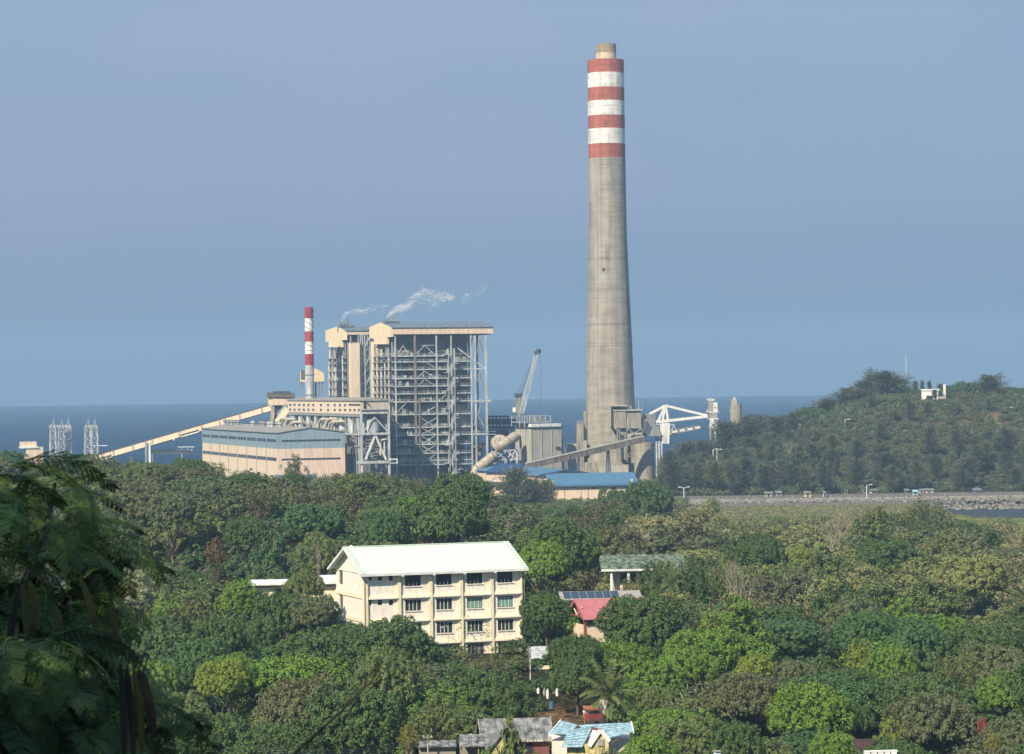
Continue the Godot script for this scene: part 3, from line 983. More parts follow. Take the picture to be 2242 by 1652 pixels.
	for li in 11:
		var y2: float = levels[li] if front else levels[li] - 0.6
		span("side_walkway", Vector3(-0.8, y2 - 0.2, zb + 1.5), Vector3(1.8, y2 + 0.05, zf - 0.8), M.steel, t)
		span("side_rail", Vector3(-0.75, y2 + 1.1, zb + 1.5), Vector3(-0.65, y2 + 1.22, zf - 0.8), M.steel_pale, t)
		for k in 3:
			var zz := rng.randf_range(zb + 3.0, zf - 2.0)
			box("equipment_box", Vector3(2.2, y2 + 0.9, zz), Vector3(1.2, 1.6, rng.randf_range(1.0, 3.0)), M.casing_grey if k else M.steel_pale, t)
	if not front:
		# the tall cream lift shaft and the stair tower between the two houses
		var a := hit(xf, c1(497, 600).x, c1(497, 600).y, 0, sx)
		var b := hit(xf, c1(585, 600).x, c1(585, 600).y, 0, sx)
		var yy := hit(xf, c1(540, 450).x, c1(540, 450).y, 0, sx).y
		a = hit(xf, c1(512, 600).x, c1(512, 600).y, 2, hit(xf, c1(512, 600).x, 760, 0, 6.0).z)
		var p0 := hit(xf, c1(512, 600).x, c1(512, 600).y, 0, 1.0)
		var p1 := hit(xf, c1(585, 600).x, c1(585, 600).y, 2, p0.z)
		var p2 := hit(xf, c1(495, 600).x, c1(495, 600).y, 0, 1.0)
		yy = hit(xf, c1(548, 450).x, c1(548, 450).y, 2, p0.z).y
		var lift := thing("lift_shaft", "tall cream lift shaft between the two boiler houses", "lift shaft", base, PLANT)
		span("front_wall", Vector3(p0.x, 0, p0.z - 0.3), Vector3(p1.x, yy, p0.z), M.cream, lift)
		span("side_wall", Vector3(p0.x, 0, p2.z), Vector3(p0.x + 0.3, yy, p0.z - 0.3), M.cream_yellow, lift)
		span("back_wall", Vector3(p0.x + 0.3, 0, p2.z), Vector3(p1.x, yy, p2.z + 0.3), M.cream, lift)
		span("end_wall", Vector3(p1.x - 0.3, 0, p2.z + 0.3), Vector3(p1.x, yy, p0.z - 0.3), M.cream, lift)
		span("cap", Vector3(p0.x - 0.1, yy, p2.z), Vector3(p1.x + 0.1, yy + 0.5, p0.z + 0.1), M.steel, lift)
		var st := thing("stair_tower", "open steel stair tower between cream shaft and nearer boiler house", "stair tower", base, PLANT)
		var z2: float = p0.z - 2.0
		var s0 := hit(xf, c1(592, 600).x, c1(592, 600).y, 2, z2)
		var s1 := hit(xf, c1(668, 600).x, c1(668, 600).y, 2, z2)
		var sm := hit(xf, c1(626, 600).x, c1(626, 600).y, 2, z2)
		var sy := hit(xf, c1(626, 372).x, c1(626, 372).y, 2, z2).y
		for x in [s0.x, sm.x, s1.x]:
			for z in [z2, z2 - 5.0]:
				span("stair_post", Vector3(x - 0.25, 0, z - 0.25), Vector3(x + 0.25, sy, z + 0.25), M.steel_pale, st)
		var y := 3.0
		var k := 0
		while y < sy - 4.0:
			beam("stair_flight", Vector3(sm.x if k % 2 else s0.x, y, z2), Vector3(s1.x if k % 2 else s1.x, y + 5.0, z2) if k % 2 else Vector3(s0.x, y + 5.0, z2 - 2.0), 0.5, M.steel_pale, st)
			beam("brace", Vector3(s0.x, y, z2), Vector3(s1.x, y + 5.0, z2), 0.4, M.steel, st)
			span("stair_landing", Vector3(s0.x, y - 0.15, z2 - 5.0), Vector3(s1.x, y + 0.15, z2 + 0.3), M.steel, st)
			y += 5.2; k += 1
	else:
		# the narrow yellow shaft at the corner of the nearer house
		var n0 := hit(xf, c1(675, 600).x, c1(675, 600).y, 0, 2.5)
		var n1 := hit(xf, c1(702, 600).x, c1(702, 600).y, 0, 2.5)
		var ny := hit(xf, c1(688, 440).x, c1(688, 440).y, 0, 2.5).y
		span("corner_shaft", Vector3(2.5, 0, n0.z), Vector3(6.0, ny, n1.z), M.cream_yellow, t)

func turbine_hall() -> void:
	var base := P(607, 1055, 1395)
	base.y = 4.0
	var t := thing("turbine_hall", "long turbine hall, blue-grey above and cream below, with window bands", "turbine hall", base, PLANT)
	var xf := Transform3D(Basis(UP, PLANT), base)
	var W := hit(xf, c4(1606, 800).x, c4(1606, 800).y, 2, 0).x
	var D := hit(xf, c4(128, 680).x, c4(128, 680).y, 0, 0).z
	var ye := hit(xf, c4(905, 628).x, c4(905, 628).y, 0, 0).y
	var yr := hit(xf, c4(1240, 576).x, c4(1240, 576).y, 2, 0).y
	var yb := hit(xf, c4(905, 795).x, c4(905, 795).y, 0, 0).y
	var rx := hit(xf, c4(1240, 576).x, c4(1240, 576).y, 2, 0).x
	# end face bands
	var g := Geo.new()
	g.prism([Vector3(0, yb, 0), Vector3(W, yb, 0), Vector3(W, ye, 0), Vector3(rx, yr, 0), Vector3(0, ye, 0)], Vector3(0, 0, -0.5))
	put("gable_cladding", g, M.clad_blue, t)
	span("end_wall", Vector3(0, 0, -0.5), Vector3(W, yb, -0.03), M.peach, t)
	var bays := 8
	for i in bays:
		var za := D * i / bays - (0.5 if i == 0 else 0.0)
		var zb := D * (i + 1) / bays
		span("cladding_panel", Vector3(0.0, yb, zb), Vector3(0.5, ye, za), M.clad_blue, t)
		span("wall_panel", Vector3(0.03, 0, zb + 0.05), Vector3(0.5, yb, za), M.cream, t)
		# upper and lower window bands on the long side
		var y0 := hit(xf, c4(895, 726).x, c4(895, 726).y, 0, 0).y
		var y1 := hit(xf, c4(895, 694).x, c4(895, 694).y, 0, 0).y
		var y2 := hit(xf, c4(895, 920).x, c4(895, 920).y, 0, 0).y
		var y3 := hit(xf, c4(895, 885).x, c4(895, 885).y, 0, 0).y
		for yy in [[y0, y1], [y2, y3]]:
			var wz0 := za - (1.2 if i else 0.8)
			var wz1 := zb + 1.2
			var w := span("window", Vector3(-0.06, yy[0], wz1), Vector3(0.02, yy[1], wz0), M.glass_blue, t)
			for k in 4:
				span("mullion", Vector3(-0.16, yy[0], lerpf(wz0, wz1, k / 3.0) - 0.15), Vector3(-0.06, yy[1], lerpf(wz0, wz1, k / 3.0) + 0.15), M.steel, t)
		span("downpipe", Vector3(-0.22, 0, zb + 0.15), Vector3(-0.03, ye - 0.4, zb + 0.4), M.roof_tan, t)
	for q in [[950, 1560, 690, 722], [950, 1562, 882, 914]]:
		var a := hit(xf, c4(q[0], q[3]).x, c4(q[0], q[3]).y, 2, 0)
		var b := hit(xf, c4(q[1], q[2]).x, c4(q[1], q[2]).y, 2, 0)
		for k in 4:
			var x0 := lerpf(a.x, b.x, k / 4.0) + 0.08
			var x1 := lerpf(a.x, b.x, (k + 1) / 4.0) - 0.08
			span("window", Vector3(x0, a.y, -0.05), Vector3(x1, b.y, 0.04), M.glass_blue, t)
			for j in 5:
				span("mullion", Vector3(lerpf(x0, x1, j / 4.0) - 0.06, a.y, 0.04), Vector3(lerpf(x0, x1, j / 4.0) + 0.06, b.y, 0.1), M.steel, t)
	span("far_wall", Vector3(W - 0.5, 0, D), Vector3(W, ye, -0.5), M.peach, t)
	span("back_wall", Vector3(0.5, 0, D), Vector3(W - 0.5, ye, D + 0.5), M.peach, t)
	thick_roof("roof", [Vector3(-0.6, ye + 0.1, 0.5), Vector3(rx, yr + 0.35, 0.5), Vector3(rx, yr + 0.35, D), Vector3(-0.6, ye + 0.1, D)], 0.35, M.roof_tan, t)
	thick_roof("roof", [Vector3(rx, yr + 0.35, 0.5), Vector3(W + 0.6, ye + 0.1, 0.5), Vector3(W + 0.6, ye + 0.1, D), Vector3(rx, yr + 0.35, D)], 0.35, M.roof_tan, t)
	for q in [[345, 555], [405, 558], [435, 560], [470, 562], [500, 548], [655, 545], [735, 575], [765, 550], [820, 580], [850, 575], [905, 568], [930, 562], [735, 545]]:
		var p := hit(xf, c4(q[0], q[1]).x, c4(q[0], q[1]).y, 0, rx * 0.75)
		var yy := lerpf(ye, yr, 0.75) + 0.3
		var gg := Geo.new()
		gg.lathe([[0.9, 0], [0.9, 1.6], [1.5, 1.7], [1.5, 2.3], [0.3, 2.9]], 10)
		var v := put("roof_vent", gg, M.steel_pale if rng.randf() < 0.6 else M.steel, t)
		v.position = Vector3(rx * 0.75, yy, clampf(p.z, D + 3, -3))
	# blue lean-to at the foot
	var lt := thing("lean_to", "low shed with a blue roof at the turbine hall's foot", "shed", P(640, 1052, 1385) * Vector3(1, 0, 1) + UP * 3.8, PLANT)
	span("wall", Vector3(-6, 0, -5), Vector3(11, 6.8, -1), M.peach, lt)
	thick_roof("roof", [Vector3(-7, 7.0, 0), Vector3(12, 7.0, 0), Vector3(12, 8.2, -6), Vector3(-7, 8.2, -6)], 0.25, M.blue_roof, lt)

func bunker_bay() -> void:
	var base := P(790, 1014, 1400)
	base.y = 4.0
	var t := thing("bunker_building", "coal bunker building, cream windowed gallery raised on steel legs", "bunker building", base, PLANT)
	var xf := Transform3D(Basis(UP, PLANT), base)
	var S := func(x: float, y: float) -> Vector3: return hit(xf, c4(x, y).x, c4(x, y).y, 0, 0)
	var Fp := func(x: float, y: float) -> Vector3: return hit(xf, c4(x, y).x, c4(x, y).y, 2, 0)
	var W: float = Fp.call(2060, 340).x
	var zend: float = S.call(1015, 340).z
	var zmid: float = S.call(1312, 340).z
	var y1: float = S.call(1770, 290).y
	var y0: float = S.call(1770, 434).y
	var yend: float = Fp.call(2060, 385).y
	# long side in panels, with its windows
	var nP := 8
	for i in nP:
		span("wall_panel", Vector3(0, y0, lerpf(0, zend, (i + 1.0) / nP) + (0.0 if i == nP - 1 else 0.04)), Vector3(0.5, y1, lerpf(0, zend, float(i) / nP)), M.cream, t)
	span("expansion_joint", Vector3(-0.35, y0, zmid - 1.4), Vector3(-0.01, y1, zmid + 1.4), M.peach, t)
	for q in [[1040, 0], [1083, 0], [1133, 0], [1180, 0], [1228, 0], [1278, 0], [1358, 0], [1432, 0], [1500, 0], [1555, 0], [1607, 0], [1660, 1], [1705, 1], [1750, 1]]:
		for row in 2:
			if q[1] == 1 and row == 0: continue
			var dy: float = (q[0] - 1040.0) * 0.006
			var a: Vector3 = S.call(q[0] - 11, (347 if row == 0 else 397) + dy)
			var b: Vector3 = S.call(q[0] + 11, (327 if row == 0 else 377) + dy)
			var w := span("window", Vector3(-0.05, a.y, b.z), Vector3(0.03, b.y, a.z), M.glass, t)
			span("sill", Vector3(-0.2, a.y - 0.2, b.z), Vector3(-0.02, a.y, a.z), M.white, t)
	var la: Vector3 = S.call(1645, 347)
	var lb: Vector3 = S.call(1763, 329)
	span("window", Vector3(-0.05, la.y, lb.z), Vector3(0.03, lb.y, la.z), M.glass, t)
	# front end
	span("end_wall", Vector3(0.5, yend, -0.5), Vector3(W, y1 - 0.2, 0.0), M.end_grey, t)
	var oa: Vector3 = Fp.call(1800, 380)
	var ob: Vector3 = Fp.call(1828, 302)
	span("doorway", Vector3(oa.x, oa.y, -0.2), Vector3(ob.x, ob.y, 0.06), M.glass, t)
	beam("chute", Fp.call(1828, 315) + Vector3(0, 0, 0.6), Fp.call(1858, 340) + Vector3(0, 0, 0.6), 0.5, M.steel_dark, t)
	span("louvre_band", Vector3(0.5, Fp.call(1900, 408).y, -0.6), Vector3(W, yend - 0.03, 0.02), M.steel_dark, t)
	span("floor_beam", Vector3(0, Fp.call(1900, 430).y, -0.4), Vector3(W, Fp.call(1900, 412).y, 0.5), M.steel_pale, t)
	span("far_wall", Vector3(W - 0.5, y0, zend), Vector3(W, y1 - 0.2, -0.5), M.peach, t)
	thick_roof("roof", [Vector3(-0.6, y1 + 0.1, 0.6), Vector3(W + 0.5, y1 + 0.1, 0.6), Vector3(W + 0.5, y1 + 0.1, zend - 0.5), Vector3(-0.6, y1 + 0.1, zend - 0.5)], 0.5, M.roof_tan, t)
	var gg := Geo.new()   # shallow crown of the roof
	gg.prism([Vector3(-0.4, y1 + 0.1, 0.4), Vector3(W + 0.3, y1 + 0.1, 0.4), Vector3(W * 0.6, y1 + 1.2, 0.4)], Vector3(0, 0, zend - 0.6))
	put("roof_crown", gg, M.roof_tan, t)
	span("floor_slab", Vector3(0.2, y0 - 0.5, zend), Vector3(W, y0 - 0.02, -0.4), M.steel, t)
	# legs along the long side
	var yl: float = S.call(1785, 905).y
	for cx in [1020, 1075, 1160, 1240, 1310, 1385, 1450, 1530, 1610, 1690, 1745]:
		var q: Vector3 = S.call(cx, 500)
		span("column", Vector3(-0.2, 0, q.z - 0.4), Vector3(0.5, y0 - 0.5, q.z + 0.4), M.steel_pale if int(cx) % 2 else M.steel, t)
		span("column", Vector3(W - 1, 0, q.z - 0.4), Vector3(W - 0.2, y0 - 0.5, q.z + 0.4), M.steel, t)
	for y in [450, 640, 760]:
		var yy: float = S.call(1700, y).y
		span("side_beam", Vector3(-0.5, yy - 0.5, zend), Vector3(0.3, yy + 0.3, -0.3), M.steel_pale if y == 640 else M.steel, t)
	span("inner_casing", Vector3(5, 0, zend + 4), Vector3(W - 2, y0 - 0.6, -6), M.casing, t)
	# bunkers hanging in the row, mill pipes bent over the side
	for i in 9:
		var zz := lerpf(-6.0, zend + 8.0, i / 8.0)
		var b := Geo.new()
		b.lathe([[0.8, 0], [3.0, 5.0], [3.0, 10.5], [2.4, 11.5]], 14)
		var o := put("coal_bunker", b, M.steel_pale, t)
		o.position = Vector3(2.6, y0 - 13.0, zz)
	for grp in [[960, 1000], [1010, 1060], [1030, 1080], [1060, 1130], [1085, 1150], [1430, 1480], [1450, 1520], [1480, 1550], [1510, 1590], [1370, 1425]]:
		var a: Vector3 = S.call(grp[0], 590)
		var b: Vector3 = S.call(grp[1], 500)
		var top: float = b.y + rng.randf_range(-1.0, 1.0)
		var za: float = a.z
		var zb2: float = lerpf(a.z, b.z, 0.55)
		var pts := [Vector3(-2.5, 3, za)]
		for k in 7:
			var an := PI / 2 * k / 6.0
			pts.append(Vector3(-2.5 + 2.0 * sin(an) * 0.5, top - 5.0 + 5.0 * sin(an), lerpf(za, zb2, 1.0 - cos(an))))
		pts.append(Vector3(1.0, top, b.z))
		tube("bent_pipe", pts, 0.75, M.pipe_cream, t, 8)
	for i in 26:
		var zz := rng.randf_range(zend, -4.0)
		var yy := rng.randf_range(y0 - 17.0, y0 - 6.0)
		box("equipment_box", Vector3(rng.randf_range(-1.2, 0.8), yy, zz), Vector3(1.4, rng.randf_range(0.8, 3.0), rng.randf_range(1.5, 5.0)), [M.steel, M.steel_pale, M.duct_grey, M.casing_grey][i % 4], t)
	# the braced front bay over the mills
	var c0 := 0.0
	for x in [0.0, W - 0.6]:
		span("column", Vector3(x - 0.1, 0, -0.6), Vector3(x + 0.9, yend - 1.2, 0.5), M.steel_pale, t)
		span("column", Vector3(x, 0, -10.0), Vector3(x + 0.6, yend - 1.2, -9.4), M.steel, t)
	var ym: float = Fp.call(1920, 636).y
	var yf: float = Fp.call(1920, 930).y
	span("floor_beam", Vector3(-0.6, ym - 0.6, -0.5), Vector3(W + 0.4, ym + 0.5, 0.7), M.steel_pale, t)
	span("floor_beam", Vector3(-2.0, yf - 0.7, -0.5), Vector3(W + 3.0, yf + 0.6, 1.0), M.steel_pale, t)
	span("floor_slab", Vector3(0.2, ym - 0.3, -9), Vector3(W, ym + 0.1, -0.6), M.steel, t)
	var tp: Vector3 = Fp.call(1912, 466)
	beam("brace", tp, Fp.call(1800, 610), 0.55, M.steel_pale, t)
	beam("brace", tp, Fp.call(2045, 612), 0.55, M.steel_pale, t)
	var tm: Vector3 = Fp.call(1918, 650)
	beam("brace", tm, Fp.call(1818, 905), 0.85, M.white, t)
	beam("brace", tm, Fp.call(2030, 905), 0.85, M.white, t)
	var bc: Vector3 = Fp.call(1905, 610)
	var silo := Geo.new()
	silo.lathe([[2.6, 0], [3.7, 1.5], [3.7, 5.2], [3.2, 6.4], [1.6, 7.2], [0.3, 7.4]], 24)
	var so := put("coal_bunker", silo, M.steel_pale, t)
	so.position = Vector3(bc.x, ym + 0.2, -4.0)
	var cone := Geo.new()
	cone.lathe([[0.9, 0], [1.2, 1.5], [4.6, 11.8]], 24)
	var co := put("hopper", cone, M.casing_grey, t)
	co.position = Vector3(bc.x, ym - 12.6, -5.0)
	for k in 7:
		var y := ym - 3.2 - k * 1.5
		span("hopper_rib", Vector3(bc.x - 4.4 + k * 0.5, y, -1.2), Vector3(bc.x + 4.4 - k * 0.5, y + 0.4, -0.9), M.steel, t)
	for k in 14:
		var y := lerpf(yf + 0.7, ym - 3.0, rng.randf())
		box("equipment_box", Vector3(rng.randf_range(2, W - 2), y, -rng.randf_range(1.5, 4)), Vector3(rng.randf_range(0.6, 2.4), rng.randf_range(0.5, 2), 1.2), [M.steel, M.steel_pale, M.duct_grey][k % 3], t)
	tube("bent_pipe", [Fp.call(1975, 860), Fp.call(1975, 740), Fp.call(1990, 702), Fp.call(2035, 695)], 0.6, M.pipe_cream, t, 8)
	tube("pipe", [Fp.call(2015, 880), Fp.call(2015, 720), Fp.call(2025, 700)], 0.4, M.steel_pale, t, 8)
	var cab: Vector3 = Fp.call(2105, 920)
	box("hut", cab, Vector3(4.0, 2.4, 2.0), M.white, t)
	box("hut_window", cab + Vector3(0, 0.2, 1.03), Vector3(2.8, 1.0, 0.1), M.glass, t)

func red_stack() -> void:
	var d := 1515.0
	var at := P(680.5, 1040, d); at.y = 4.0
	var t := thing("steel_stack", "slim grey steel stack with red and white top and spiral fins", "stack", at)
	var hy := func(py: float) -> float: return P(680, py, d).y - at.y
	var r := 2.25
	var ys := [1040.0, 799.8, 775.6, 748.7, 725.8, 697.5, 673.0]
	var ms := [M.steel_pale, M.red_paint, M.white, M.red_paint, M.white, M.red_paint]
	for i in 6:
		var g := Geo.new()
		g.lathe([[r, hy.call(ys[i])], [r, hy.call(ys[i + 1])]], 28, Vector3.ZERO, i == 5)
		put("band" if i else "shaft", g, ms[i], t)
	for s in 3:
		var g := Geo.new()
		for k in 60:
			var a0 := TAU * (s / 3.0 + k / 24.0)
			var a1 := TAU * (s / 3.0 + (k + 1) / 24.0)
			var y0 := lerpf(hy.call(765.0), hy.call(675.0), k / 60.0)
			var y1 := lerpf(hy.call(765.0), hy.call(675.0), (k + 1) / 60.0)
			g.bar(Vector3(cos(a0), 0, sin(a0)) * 2.4 + UP * y0, Vector3(cos(a1), 0, sin(a1)) * 2.4 + UP * y1, 0.26, 0.16)
		put("spiral_fin", g, M.steel_rust, t)
	for py in [767.0, 822.0, 866.0]:
		var g := Geo.new()
		g.lathe([[r + 0.3, hy.call(py)], [r + 0.3, hy.call(py) + 0.6]], 24)
		put("collar", g, M.steel if py > 780 else M.white, t)
	# yellow head house behind it
	var b := P(683, 1040, 1560); b.y = 4.0
	var h := thing("head_house", "pale yellow gabled head house on legs behind the red stack", "head house", b, PLANT)
	var xf := Transform3D(Basis(UP, PLANT), b)
	var s := func(x: float, y: float) -> Vector3: return hit(xf, c1(x, y).x, c1(x, y).y, 0, -1.5)
	var f := func(x: float, y: float) -> Vector3: return hit(xf, c1(x, y).x, c1(x, y).y, 2, s.call(160, 700).z)
	var z1: float = s.call(160, 700).z
	var z0: float = s.call(100, 700).z
	var yl: float = s.call(130, 765).y
	var yh: float = s.call(155, 660).y
	var xr: float = f.call(294, 700).x
	var g2 := Geo.new()
	g2.prism([Vector3(-1.5, yl, z1), Vector3(-1.5, yh - 1, z1), Vector3(lerpf(-1.5, xr, 0.5), yh, z1), Vector3(xr, yh - 2.5, z1), Vector3(xr, yl, z1)], Vector3(0, 0, -0.6))
	put("gable_wall", g2, M.cream_yellow, h)
	span("side_wall", Vector3(-1.5, yl, z0), Vector3(-1.0, yh - 1, z1 - 0.6), M.cream_yellow, h)
	span("floor_slab", Vector3(-1.6, yl - 0.5, z0), Vector3(xr, yl - 0.02, z1 - 0.02), M.steel, h)
	span("roof", Vector3(-1.8, yh - 0.95, z0), Vector3(xr * 0.5, yh - 0.6, z1 - 0.7), M.roof_tan, h)
	span("back_wall", Vector3(-1.0, yl, z0), Vector3(xr, yh - 2.6, z0 + 0.5), M.cream_yellow, h)
	for x in [115, 132]:
		var p: Vector3 = s.call(x, 715)
		span("louvre", Vector3(-1.65, s.call(x, 748).y, p.z - 2.0), Vector3(-1.48, s.call(x, 680).y, p.z + 2.0), M.shelf_dark, h)
	for x in [-1.0, 5.0, xr - 0.8]:
		for z in [z0 + 1, z1 - 1]:
			span("leg", Vector3(x - 0.35, 0, z - 0.35), Vector3(x + 0.35, yl - 0.5, z + 0.35), M.steel, h)
	for y in [8.0, 16.0, 24.0]:
		beam("brace", Vector3(-1, y, z1 - 1), Vector3(5, y + 8, z1 - 1), 0.4, M.steel, h)
		beam("brace", Vector3(5, y, z1 - 1), Vector3(xr - 0.8, y + 8, z1 - 1), 0.4, M.steel, h)

func conveyors() -> void:
	# transfer tower at the head of the long gallery
	var b := P(632, 1010, 1600); b.y = 4
	var t := thing("transfer_tower", "cream transfer tower with dark ridged roof at the conveyor's head", "transfer tower", b, 0.12)
	var xf := Transform3D(Basis(UP, 0.12), b)
	var q := func(x: float, y: float) -> Vector3: return hit(xf, c4(x, y).x, c4(x, y).y, 2, 0)
	var a: Vector3 = q.call(855, 342)
	var e: Vector3 = q.call(1080, 262)
	var pk: Vector3 = q.call(960, 228)
	span("wall", Vector3(a.x, a.y, -10), Vector3(e.x, e.y, 0), M.peach, t)
	var g := Geo.new()
	var l0: Vector3 = q.call(815, 340)
	span("end_wall", Vector3(l0.x, a.y - 0.5, -9.5), Vector3(a.x - 0.02, e.y + 0.3, -0.4), M.cream_yellow, t)
	thick_roof("roof", [Vector3(l0.x - 0.5, e.y + 0.6, 0.8), Vector3(e.x + 0.5, e.y + 0.1, 0.8), Vector3(e.x + 0.5, e.y + 2.6, -5), Vector3(l0.x - 0.5, e.y + 3.0, -5)], 0.4, M.roof_brown, t)
	thick_roof("roof", [Vector3(l0.x - 0.5, e.y + 3.0, -5), Vector3(e.x + 0.5, e.y + 2.6, -5), Vector3(e.x + 0.5, e.y + 0.1, -10.8), Vector3(l0.x - 0.5, e.y + 0.6, -10.8)], 0.4, M.roof_brown, t)
	span("roof_monitor", Vector3(q.call(865, 230).x, e.y + 2.0, -7), Vector3(q.call(1035, 230).x, e.y + 3.6, -3), M.steel_dark, t)
	for x in [q.call(865, 600).x, q.call(1000, 600).x]:
		for z in [-1.0, -9.0]:
			span("leg", Vector3(x - 0.8, 0, z - 0.5), Vector3(x + 0.8, a.y, z + 0.5), M.steel if z > -2 else M.casing_grey, t)
	beam("leg", q.call(838, 570), q.call(862, 400), 2.0, M.pipe_beige, t)
	span("core_wall", Vector3(q.call(880, 600).x, 0, -8), Vector3(q.call(1000, 600).x, a.y - 0.1, -2), M.steel_dark, t)
	for i in 3:
		beam("brace", q.call(868, 560 - 60 * i), q.call(1000, 500 - 60 * i), 0.4, M.steel, t)
	# short inclined gallery down to the bunker building
	var sg := thing("inclined_gallery", "short cream inclined gallery between transfer tower and bunker building", "conveyor gallery", Vector3.ZERO)
	var i0 := PV(c4(905, 525), 1592)
	var i1 := PV(c4(1012, 380), 1588)
	beam("gallery_wall", i0, i1, 1.0, M.cream, sg, 4.2)
	for k in 3:
		var off := UP * (2.6 + k * 1.0)
		beam("rail", i0 + off + Vector3(0, 0, 0.6), i1 + off + Vector3(0, 0, 0.6), 0.25, M.steel_pale, sg)
	# the long conveyor gallery
	var c := thing("conveyor_gallery", "long cream conveyor gallery rising from the trees to the transfer tower", "conveyor", Vector3.ZERO)
	var hi := P(596, 893.5, 1600)
	var lo := P(229, 999.5, 1665)
	var dir := (lo - hi).normalized()
	var end := lo + dir * 60.0
	var L := hi.distance_to(end)
	var bs := Geo.along(end - hi)
	var H := 3.1
	var n := 14
	for i in n:
		var s0 := L * i / n
		var s1 := L * (i + 1) / n - 0.12
		var cut := i in [4, 9, 10]
		var h := H * (0.62 if cut else 1.0)
		var mid := hi + dir * (s0 + s1) * 0.5 + bs.y * (H - h) * 0.5
		box("wall_panel", mid, Vector3(2.6, h, s1 - s0), M.cream, c, bs)
		if cut:
			box("open_side", mid - bs.y * (H * 0.5 + 0.02), Vector3(2.2, H * 0.22, s1 - s0), M.shelf_dark, c, bs)
			box("floor_girder", mid - bs.y * (H * 0.72), Vector3(2.6, H * 0.2, s1 - s0), M.white, c, bs)
	box("roof", (hi + end) * 0.5 + bs.y * (H * 0.5 + 0.22), Vector3(3.1, 0.4, L), M.roof_brown, c, bs)
	for s in [0.035, 0.12, 0.2, 0.27, 0.36, 0.47, 0.55, 0.63, 0.72]:
		box("joint_cover", hi + dir * L * s, Vector3(2.75, H * 1.02, 1.6), M.pipe_beige, c, bs)
	for q2 in [[323.0, 968.0, 1645.0]]:
		var tp := P(q2[0], q2[1], q2[2])
		for dx in [-1.0, 1.0]:
			span("bent_leg", Vector3(tp.x + dx - 0.55, 3, tp.z - 0.5), Vector3(tp.x + dx + 0.55, tp.y, tp.z + 0.5), M.steel if dx < 0 else M.white, c)
	beam("hanger", P(380, 956, 1625), P(380, 965, 1625), 0.7, M.white, c)
	# low cross conveyor under it
	var x := thing("cross_conveyor", "low cream cross conveyor on posts under the long gallery", "conveyor", Vector3.ZERO)
	beam("gallery_wall", P(329, 991.5, 1655), P(414, 990.5, 1680), 2.2, M.cream, x, 1.9)
	beam("roof", P(329, 987.2, 1655), P(414, 986.2, 1680), 2.6, M.roof_brown, x, 0.3)
	for px in [333.0, 398.0]:
		var p := P(px, 994, 1665)
		span("leg", Vector3(p.x - 0.4, 2, p.z - 0.4), Vector3(p.x + 0.4, p.y, p.z + 0.4), M.steel, x)
	for px in [398.0, 412.0]:
		var p := P(px, 987, 1678)
		beam("mast", p, p + UP * 2.6, 0.22, M.steel_pale, x)

func lattice(t: Node3D, foot: Array, head: Array, panels: int, w: float, m: Material) -> void:   # four-legged lattice between two rectangles
	for i in 4:
		beam("leg", foot[i], head[i], w * 1.5, m, t)
	for k in panels:
		for i in 4:
			var j := (i + 1) % 4
			var a: Vector3 = (foot[i] as Vector3).lerp(head[i], float(k) / panels)
			var b: Vector3 = (foot[j] as Vector3).lerp(head[j], float(k) / panels)
			var a1: Vector3 = (foot[i] as Vector3).lerp(head[i], float(k + 1) / panels)
			var b1: Vector3 = (foot[j] as Vector3).lerp(head[j], float(k + 1) / panels)
			beam("brace", a, b1, w, m, t)
			beam("brace", b, a1, w, m, t)
			beam("tie", a1, b1, w, m, t)

func rect4(c: Vector3, hx: float, hz: float) -> Array:
	return [c + Vector3(-hx, 0, -hz), c + Vector3(hx, 0, -hz), c + Vector3(hx, 0, hz), c + Vector3(-hx, 0, hz)]

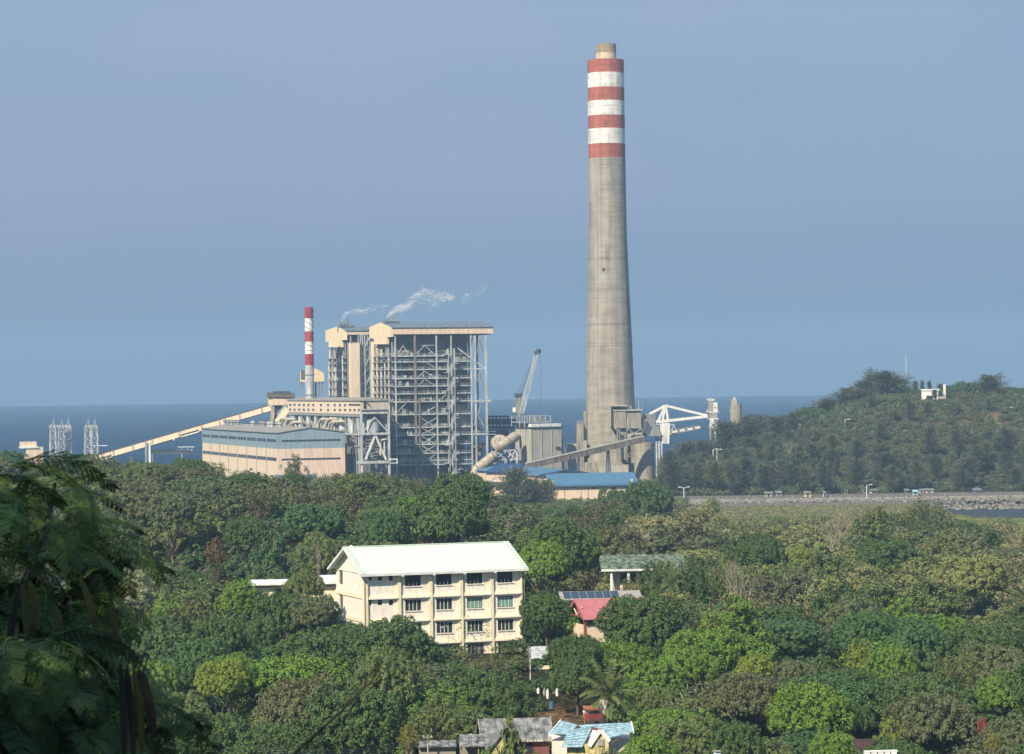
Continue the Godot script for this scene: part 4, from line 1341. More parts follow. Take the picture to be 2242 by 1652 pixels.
func pylons() -> void:
	var d := 1420.0
	var names := ["leftmost lattice pylon of the three under one gantry", "middle lattice pylon of the three under one gantry", "third lattice pylon of the group of three", "left lattice pylon of the pair before the conveyor", "right lattice pylon of the pair before the conveyor"]
	var i := 0
	for q in [[116.0, 0.0], [134.5, 0.0], [148.5, 6.0], [192.0, 0.0], [206.5, 0.0]]:
		var foot := P(q[0] + (1.0 if i in [2, 4] else -1.0) * 1.5, 1000, d + q[1])
		foot.y = 4
		var top := P(q[0], 933, d + q[1])
		var t := thing("lattice_pylon", names[i], "pylon", Vector3.ZERO, 0, "lattice pylons by the sea")
		lattice(t, rect4(foot, 2.0, 2.0), rect4(Vector3(lerpf(foot.x, top.x, 0.9), top.y, foot.z), 1.25, 1.25), 8, 0.2, M.steel_pale)
		var tip := P(q[0] + 0.5, 921, d + q[1])
		for k in rect4(Vector3(top.x, top.y, foot.z), 0.9, 0.9):
			beam("peak_bar", k, Vector3(tip.x, tip.y, foot.z), 0.18, M.steel_pale, t)
		beam("lightning_rod", Vector3(tip.x, tip.y, foot.z), Vector3(tip.x, tip.y + 2.2, foot.z), 0.08, M.steel_pale, t)
		i += 1
	for q in [[106.5, 154.5, "pale gantry beam across the three lattice pylons"], [185.0, 210.5, "pale gantry beam across the pair of lattice pylons"]]:
		var t := thing("gantry_beam", q[2], "gantry", Vector3.ZERO)
		beam("lower_chord", P(q[0], 936.5, d), P(q[1], 936.0, d), 0.5, M.steel_pale, t)
		beam("upper_chord", P(q[0], 932.5, d), P(q[1], 932.0, d), 0.4, M.steel_pale, t)
		for k in 7:
			var xx := lerpf(q[0], q[1], k / 7.0)
			var x2 := lerpf(q[0], q[1], (k + 1) / 7.0)
			beam("brace", P(xx, 936.5 if k % 2 else 932.5, d), P(x2, 932.5 if k % 2 else 936.5, d), 0.25, M.steel_pale, t)
	var bp := P(64, 1010, 1300); bp.y = 4
	var b := thing("flat_roofed_hut", "small cream flat-roofed building below the lattice pylons", "building", bp, 0.3)
	var ty := P(64, 968, 1300).y - 4
	span("wall", Vector3(-1.5, 0, -5), Vector3(6.2, ty - 2.4, 0), M.cream, b)
	span("parapet", Vector3(-3.6, ty - 2.3, -5.5), Vector3(3.4, ty, -0.4), M.cream, b)
	span("roof", Vector3(-4.0, ty - 2.9, -6), Vector3(4.2, ty - 2.2, 0.5), M.white, b)

func concrete_works() -> void:
	# ash silo block left of the chimney
	var base := P(1164, 1030, 1420); base.y = 4
	var rot := 0.12
	var t := thing("precipitator_block", "pale square concrete block with railed deck left of the chimney", "precipitator", base, 0.5)
	var xf := Transform3D(Basis(UP, 0.5), base)
	var fr := func(x: float, y: float) -> Vector3: return hit(xf, c2(x, y).x, c2(x, y).y, 2, 0)
	var sd := func(x: float, y: float) -> Vector3: return hit(xf, c2(x, y).x, c2(x, y).y, 0, 0)
	var W: float = fr.call(822, 1000).x
	var D: float = maxf(sd.call(388, 1000).z, -30.0)
	var top: float = fr.call(545, 905).y
	for i in 3:
		span("wall_panel", Vector3(W * i / 3.0, 0, -0.5), Vector3(W * (i + 1) / 3.0 - 0.08, top, 0), M.concrete_grey, t)
		span("wall_panel", Vector3(0, 0, D * (i + 1) / 3.0 + 0.08), Vector3(0.5, top, D * i / 3.0 - 0.5), M.concrete_grey, t)
	span("core", Vector3(0.6, 0, D + 0.5), Vector3(W - 0.1, top - 0.1, -0.6), M.concrete_grey, t)
	span("deck", Vector3(-0.6, top, D - 0.5), Vector3(W + 0.6, top + 0.5, 0.6), M.steel_dark, t)
	for i in 6:
		span("deck_cover", Vector3(lerpf(0, W, i / 6.0), top + 0.52, -2.4), Vector3(lerpf(0, W, (i + 1) / 6.0) - 0.4, top + 2.0, 0.2), M.white, t)
		span("deck_cover", Vector3(0.1, top + 0.52, lerpf(-2.6, D, (i + 1) / 6.0) + 0.4), Vector3(2.0, top + 1.9, lerpf(-2.6, D, i / 6.0)), M.white_dirty, t)
	var ry0: float = fr.call(500, 850).y
	var ry1: float = fr.call(500, 793).y
	var xr: float = fr.call(745, 800).x
	for z in [-3.0, D * 0.5, D]:
		span("rail", Vector3(-2.0, ry1 - 0.12, z - 0.12), Vector3(xr, ry1 + 0.12, z + 0.12), M.steel_pale, t)
		span("rail", Vector3(-2.0, ry0, z - 0.15), Vector3(xr, ry0 + 0.4, z + 0.15), M.steel, t)
		for i in 6:
			var x := lerpf(-2.0, xr, i / 5.0)
			span("post", Vector3(x - 0.15, top + 0.6, z - 0.15), Vector3(x + 0.15, ry1, z + 0.15), M.steel_pale, t)
	span("platform_floor", Vector3(-2, ry0 - 0.4, D), Vector3(xr, ry0 - 0.05, -2.5), M.steel, t)
	span("switch_house", Vector3(xr * 0.45, ry0, D * 0.6), Vector3(xr * 0.8, ry1 - 0.6, D * 0.3), M.casing_grey, t)
	var g := Geo.new()   # hopper flank on the right
	g.prism([Vector3(W, top - 0.4, -1), Vector3(W, 0, -1), Vector3(W + 5.0, 0, -1), Vector3(W + 3.2, top * 0.55, -1)], Vector3(0, 0, -10))
	put("hopper_flank", g, M.casing_grey, t)
	for x in [0.0, W * 0.33, W * 0.66]:
		span("rib", Vector3(x, 0, 0), Vector3(x + 0.35, top, 0.25), M.concrete_grey, t)
	span("pipe_bracket", fr.call(765, 1095) + Vector3(0, 0, 0.02), fr.call(803, 1078) + Vector3(0, 0, 0.8), M.steel_dark, t)
	# dark conveyor structures behind it
	var dk := thing("coal_yard_frame", "dark steel coal-yard frame between boiler house and crane", "steel frame", Vector3.ZERO)
	for q in [[130, 400, 845, 5.0], [140, 330, 795, 1.2], [150, 380, 900, 3.0], [140, 330, 955, 6.0]]:
		var a := PV(c2(q[0], q[2]), 1520)
		var b := PV(c2(q[1], q[2]), 1520)
		beam("girder", a, b, 3.0, M.steel_dark, dk, q[3] * 0.6)
	for i in 7:
		var a := PV(c2(140 + i * 35, 790), 1520)
		beam("post", Vector3(a.x, 4, a.z), a, 0.6, M.steel_dark, dk)
	# big beige gas duct
	var du := thing("flue_duct", "big beige round flue duct rising beside the boiler house", "duct", Vector3.ZERO)
	tube("duct_run", [PV(c2(5, 1345), 1405), PV(c2(40, 1280), 1405), PV(c2(190, 1165), 1408), PV(c2(205, 1150), 1408)], 2.5, M.pipe_beige, du, 20)
	tube("duct_run", [PV(c2(205, 1090), 1410), PV(c2(240, 1085), 1410), PV(c2(345, 1015), 1416), PV(c2(385, 985), 1420)], 2.5, M.pipe_beige, du, 20)
	tube("duct_run", [PV(c2(375, 985), 1424), PV(c2(520, 963), 1440)], 1.0, M.pipe_beige, du, 12)
	for q in [[40, 1280], [190, 1165], [240, 1085], [340, 1020]]:
		tube("flange", [PV(c2(q[0] - 3, q[1] + 3), 1404), PV(c2(q[0] + 4, q[1] - 3), 1404)], 2.7, M.steel_rust, du, 20)
	var fan := Geo.new()
	fan.lathe([[0.5, 0], [4.2, 0.3], [4.4, 2.0], [4.0, 3.0]], 24)
	var fo := put("fan_casing", fan, M.pipe_beige, du)
	fo.transform = Transform3D(Basis(Vector3.RIGHT, 1.25) * Basis(UP, 0.2), PV(c2(240, 1058), 1418))
	for k in 5:
		var an := 0.5 + k * 0.5
		var p := PV(c2(240, 1062), 1413)
		beam("fan_rib", p, p + Vector3(cos(an), sin(an), 0) * 4.2, 0.3, M.steel_rust, du)
	var tr := thing("duct_trestle", "grey lattice trestle carrying the beige duct", "trestle", Vector3.ZERO)
	for q in [[198, 1115, 198, 1270], [290, 1110, 290, 1250], [405, 1100, 405, 1260], [198, 1120, 405, 1110], [198, 1205, 405, 1200], [205, 1115, 290, 1200], [290, 1120, 210, 1200], [290, 1200, 400, 1115], [300, 1115, 400, 1200], [330, 1260, 390, 1100], [350, 1110, 300, 1230]]:
		beam("brace" if q[0] != q[2] else "leg", PV(c2(q[0], q[1]), 1409), PV(c2(q[2], q[3]), 1409), 0.45, M.steel_pale, tr)
		if q[0] == q[2]:
			beam("leg", PV(c2(q[0] + 14, q[1]), 1413), Vector3(PV(c2(q[0] + 14, q[1]), 1413).x, 3, -1413), 0.45, M.steel, tr)
	# beside the chimney's foot
	var d := 1464.0
	var bl := func(t2: Node3D, called: String, x0: float, x1: float, y0: float, y1: float, dd: float, deep: float, m: Material) -> void:
		var a := PV(c2(x0, y0), dd)
		var b := PV(c2(x1, y1), dd)
		span(called, Vector3(a.x, b.y if called != "foot_block" else 3.0, -dd - deep), Vector3(b.x, a.y, -dd), m, t2)
	var an := thing("chimney_annex", "stepped concrete annex at the chimney's left foot", "annex", Vector3.ZERO)
	bl.call(an, "foot_block", 963, 1030, 872, 1110, 1470.0, 16.0, M.concrete)
	bl.call(an, "tower_block", 1029, 1062, 747, 1110, 1473.0, 12.0, M.concrete)
	bl.call(an, "door_block", 1022, 1058, 1022, 1115, 1468.5, 2.0, M.concrete_grey)
	for k in 5:
		var p := PV(c2(968 + k * 12, 872), 1471)
		beam("railing_post", p, p + UP * 2.2, 0.2, M.concrete_grey, an)
	var pl := P(1338.5, 1050, 1480); pl.y = 3.5
	var pb := thing("chimney_plinth", "broad round concrete plinth round the chimney's base", "plinth", pl)
	var gp := Geo.new(); gp.mapped = true
	gp.lathe([[13.9, 0], [13.7, P(1330, 903, 1467).y - 3.5], [13.0, P(1330, 902, 1467).y - 3.5]], 56)
	put("ring_wall", gp, M.chimney_concrete, pb)
	var inl := thing("gas_inlet_house", "boxy concrete gas inlet house on legs at the chimney", "inlet house", Vector3.ZERO)
	bl.call(inl, "box_wall", 1310, 1428, 742, 905, 1460.0, 14.0, M.concrete)
	bl.call(inl, "box_wall", 1431, 1570, 742, 905, 1460.6, 14.0, M.concrete)
	bl.call(inl, "edge_frame", 1280, 1440, 690, 700, 1460.0, 9.0, M.concrete_grey)
	bl.call(inl, "edge_frame", 1277, 1287, 690, 895, 1460.0, 9.0, M.concrete_grey)
	bl.call(inl, "dark_return", 1287, 1309, 705, 890, 1462.0, 9.0, M.concrete_grey)
	bl.call(inl, "roof_ledge", 1305, 1575, 734, 742, 1459.5, 15.0, M.concrete_grey)
	bl.call(inl, "leg_shaft", 1376, 1430, 908, 1205, 1462.0, 8.0, M.concrete)
	bl.call(inl, "leg_shaft", 1440, 1505, 1010, 1235, 1466.0, 6.0, M.concrete)
	bl.call(inl, "cross_panel", 1438, 1575, 905, 1010, 1463.0, 1.0, M.concrete_grey)
	bl.call(inl, "dark_return", 1320, 1374, 905, 960, 1470.0, 3.0, M.shelf_dark)
	for q in [[1440, 908, 1570, 1005], [1570, 908, 1440, 1005], [1436, 905, 1436, 1225], [1577, 905, 1577, 1015], [1310, 900, 1378, 945], [1345, 915, 1345, 1215], [1365, 915, 1365, 1215], [1440, 1165, 1505, 1100], [1440, 1005, 1577, 1008], [1345, 1000, 1365, 960], [1345, 1060, 1365, 1020], [1345, 1120, 1365, 1080], [1345, 1180, 1365, 1140], [1440, 1170, 1505, 1170], [1440, 905, 1577, 905]]:
		beam("brace", PV(c2(q[0], q[1]), 1459.0), PV(c2(q[2], q[3]), 1459.0), 0.5, M.steel_rust if q[1] > 950 else M.casing_grey, inl)
	for x in [1440, 1462, 1478, 1545, 1580]:
		var p := PV(c2(x, 740), 1466)
		beam("railing_post", p, p + UP * (2.6 if x < 1500 else 5.2), 0.3, M.steel, inl)
	# round concrete silo and grey hopper
	var sp := PV(c2(1597, 1340), 1440); sp.y = 3.5
	var si := thing("concrete_silo", "squat round weathered concrete silo right of the chimney", "silo", sp)
	var gs := Geo.new(); gs.mapped = true
	gs.lathe([[4.95, 0], [4.95, PV(c2(1597, 1040), 1440).y - 3.5]], 40)
	put("drum", gs, M.chimney_concrete, si)
	for k in 4:
		var g5 := Geo.new()
		g5.lathe([[5.05, 4.0 + 4.4 * k], [5.05, 4.15 + 4.4 * k]], 40, Vector3.ZERO, false)
		put("ring_joint", g5, M.concrete_grey, si)
	var ho := thing("grey_hopper", "grey ribbed sheet-metal hopper right of the gas inlet house", "hopper", Vector3.ZERO)
	for k in 7:
		var y := 775 + k * 18
		bl.call(ho, "ribbed_sheet", 1590 + k * 3, 1702, y, y + 15, 1464.0 - k * 0.15, 5.0, M.casing_grey)
	var hg := Geo.new()
	hg.prism([PV(c2(1578, 800), 1462), PV(c2(1578, 985), 1462), PV(c2(1650, 985), 1462), PV(c2(1682, 905), 1462)], Vector3(0, 0, -6))
	put("dark_chute", hg, M.steel_dark, ho)
	var hh := Geo.new()
	hh.prism([PV(c2(1690, 890), 1461), PV(c2(1642, 980), 1461), PV(c2(1772, 980), 1461), PV(c2(1728, 890), 1461)], Vector3(0, 0, -7))
	put("hopper_cone", hh, M.casing_grey, ho)
	bl.call(ho, "edge_beam", 1640, 1775, 978, 990, 1460.5, 7.0, M.steel_dark)
	for x in [1710, 1735, 1760]:
		var p := PV(c2(x, 990), 1463)
		beam("leg", p, Vector3(p.x, 3, p.z), 0.7, M.steel_pale, ho)
	for k in 6:
		beam("brace", PV(c2(1708, 1010 + k * 40), 1463), PV(c2(1760, 1030 + k * 40), 1463), 0.45, M.steel, ho)
	# low concrete boxes along the ground
	var i := 0
	for q in [["ash_pit", "small rounded concrete ash bin left of the chimney's foot", 880, 965, 1062, 1295, 1440.0, M.concrete_grey], ["low_concrete_box", "low grey concrete box under the slanting conveyor", 1170, 1450, 1262, 1335, 1435.0, M.concrete_grey], ["valve_house", "squat concrete valve house at the chimney's foot", 1036, 1165, 1238, 1315, 1438.0, M.concrete]]:
		var t3 := thing(q[0], q[1], "building", Vector3.ZERO)
		bl.call(t3, "foot_block", q[2], q[3], q[4], q[5], q[6], 9.0, q[7])
		bl.call(t3, "roof_ledge", q[2] - 3, q[3] + 3, q[4] - 7, q[4], q[6] + 0.4, 9.5, M.concrete)
	# slanting conveyor in front
	var cv := thing("slanting_conveyor", "thin grey-brown conveyor slanting up to the concrete silo", "conveyor", Vector3.ZERO)
	var c0 := PV(c2(490, 1268), 1395)
	var c1_ := PV(c2(1590, 1013), 1428)
	beam("belt_gallery", c0, c1_, 2.2, M.steel_rust, cv, 2.6)
	beam("cover", c0 + UP * 1.6, c1_ + UP * 1.6, 2.5, M.concrete_grey, cv, 0.5)
	for f in [0.12, 0.24, 0.36, 0.5, 0.62, 0.75, 0.88]:
		var p := c0.lerp(c1_, f)
		box("joint_cover", p + Vector3(0, -0.1, 1.15), Vector3(1.2, 2.2, 0.2), M.steel_dark, cv)
	for f in [0.44, 0.685, 0.7]:
		var p := c0.lerp(c1_, f)
		for dx in [-1.0, 1.0]:
			beam("bent_leg", p, Vector3(p.x + dx, 3, p.z), 0.6, M.steel_dark, cv)

func crane() -> void:
	var d := 1540.0
	var t := thing("jib_crane", "grey lattice-jib crane standing over the concrete block", "crane", Vector3.ZERO)
	var tip := PV(c2(592, 200), d)
	var a := PV(c2(412, 800), d)
	var b := PV(c2(462, 770), d)
	var f := [a + Vector3(0, 0, -2), b + Vector3(0, 0, -2), b + Vector3(0, 0, 2), a + Vector3(0, 0, 2)]
	var m := PV(c2(475, 560), d)
	var m2 := PV(c2(518, 560), d)
	var mid := [m + Vector3(0, 0, -1.6), m2 + Vector3(0, 0, -1.6), m2 + Vector3(0, 0, 1.6), m + Vector3(0, 0, 1.6)]
	lattice(t, f, mid, 4, 0.28, M.steel_pale)
	var hd := [tip + Vector3(-1.0, 0, -0.6), tip + Vector3(0.6, 0, -0.6), tip + Vector3(0.6, 0, 0.6), tip + Vector3(-1.0, 0, 0.6)]
	lattice(t, mid, hd, 9, 0.26, M.steel_pale)
	var head := Geo.new()
	head.lathe([[0.3, -0.9], [1.5, -0.9], [1.5, 0.9], [0.3, 0.9]], 18)
	var ho := put("jib_sheave", head, M.steel_dark, t)
	ho.transform = Transform3D(Basis(Vector3.RIGHT, PI / 2), PV(c2(602, 186), d))
	box("jib_cap", PV(c2(590, 200), d), Vector3(3.0, 1.6, 2.0), M.steel_dark, t)
	var p0 := PV(c2(388, 770), d)
	var p1 := PV(c2(440, 610), d)
	span("machine_tower", Vector3(p0.x, p0.y, -d - 3), Vector3(p1.x, p1.y, -d - 0.5), M.casing_grey, t)
	span("tower_head", Vector3(p0.x - 0.5, p1.y, -d - 3.5), Vector3(p1.x + 0.8, PV(c2(400, 580), d).y, -d), M.steel_dark, t)
	span("driver_cab", PV(c2(362, 755), d) + Vector3(0, 0, -2), PV(c2(392, 712), d), M.white, t)
	span("slew_deck", PV(c2(355, 800), d) + Vector3(0, 0, -5), PV(c2(480, 775), d) + Vector3(0, 0, 2), M.steel_dark, t)
	for o in [[400, 595, 585, 195], [425, 600, 590, 205], [440, 605, 560, 250]]:
		beam("stay_rope", PV(c2(o[0], o[1]), d), PV(c2(o[2], o[3]), d), 0.16, M.wire, t)
	beam("hoist_rope", PV(c2(625, 200), d), PV(c2(628, 790), d), 0.12, M.wire, t)
	var hp := PV(c2(420, 800), d)
	for dx in [-3.0, 3.0]:
		for dz in [-3.0, 3.0]:
			beam("portal_leg", hp + Vector3(dx, 0, dz), Vector3(hp.x + dx, 3, hp.z + dz), 1.0, M.casing_grey, t)

func harbour() -> void:
	# white ship loader behind the hill's foot
	var d := 1600.0
	var t := thing("ship_unloader", "white A-frame ship unloader with long boom over the trees", "ship unloader", Vector3.ZERO)
	var top := PV(c6(130, 396), d)
	for q in [[86, 490, 0.8], [112, 490, 0.7], [148, 492, 0.8]]:
		beam("mast_leg", top, PV(c6(q[0], q[1]), d), q[2] * 1.6, M.white, t)
	beam("boom_stay", top, PV(c6(378, 455), d), 1.3, M.white, t)
	beam("boom", PV(c6(75, 493), d), PV(c6(380, 459), d), 1.5, M.white, t)
	beam("boom_stay", top, PV(c6(36, 446), d), 1.3, M.white, t)
	beam("rear_boom", PV(c6(36, 446), d), PV(c6(20, 470), d), 1.2, M.white, t)
	span("machine_house", PV(c6(78, 503), d) + Vector3(0, 0, -4), PV(c6(150, 482), d), M.white, t)
	for q in [[108, 500, 116, 620], [148, 500, 140, 620], [130, 500, 128, 620]]:
		beam("portal_leg", PV(c6(q[0], q[1]), d), PV(c6(q[2], q[3]), d), 2.0, M.white, t)
	beam("portal_tie", PV(c6(110, 540), d), PV(c6(146, 540), d), 1.4, M.white, t)
	beam("portal_tie", PV(c6(112, 580), d), PV(c6(144, 580), d), 1.4, M.white_dirty, t)
	for q in [[108, 500, 144, 545], [146, 500, 110, 545]]:
		beam("brace", PV(c6(q[0], q[1]), d), PV(c6(q[2], q[3]), d), 0.8, M.white, t)
	var lb := thing("jetty_conveyor", "low white jetty conveyor beneath the ship unloader's boom", "conveyor", Vector3.ZERO)
	beam("belt_gallery", PV(c6(158, 556), d + 20), PV(c6(330, 524), d + 30), 2.0, M.white_dirty, lb, 2.2)
	for k in 4:
		beam("girder", PV(c6(170 + k * 45, 552 - k * 8), d + 18), PV(c6(200 + k * 45, 548 - k * 8), d + 18), 2.0, M.white, lb, 1.0)
	for q in [[178, 508, 195, 548], [178, 508, 165, 552]]:
		beam("brace", PV(c6(q[0], q[1]), d + 20), PV(c6(q[2], q[3]), d + 20), 0.4, M.steel_pale, lb)
	# white tower at the jetty
	var w := thing("jetty_tower", "narrow white jetty tower with cabin and decks", "tower", Vector3.ZERO)
	var bl := func(called: String, x0: float, x1: float, y0: float, y1: float, m: Material, deep := 5.0) -> void:
		var a := PV(c6(x0, y0), d)
		var b := PV(c6(x1, y1), d)
		span(called, Vector3(a.x, b.y, -d - deep), Vector3(b.x, a.y, -d), m, w)
	bl.call("upper_wall", 385, 412, 366, 432, M.white_dirty)
	bl.call("upper_wall", 412.5, 438, 378, 430, M.white)
	bl.call("roof", 378, 420, 357, 366, M.white)
	bl.call("deck", 374, 446, 430, 436, M.white, 7.0)
	bl.call("cabin", 390, 436, 437, 470, M.white_dirty)
	bl.call("deck", 378, 448, 471, 476, M.white, 7.0)
	bl.call("lower_wall", 392, 415, 477, 525, M.white)
	bl.call("lower_wall", 416, 442, 485, 525, M.white_dirty)
	bl.call("deck", 384, 446, 525, 530, M.white_dirty, 7.0)
	bl.call("leg", 418, 430, 531, 610, M.white)
	bl.call("leg", 392, 400, 531, 610, M.white_dirty)
	bl.call("window", 420, 432, 402, 414, M.glass, 5.1)
	bl.call("window", 398, 408, 440, 458, M.glass, 5.1)
	for q in [[388, 360, 388, 350], [400, 360, 402, 352], [376, 430, 376, 418], [446, 430, 446, 416], [394, 480, 440, 520], [440, 480, 394, 520]]:
		beam("railing_post", PV(c6(q[0], q[1]), d - 0.3), PV(c6(q[2], q[3]), d - 0.3), 0.35, M.white, w)
	# grey silo in the distance
	var sp := PV(c6(547, 560), 1660); sp.y = 0
	var si := thing("distant_silo", "small grey-tan silo beyond the jetty tower", "silo", sp)
	var g := Geo.new(); g.mapped = true
	g.lathe([[3.35, 0], [3.35, PV(c6(547, 392), 1660).y], [3.0, PV(c6(547, 387), 1660).y]], 30)
	put("drum", g, M.chimney_concrete, si)
	box("roof_hut", Vector3(-1.0, PV(c6(540, 374), 1660).y, 0), Vector3(3.0, 3.0, 3), M.concrete_grey, si)
	box("roof_hut", Vector3(-0.8, PV(c6(540, 362), 1660).y, 0), Vector3(1.2, 3.0, 1.2), M.steel_pale, si)
	# hilltop house and radio mast
	var hp := PV(c6(1690, 360), 1474)
	var hs := thing("hilltop_house", "white flat-roofed house among the trees on the hilltop", "house", Vector3(hp.x, 0, hp.z), -0.1)
	var y0 := PV(c6(1690, 362), 1474).y - 6
	var y1 := PV(c6(1690, 308), 1474).y
	var px := func(x: float) -> float: return PV(c6(x, 330), 1474).x - hp.x
	span("wall", Vector3(px.call(1642), y0, -8), Vector3(px.call(1738), y1, 0), M.white, hs)
	span("roof", Vector3(px.call(1640), y1, -8.5), Vector3(px.call(1745), y1 + 0.8, 0.4), M.white, hs)
	span("side_wing", Vector3(px.call(1740), y0, -8), Vector3(px.call(1785), y1 - 3.0, -1), M.white_dirty, hs)
	span("water_tank", Vector3(px.call(1770), y1 - 3, -6), Vector3(px.call(1783), y1 + 3.2, -2), M.white, hs)
	span("window", Vector3(px.call(1668), y1 - 7, -0.1), Vector3(px.call(1708), y1 - 2.5, 0.06), M.glass, hs)
	span("window", Vector3(px.call(1716), y1 - 6, -0.1), Vector3(px.call(1728), y1 - 3, 0.06), M.glass, hs)
	var ra := thing("radio_mast", "thin pale radio mast standing above the hilltop trees", "mast", Vector3.ZERO)
	beam("pole", PV(c6(1544, 260), 1505), PV(c6(1545, 95), 1505), 0.16, M.steel_pale, ra)
	for k in 4:
		var p := PV(c6(1544.5, 215 - k * 28), 1505)
		beam("antenna", p + Vector3(0.5, -1.5, 0), p + Vector3(0.5, 1.5, 0), 0.2, M.steel_pale, ra)
	# shore road, wall and fence
	var road := Geo.new()
	for i in 40:
		var xa := 60.0 + i * 9.0
		var da := 1232.0 + 3.0 * sin(xa * 0.01)
		for band in [[0.0, 5.5, 3.32]]:
			road.quad(Vector3(xa, 3.36, -da), Vector3(xa + 9.0, 3.36, -da), Vector3(xa + 9.0, 3.36, -da - 6.5), Vector3(xa, 3.36, -da - 6.5))
	struct("shore_road", road, M.asphalt)
	var sea := Geo.new(); 
	for i in 52:
		var xa := 56.0 + i * 7.0
		sea.box(Vector3(xa + 3.5, 2.6, -1226.0), Vector3(6.95, 3.0, 1.0))
	var wall := thing("shore_wall", "long low pale shore wall edging the road by the bay", "wall", Vector3.ZERO)
	put("wall_course", sea, M.white_dirty, wall)
	var rk := Geo.new()
	var rr := RandomNumberGenerator.new(); rr.seed = 9
	for i in 1700:
		var xa := rr.randf_range(70, 330)
		var s := rr.randf_range(0.6, 2.0)
		var dz := rr.randf_range(0, 34)
		rk.box(Vector3(xa, maxf(ground(xa, 1224.0 - dz), -0.3) + rr.randf_range(-0.1, 0.25), -1224.0 + dz), Vector3(s, s * 0.6, s), Basis.from_euler(Vector3(rr.randf(), rr.randf() * 6, rr.randf())))
	struct("rubble_shore", rk, M.rock, "stuff")
	for i in 34:
		var xa := 78.0 + i * 8.0
		var fp := thing("fence_post", "thin pale fence post on the shore wall, %s from the left" % (ORDER[i] if i < 12 else ("%dth" % (i + 1) if i % 10 > 2 or i < 20 else ["21st", "22nd", "23rd", "31st", "32nd", "33rd"][i % 10 + 3 * int(i > 29)])), "fence post", Vector3(xa, 4.0, -1225.6), 0, "fence posts along the shore wall")
		box("post", Vector3(0, 0.5, 0), Vector3(0.16, 1.5, 0.16), M.white_dirty, fp)
	# lamp posts
	var lamps := [[240, 880, 945, 1236.0, 2], [1318, 866, 982, 1222.0, 1], [1520, 465, 530, 1430.0, 1], [1190, 480, 562, 1420.0, 1], [1985, 440, 515, 1440.0, 1], [2150, 410, 478, 1425.0, 1], [412, 655, 716, 1420.0, 1], [434, 658, 716, 1422.0, 1]]
	var said := ["twin-armed lamp post left of the shore road", "tall lamp post on the shore wall before the yellow hut", "curved lamp post on the bare slope under the hilltop trees", "lamp post on the hillside above the casuarinas", "lamp post beside the earth cutting near the hilltop", "lamp post nearest the picture's right edge on the hill", "left one of two lamp posts in the dark casuarinas", "right one of two lamp posts in the dark casuarinas"]
	for i in lamps.size():
		var q: Array = lamps[i]
		var foot := PV(c6(q[0], q[2]), q[3])
		var hd := PV(c6(q[0], q[1]), q[3])
		var lp := thing("lamp_post", said[i], "lamp post", Vector3(foot.x, minf(ground(foot.x, q[3]), foot.y), foot.z), 0, "lamp posts round the bay")
		var hh := hd.y - lp.position.y
		tube("pole", [Vector3(0, 0, 0), Vector3(0, hh, 0)], 0.2, M.white, lp, 6)
		for k in q[4]:
			var sgn := 1.0 if k == 0 else -1.0
			beam("arm", Vector3(0, hh - 0.1, 0), Vector3(sgn * 1.6, hh + 0.3, 0), 0.16, M.white, lp)
			box("lamp_head", Vector3(sgn * 1.9, hh + 0.3, 0), Vector3(1.1, 0.3, 0.5), M.white, lp)
	# beach huts under the casuarinas
	var hutm := [[800, 885, 12, "white_dirty", "white shack"], [970, 928, 14, "yellow_wall", "pale shack"], [1195, 888, 6, "white", "narrow white shack"], [1325, 905, 18, "cream_yellow", "yellow kiosk"], [1370, 928, 8, "sky_blue_roof", "blue kiosk"], [1555, 888, 9, "steel_rust", "rusty shack"], [1605, 900, 10, "sky_blue_roof", "blue shack"], [1685, 887, 20, "cream", "cream shack"], [1970, 892, 16, "blue_roof", "blue-tarp shack"], [740, 938, 16, "white_dirty", "low white stall"], [1070, 905, 5, "white", "white stall"], [1640, 880, 8, "barge_pink", "pink shack"], [70, 855, 12, "white", "white shed"], [120, 885, 6, "white_dirty", "pale shed"]]
	for q in hutm:
		var p := PV(c6(q[0], q[1] + 22), 1256.0 + fmod(q[0] * 7.0, 26.0))
		var hx := thing("beach_shack", "small %s %s" % [q[4], "under the casuarinas beside the shore road" if q[0] > 200 else "below the round concrete silo"], "shack", Vector3(p.x, 3.0, p.z), 0, "shacks by the shore road")
		var hw: float = q[2] * 0.10
		span("wall", Vector3(-hw, 0, -3), Vector3(hw, 2.0, 0), M[q[3]], hx)
		thick_roof("roof", [Vector3(-hw - 0.3, 1.95, 0.6), Vector3(hw + 0.3, 1.95, 0.6), Vector3(hw + 0.3, 2.7, -3.2), Vector3(-hw - 0.3, 2.7, -3.2)], 0.12, M.grey_roof if q[0] % 3 else M[q[3]], hx)
		span("door", Vector3(-0.4, 0, 0), Vector3(0.4, 1.7, 0.05), M.shelf_dark, hx)

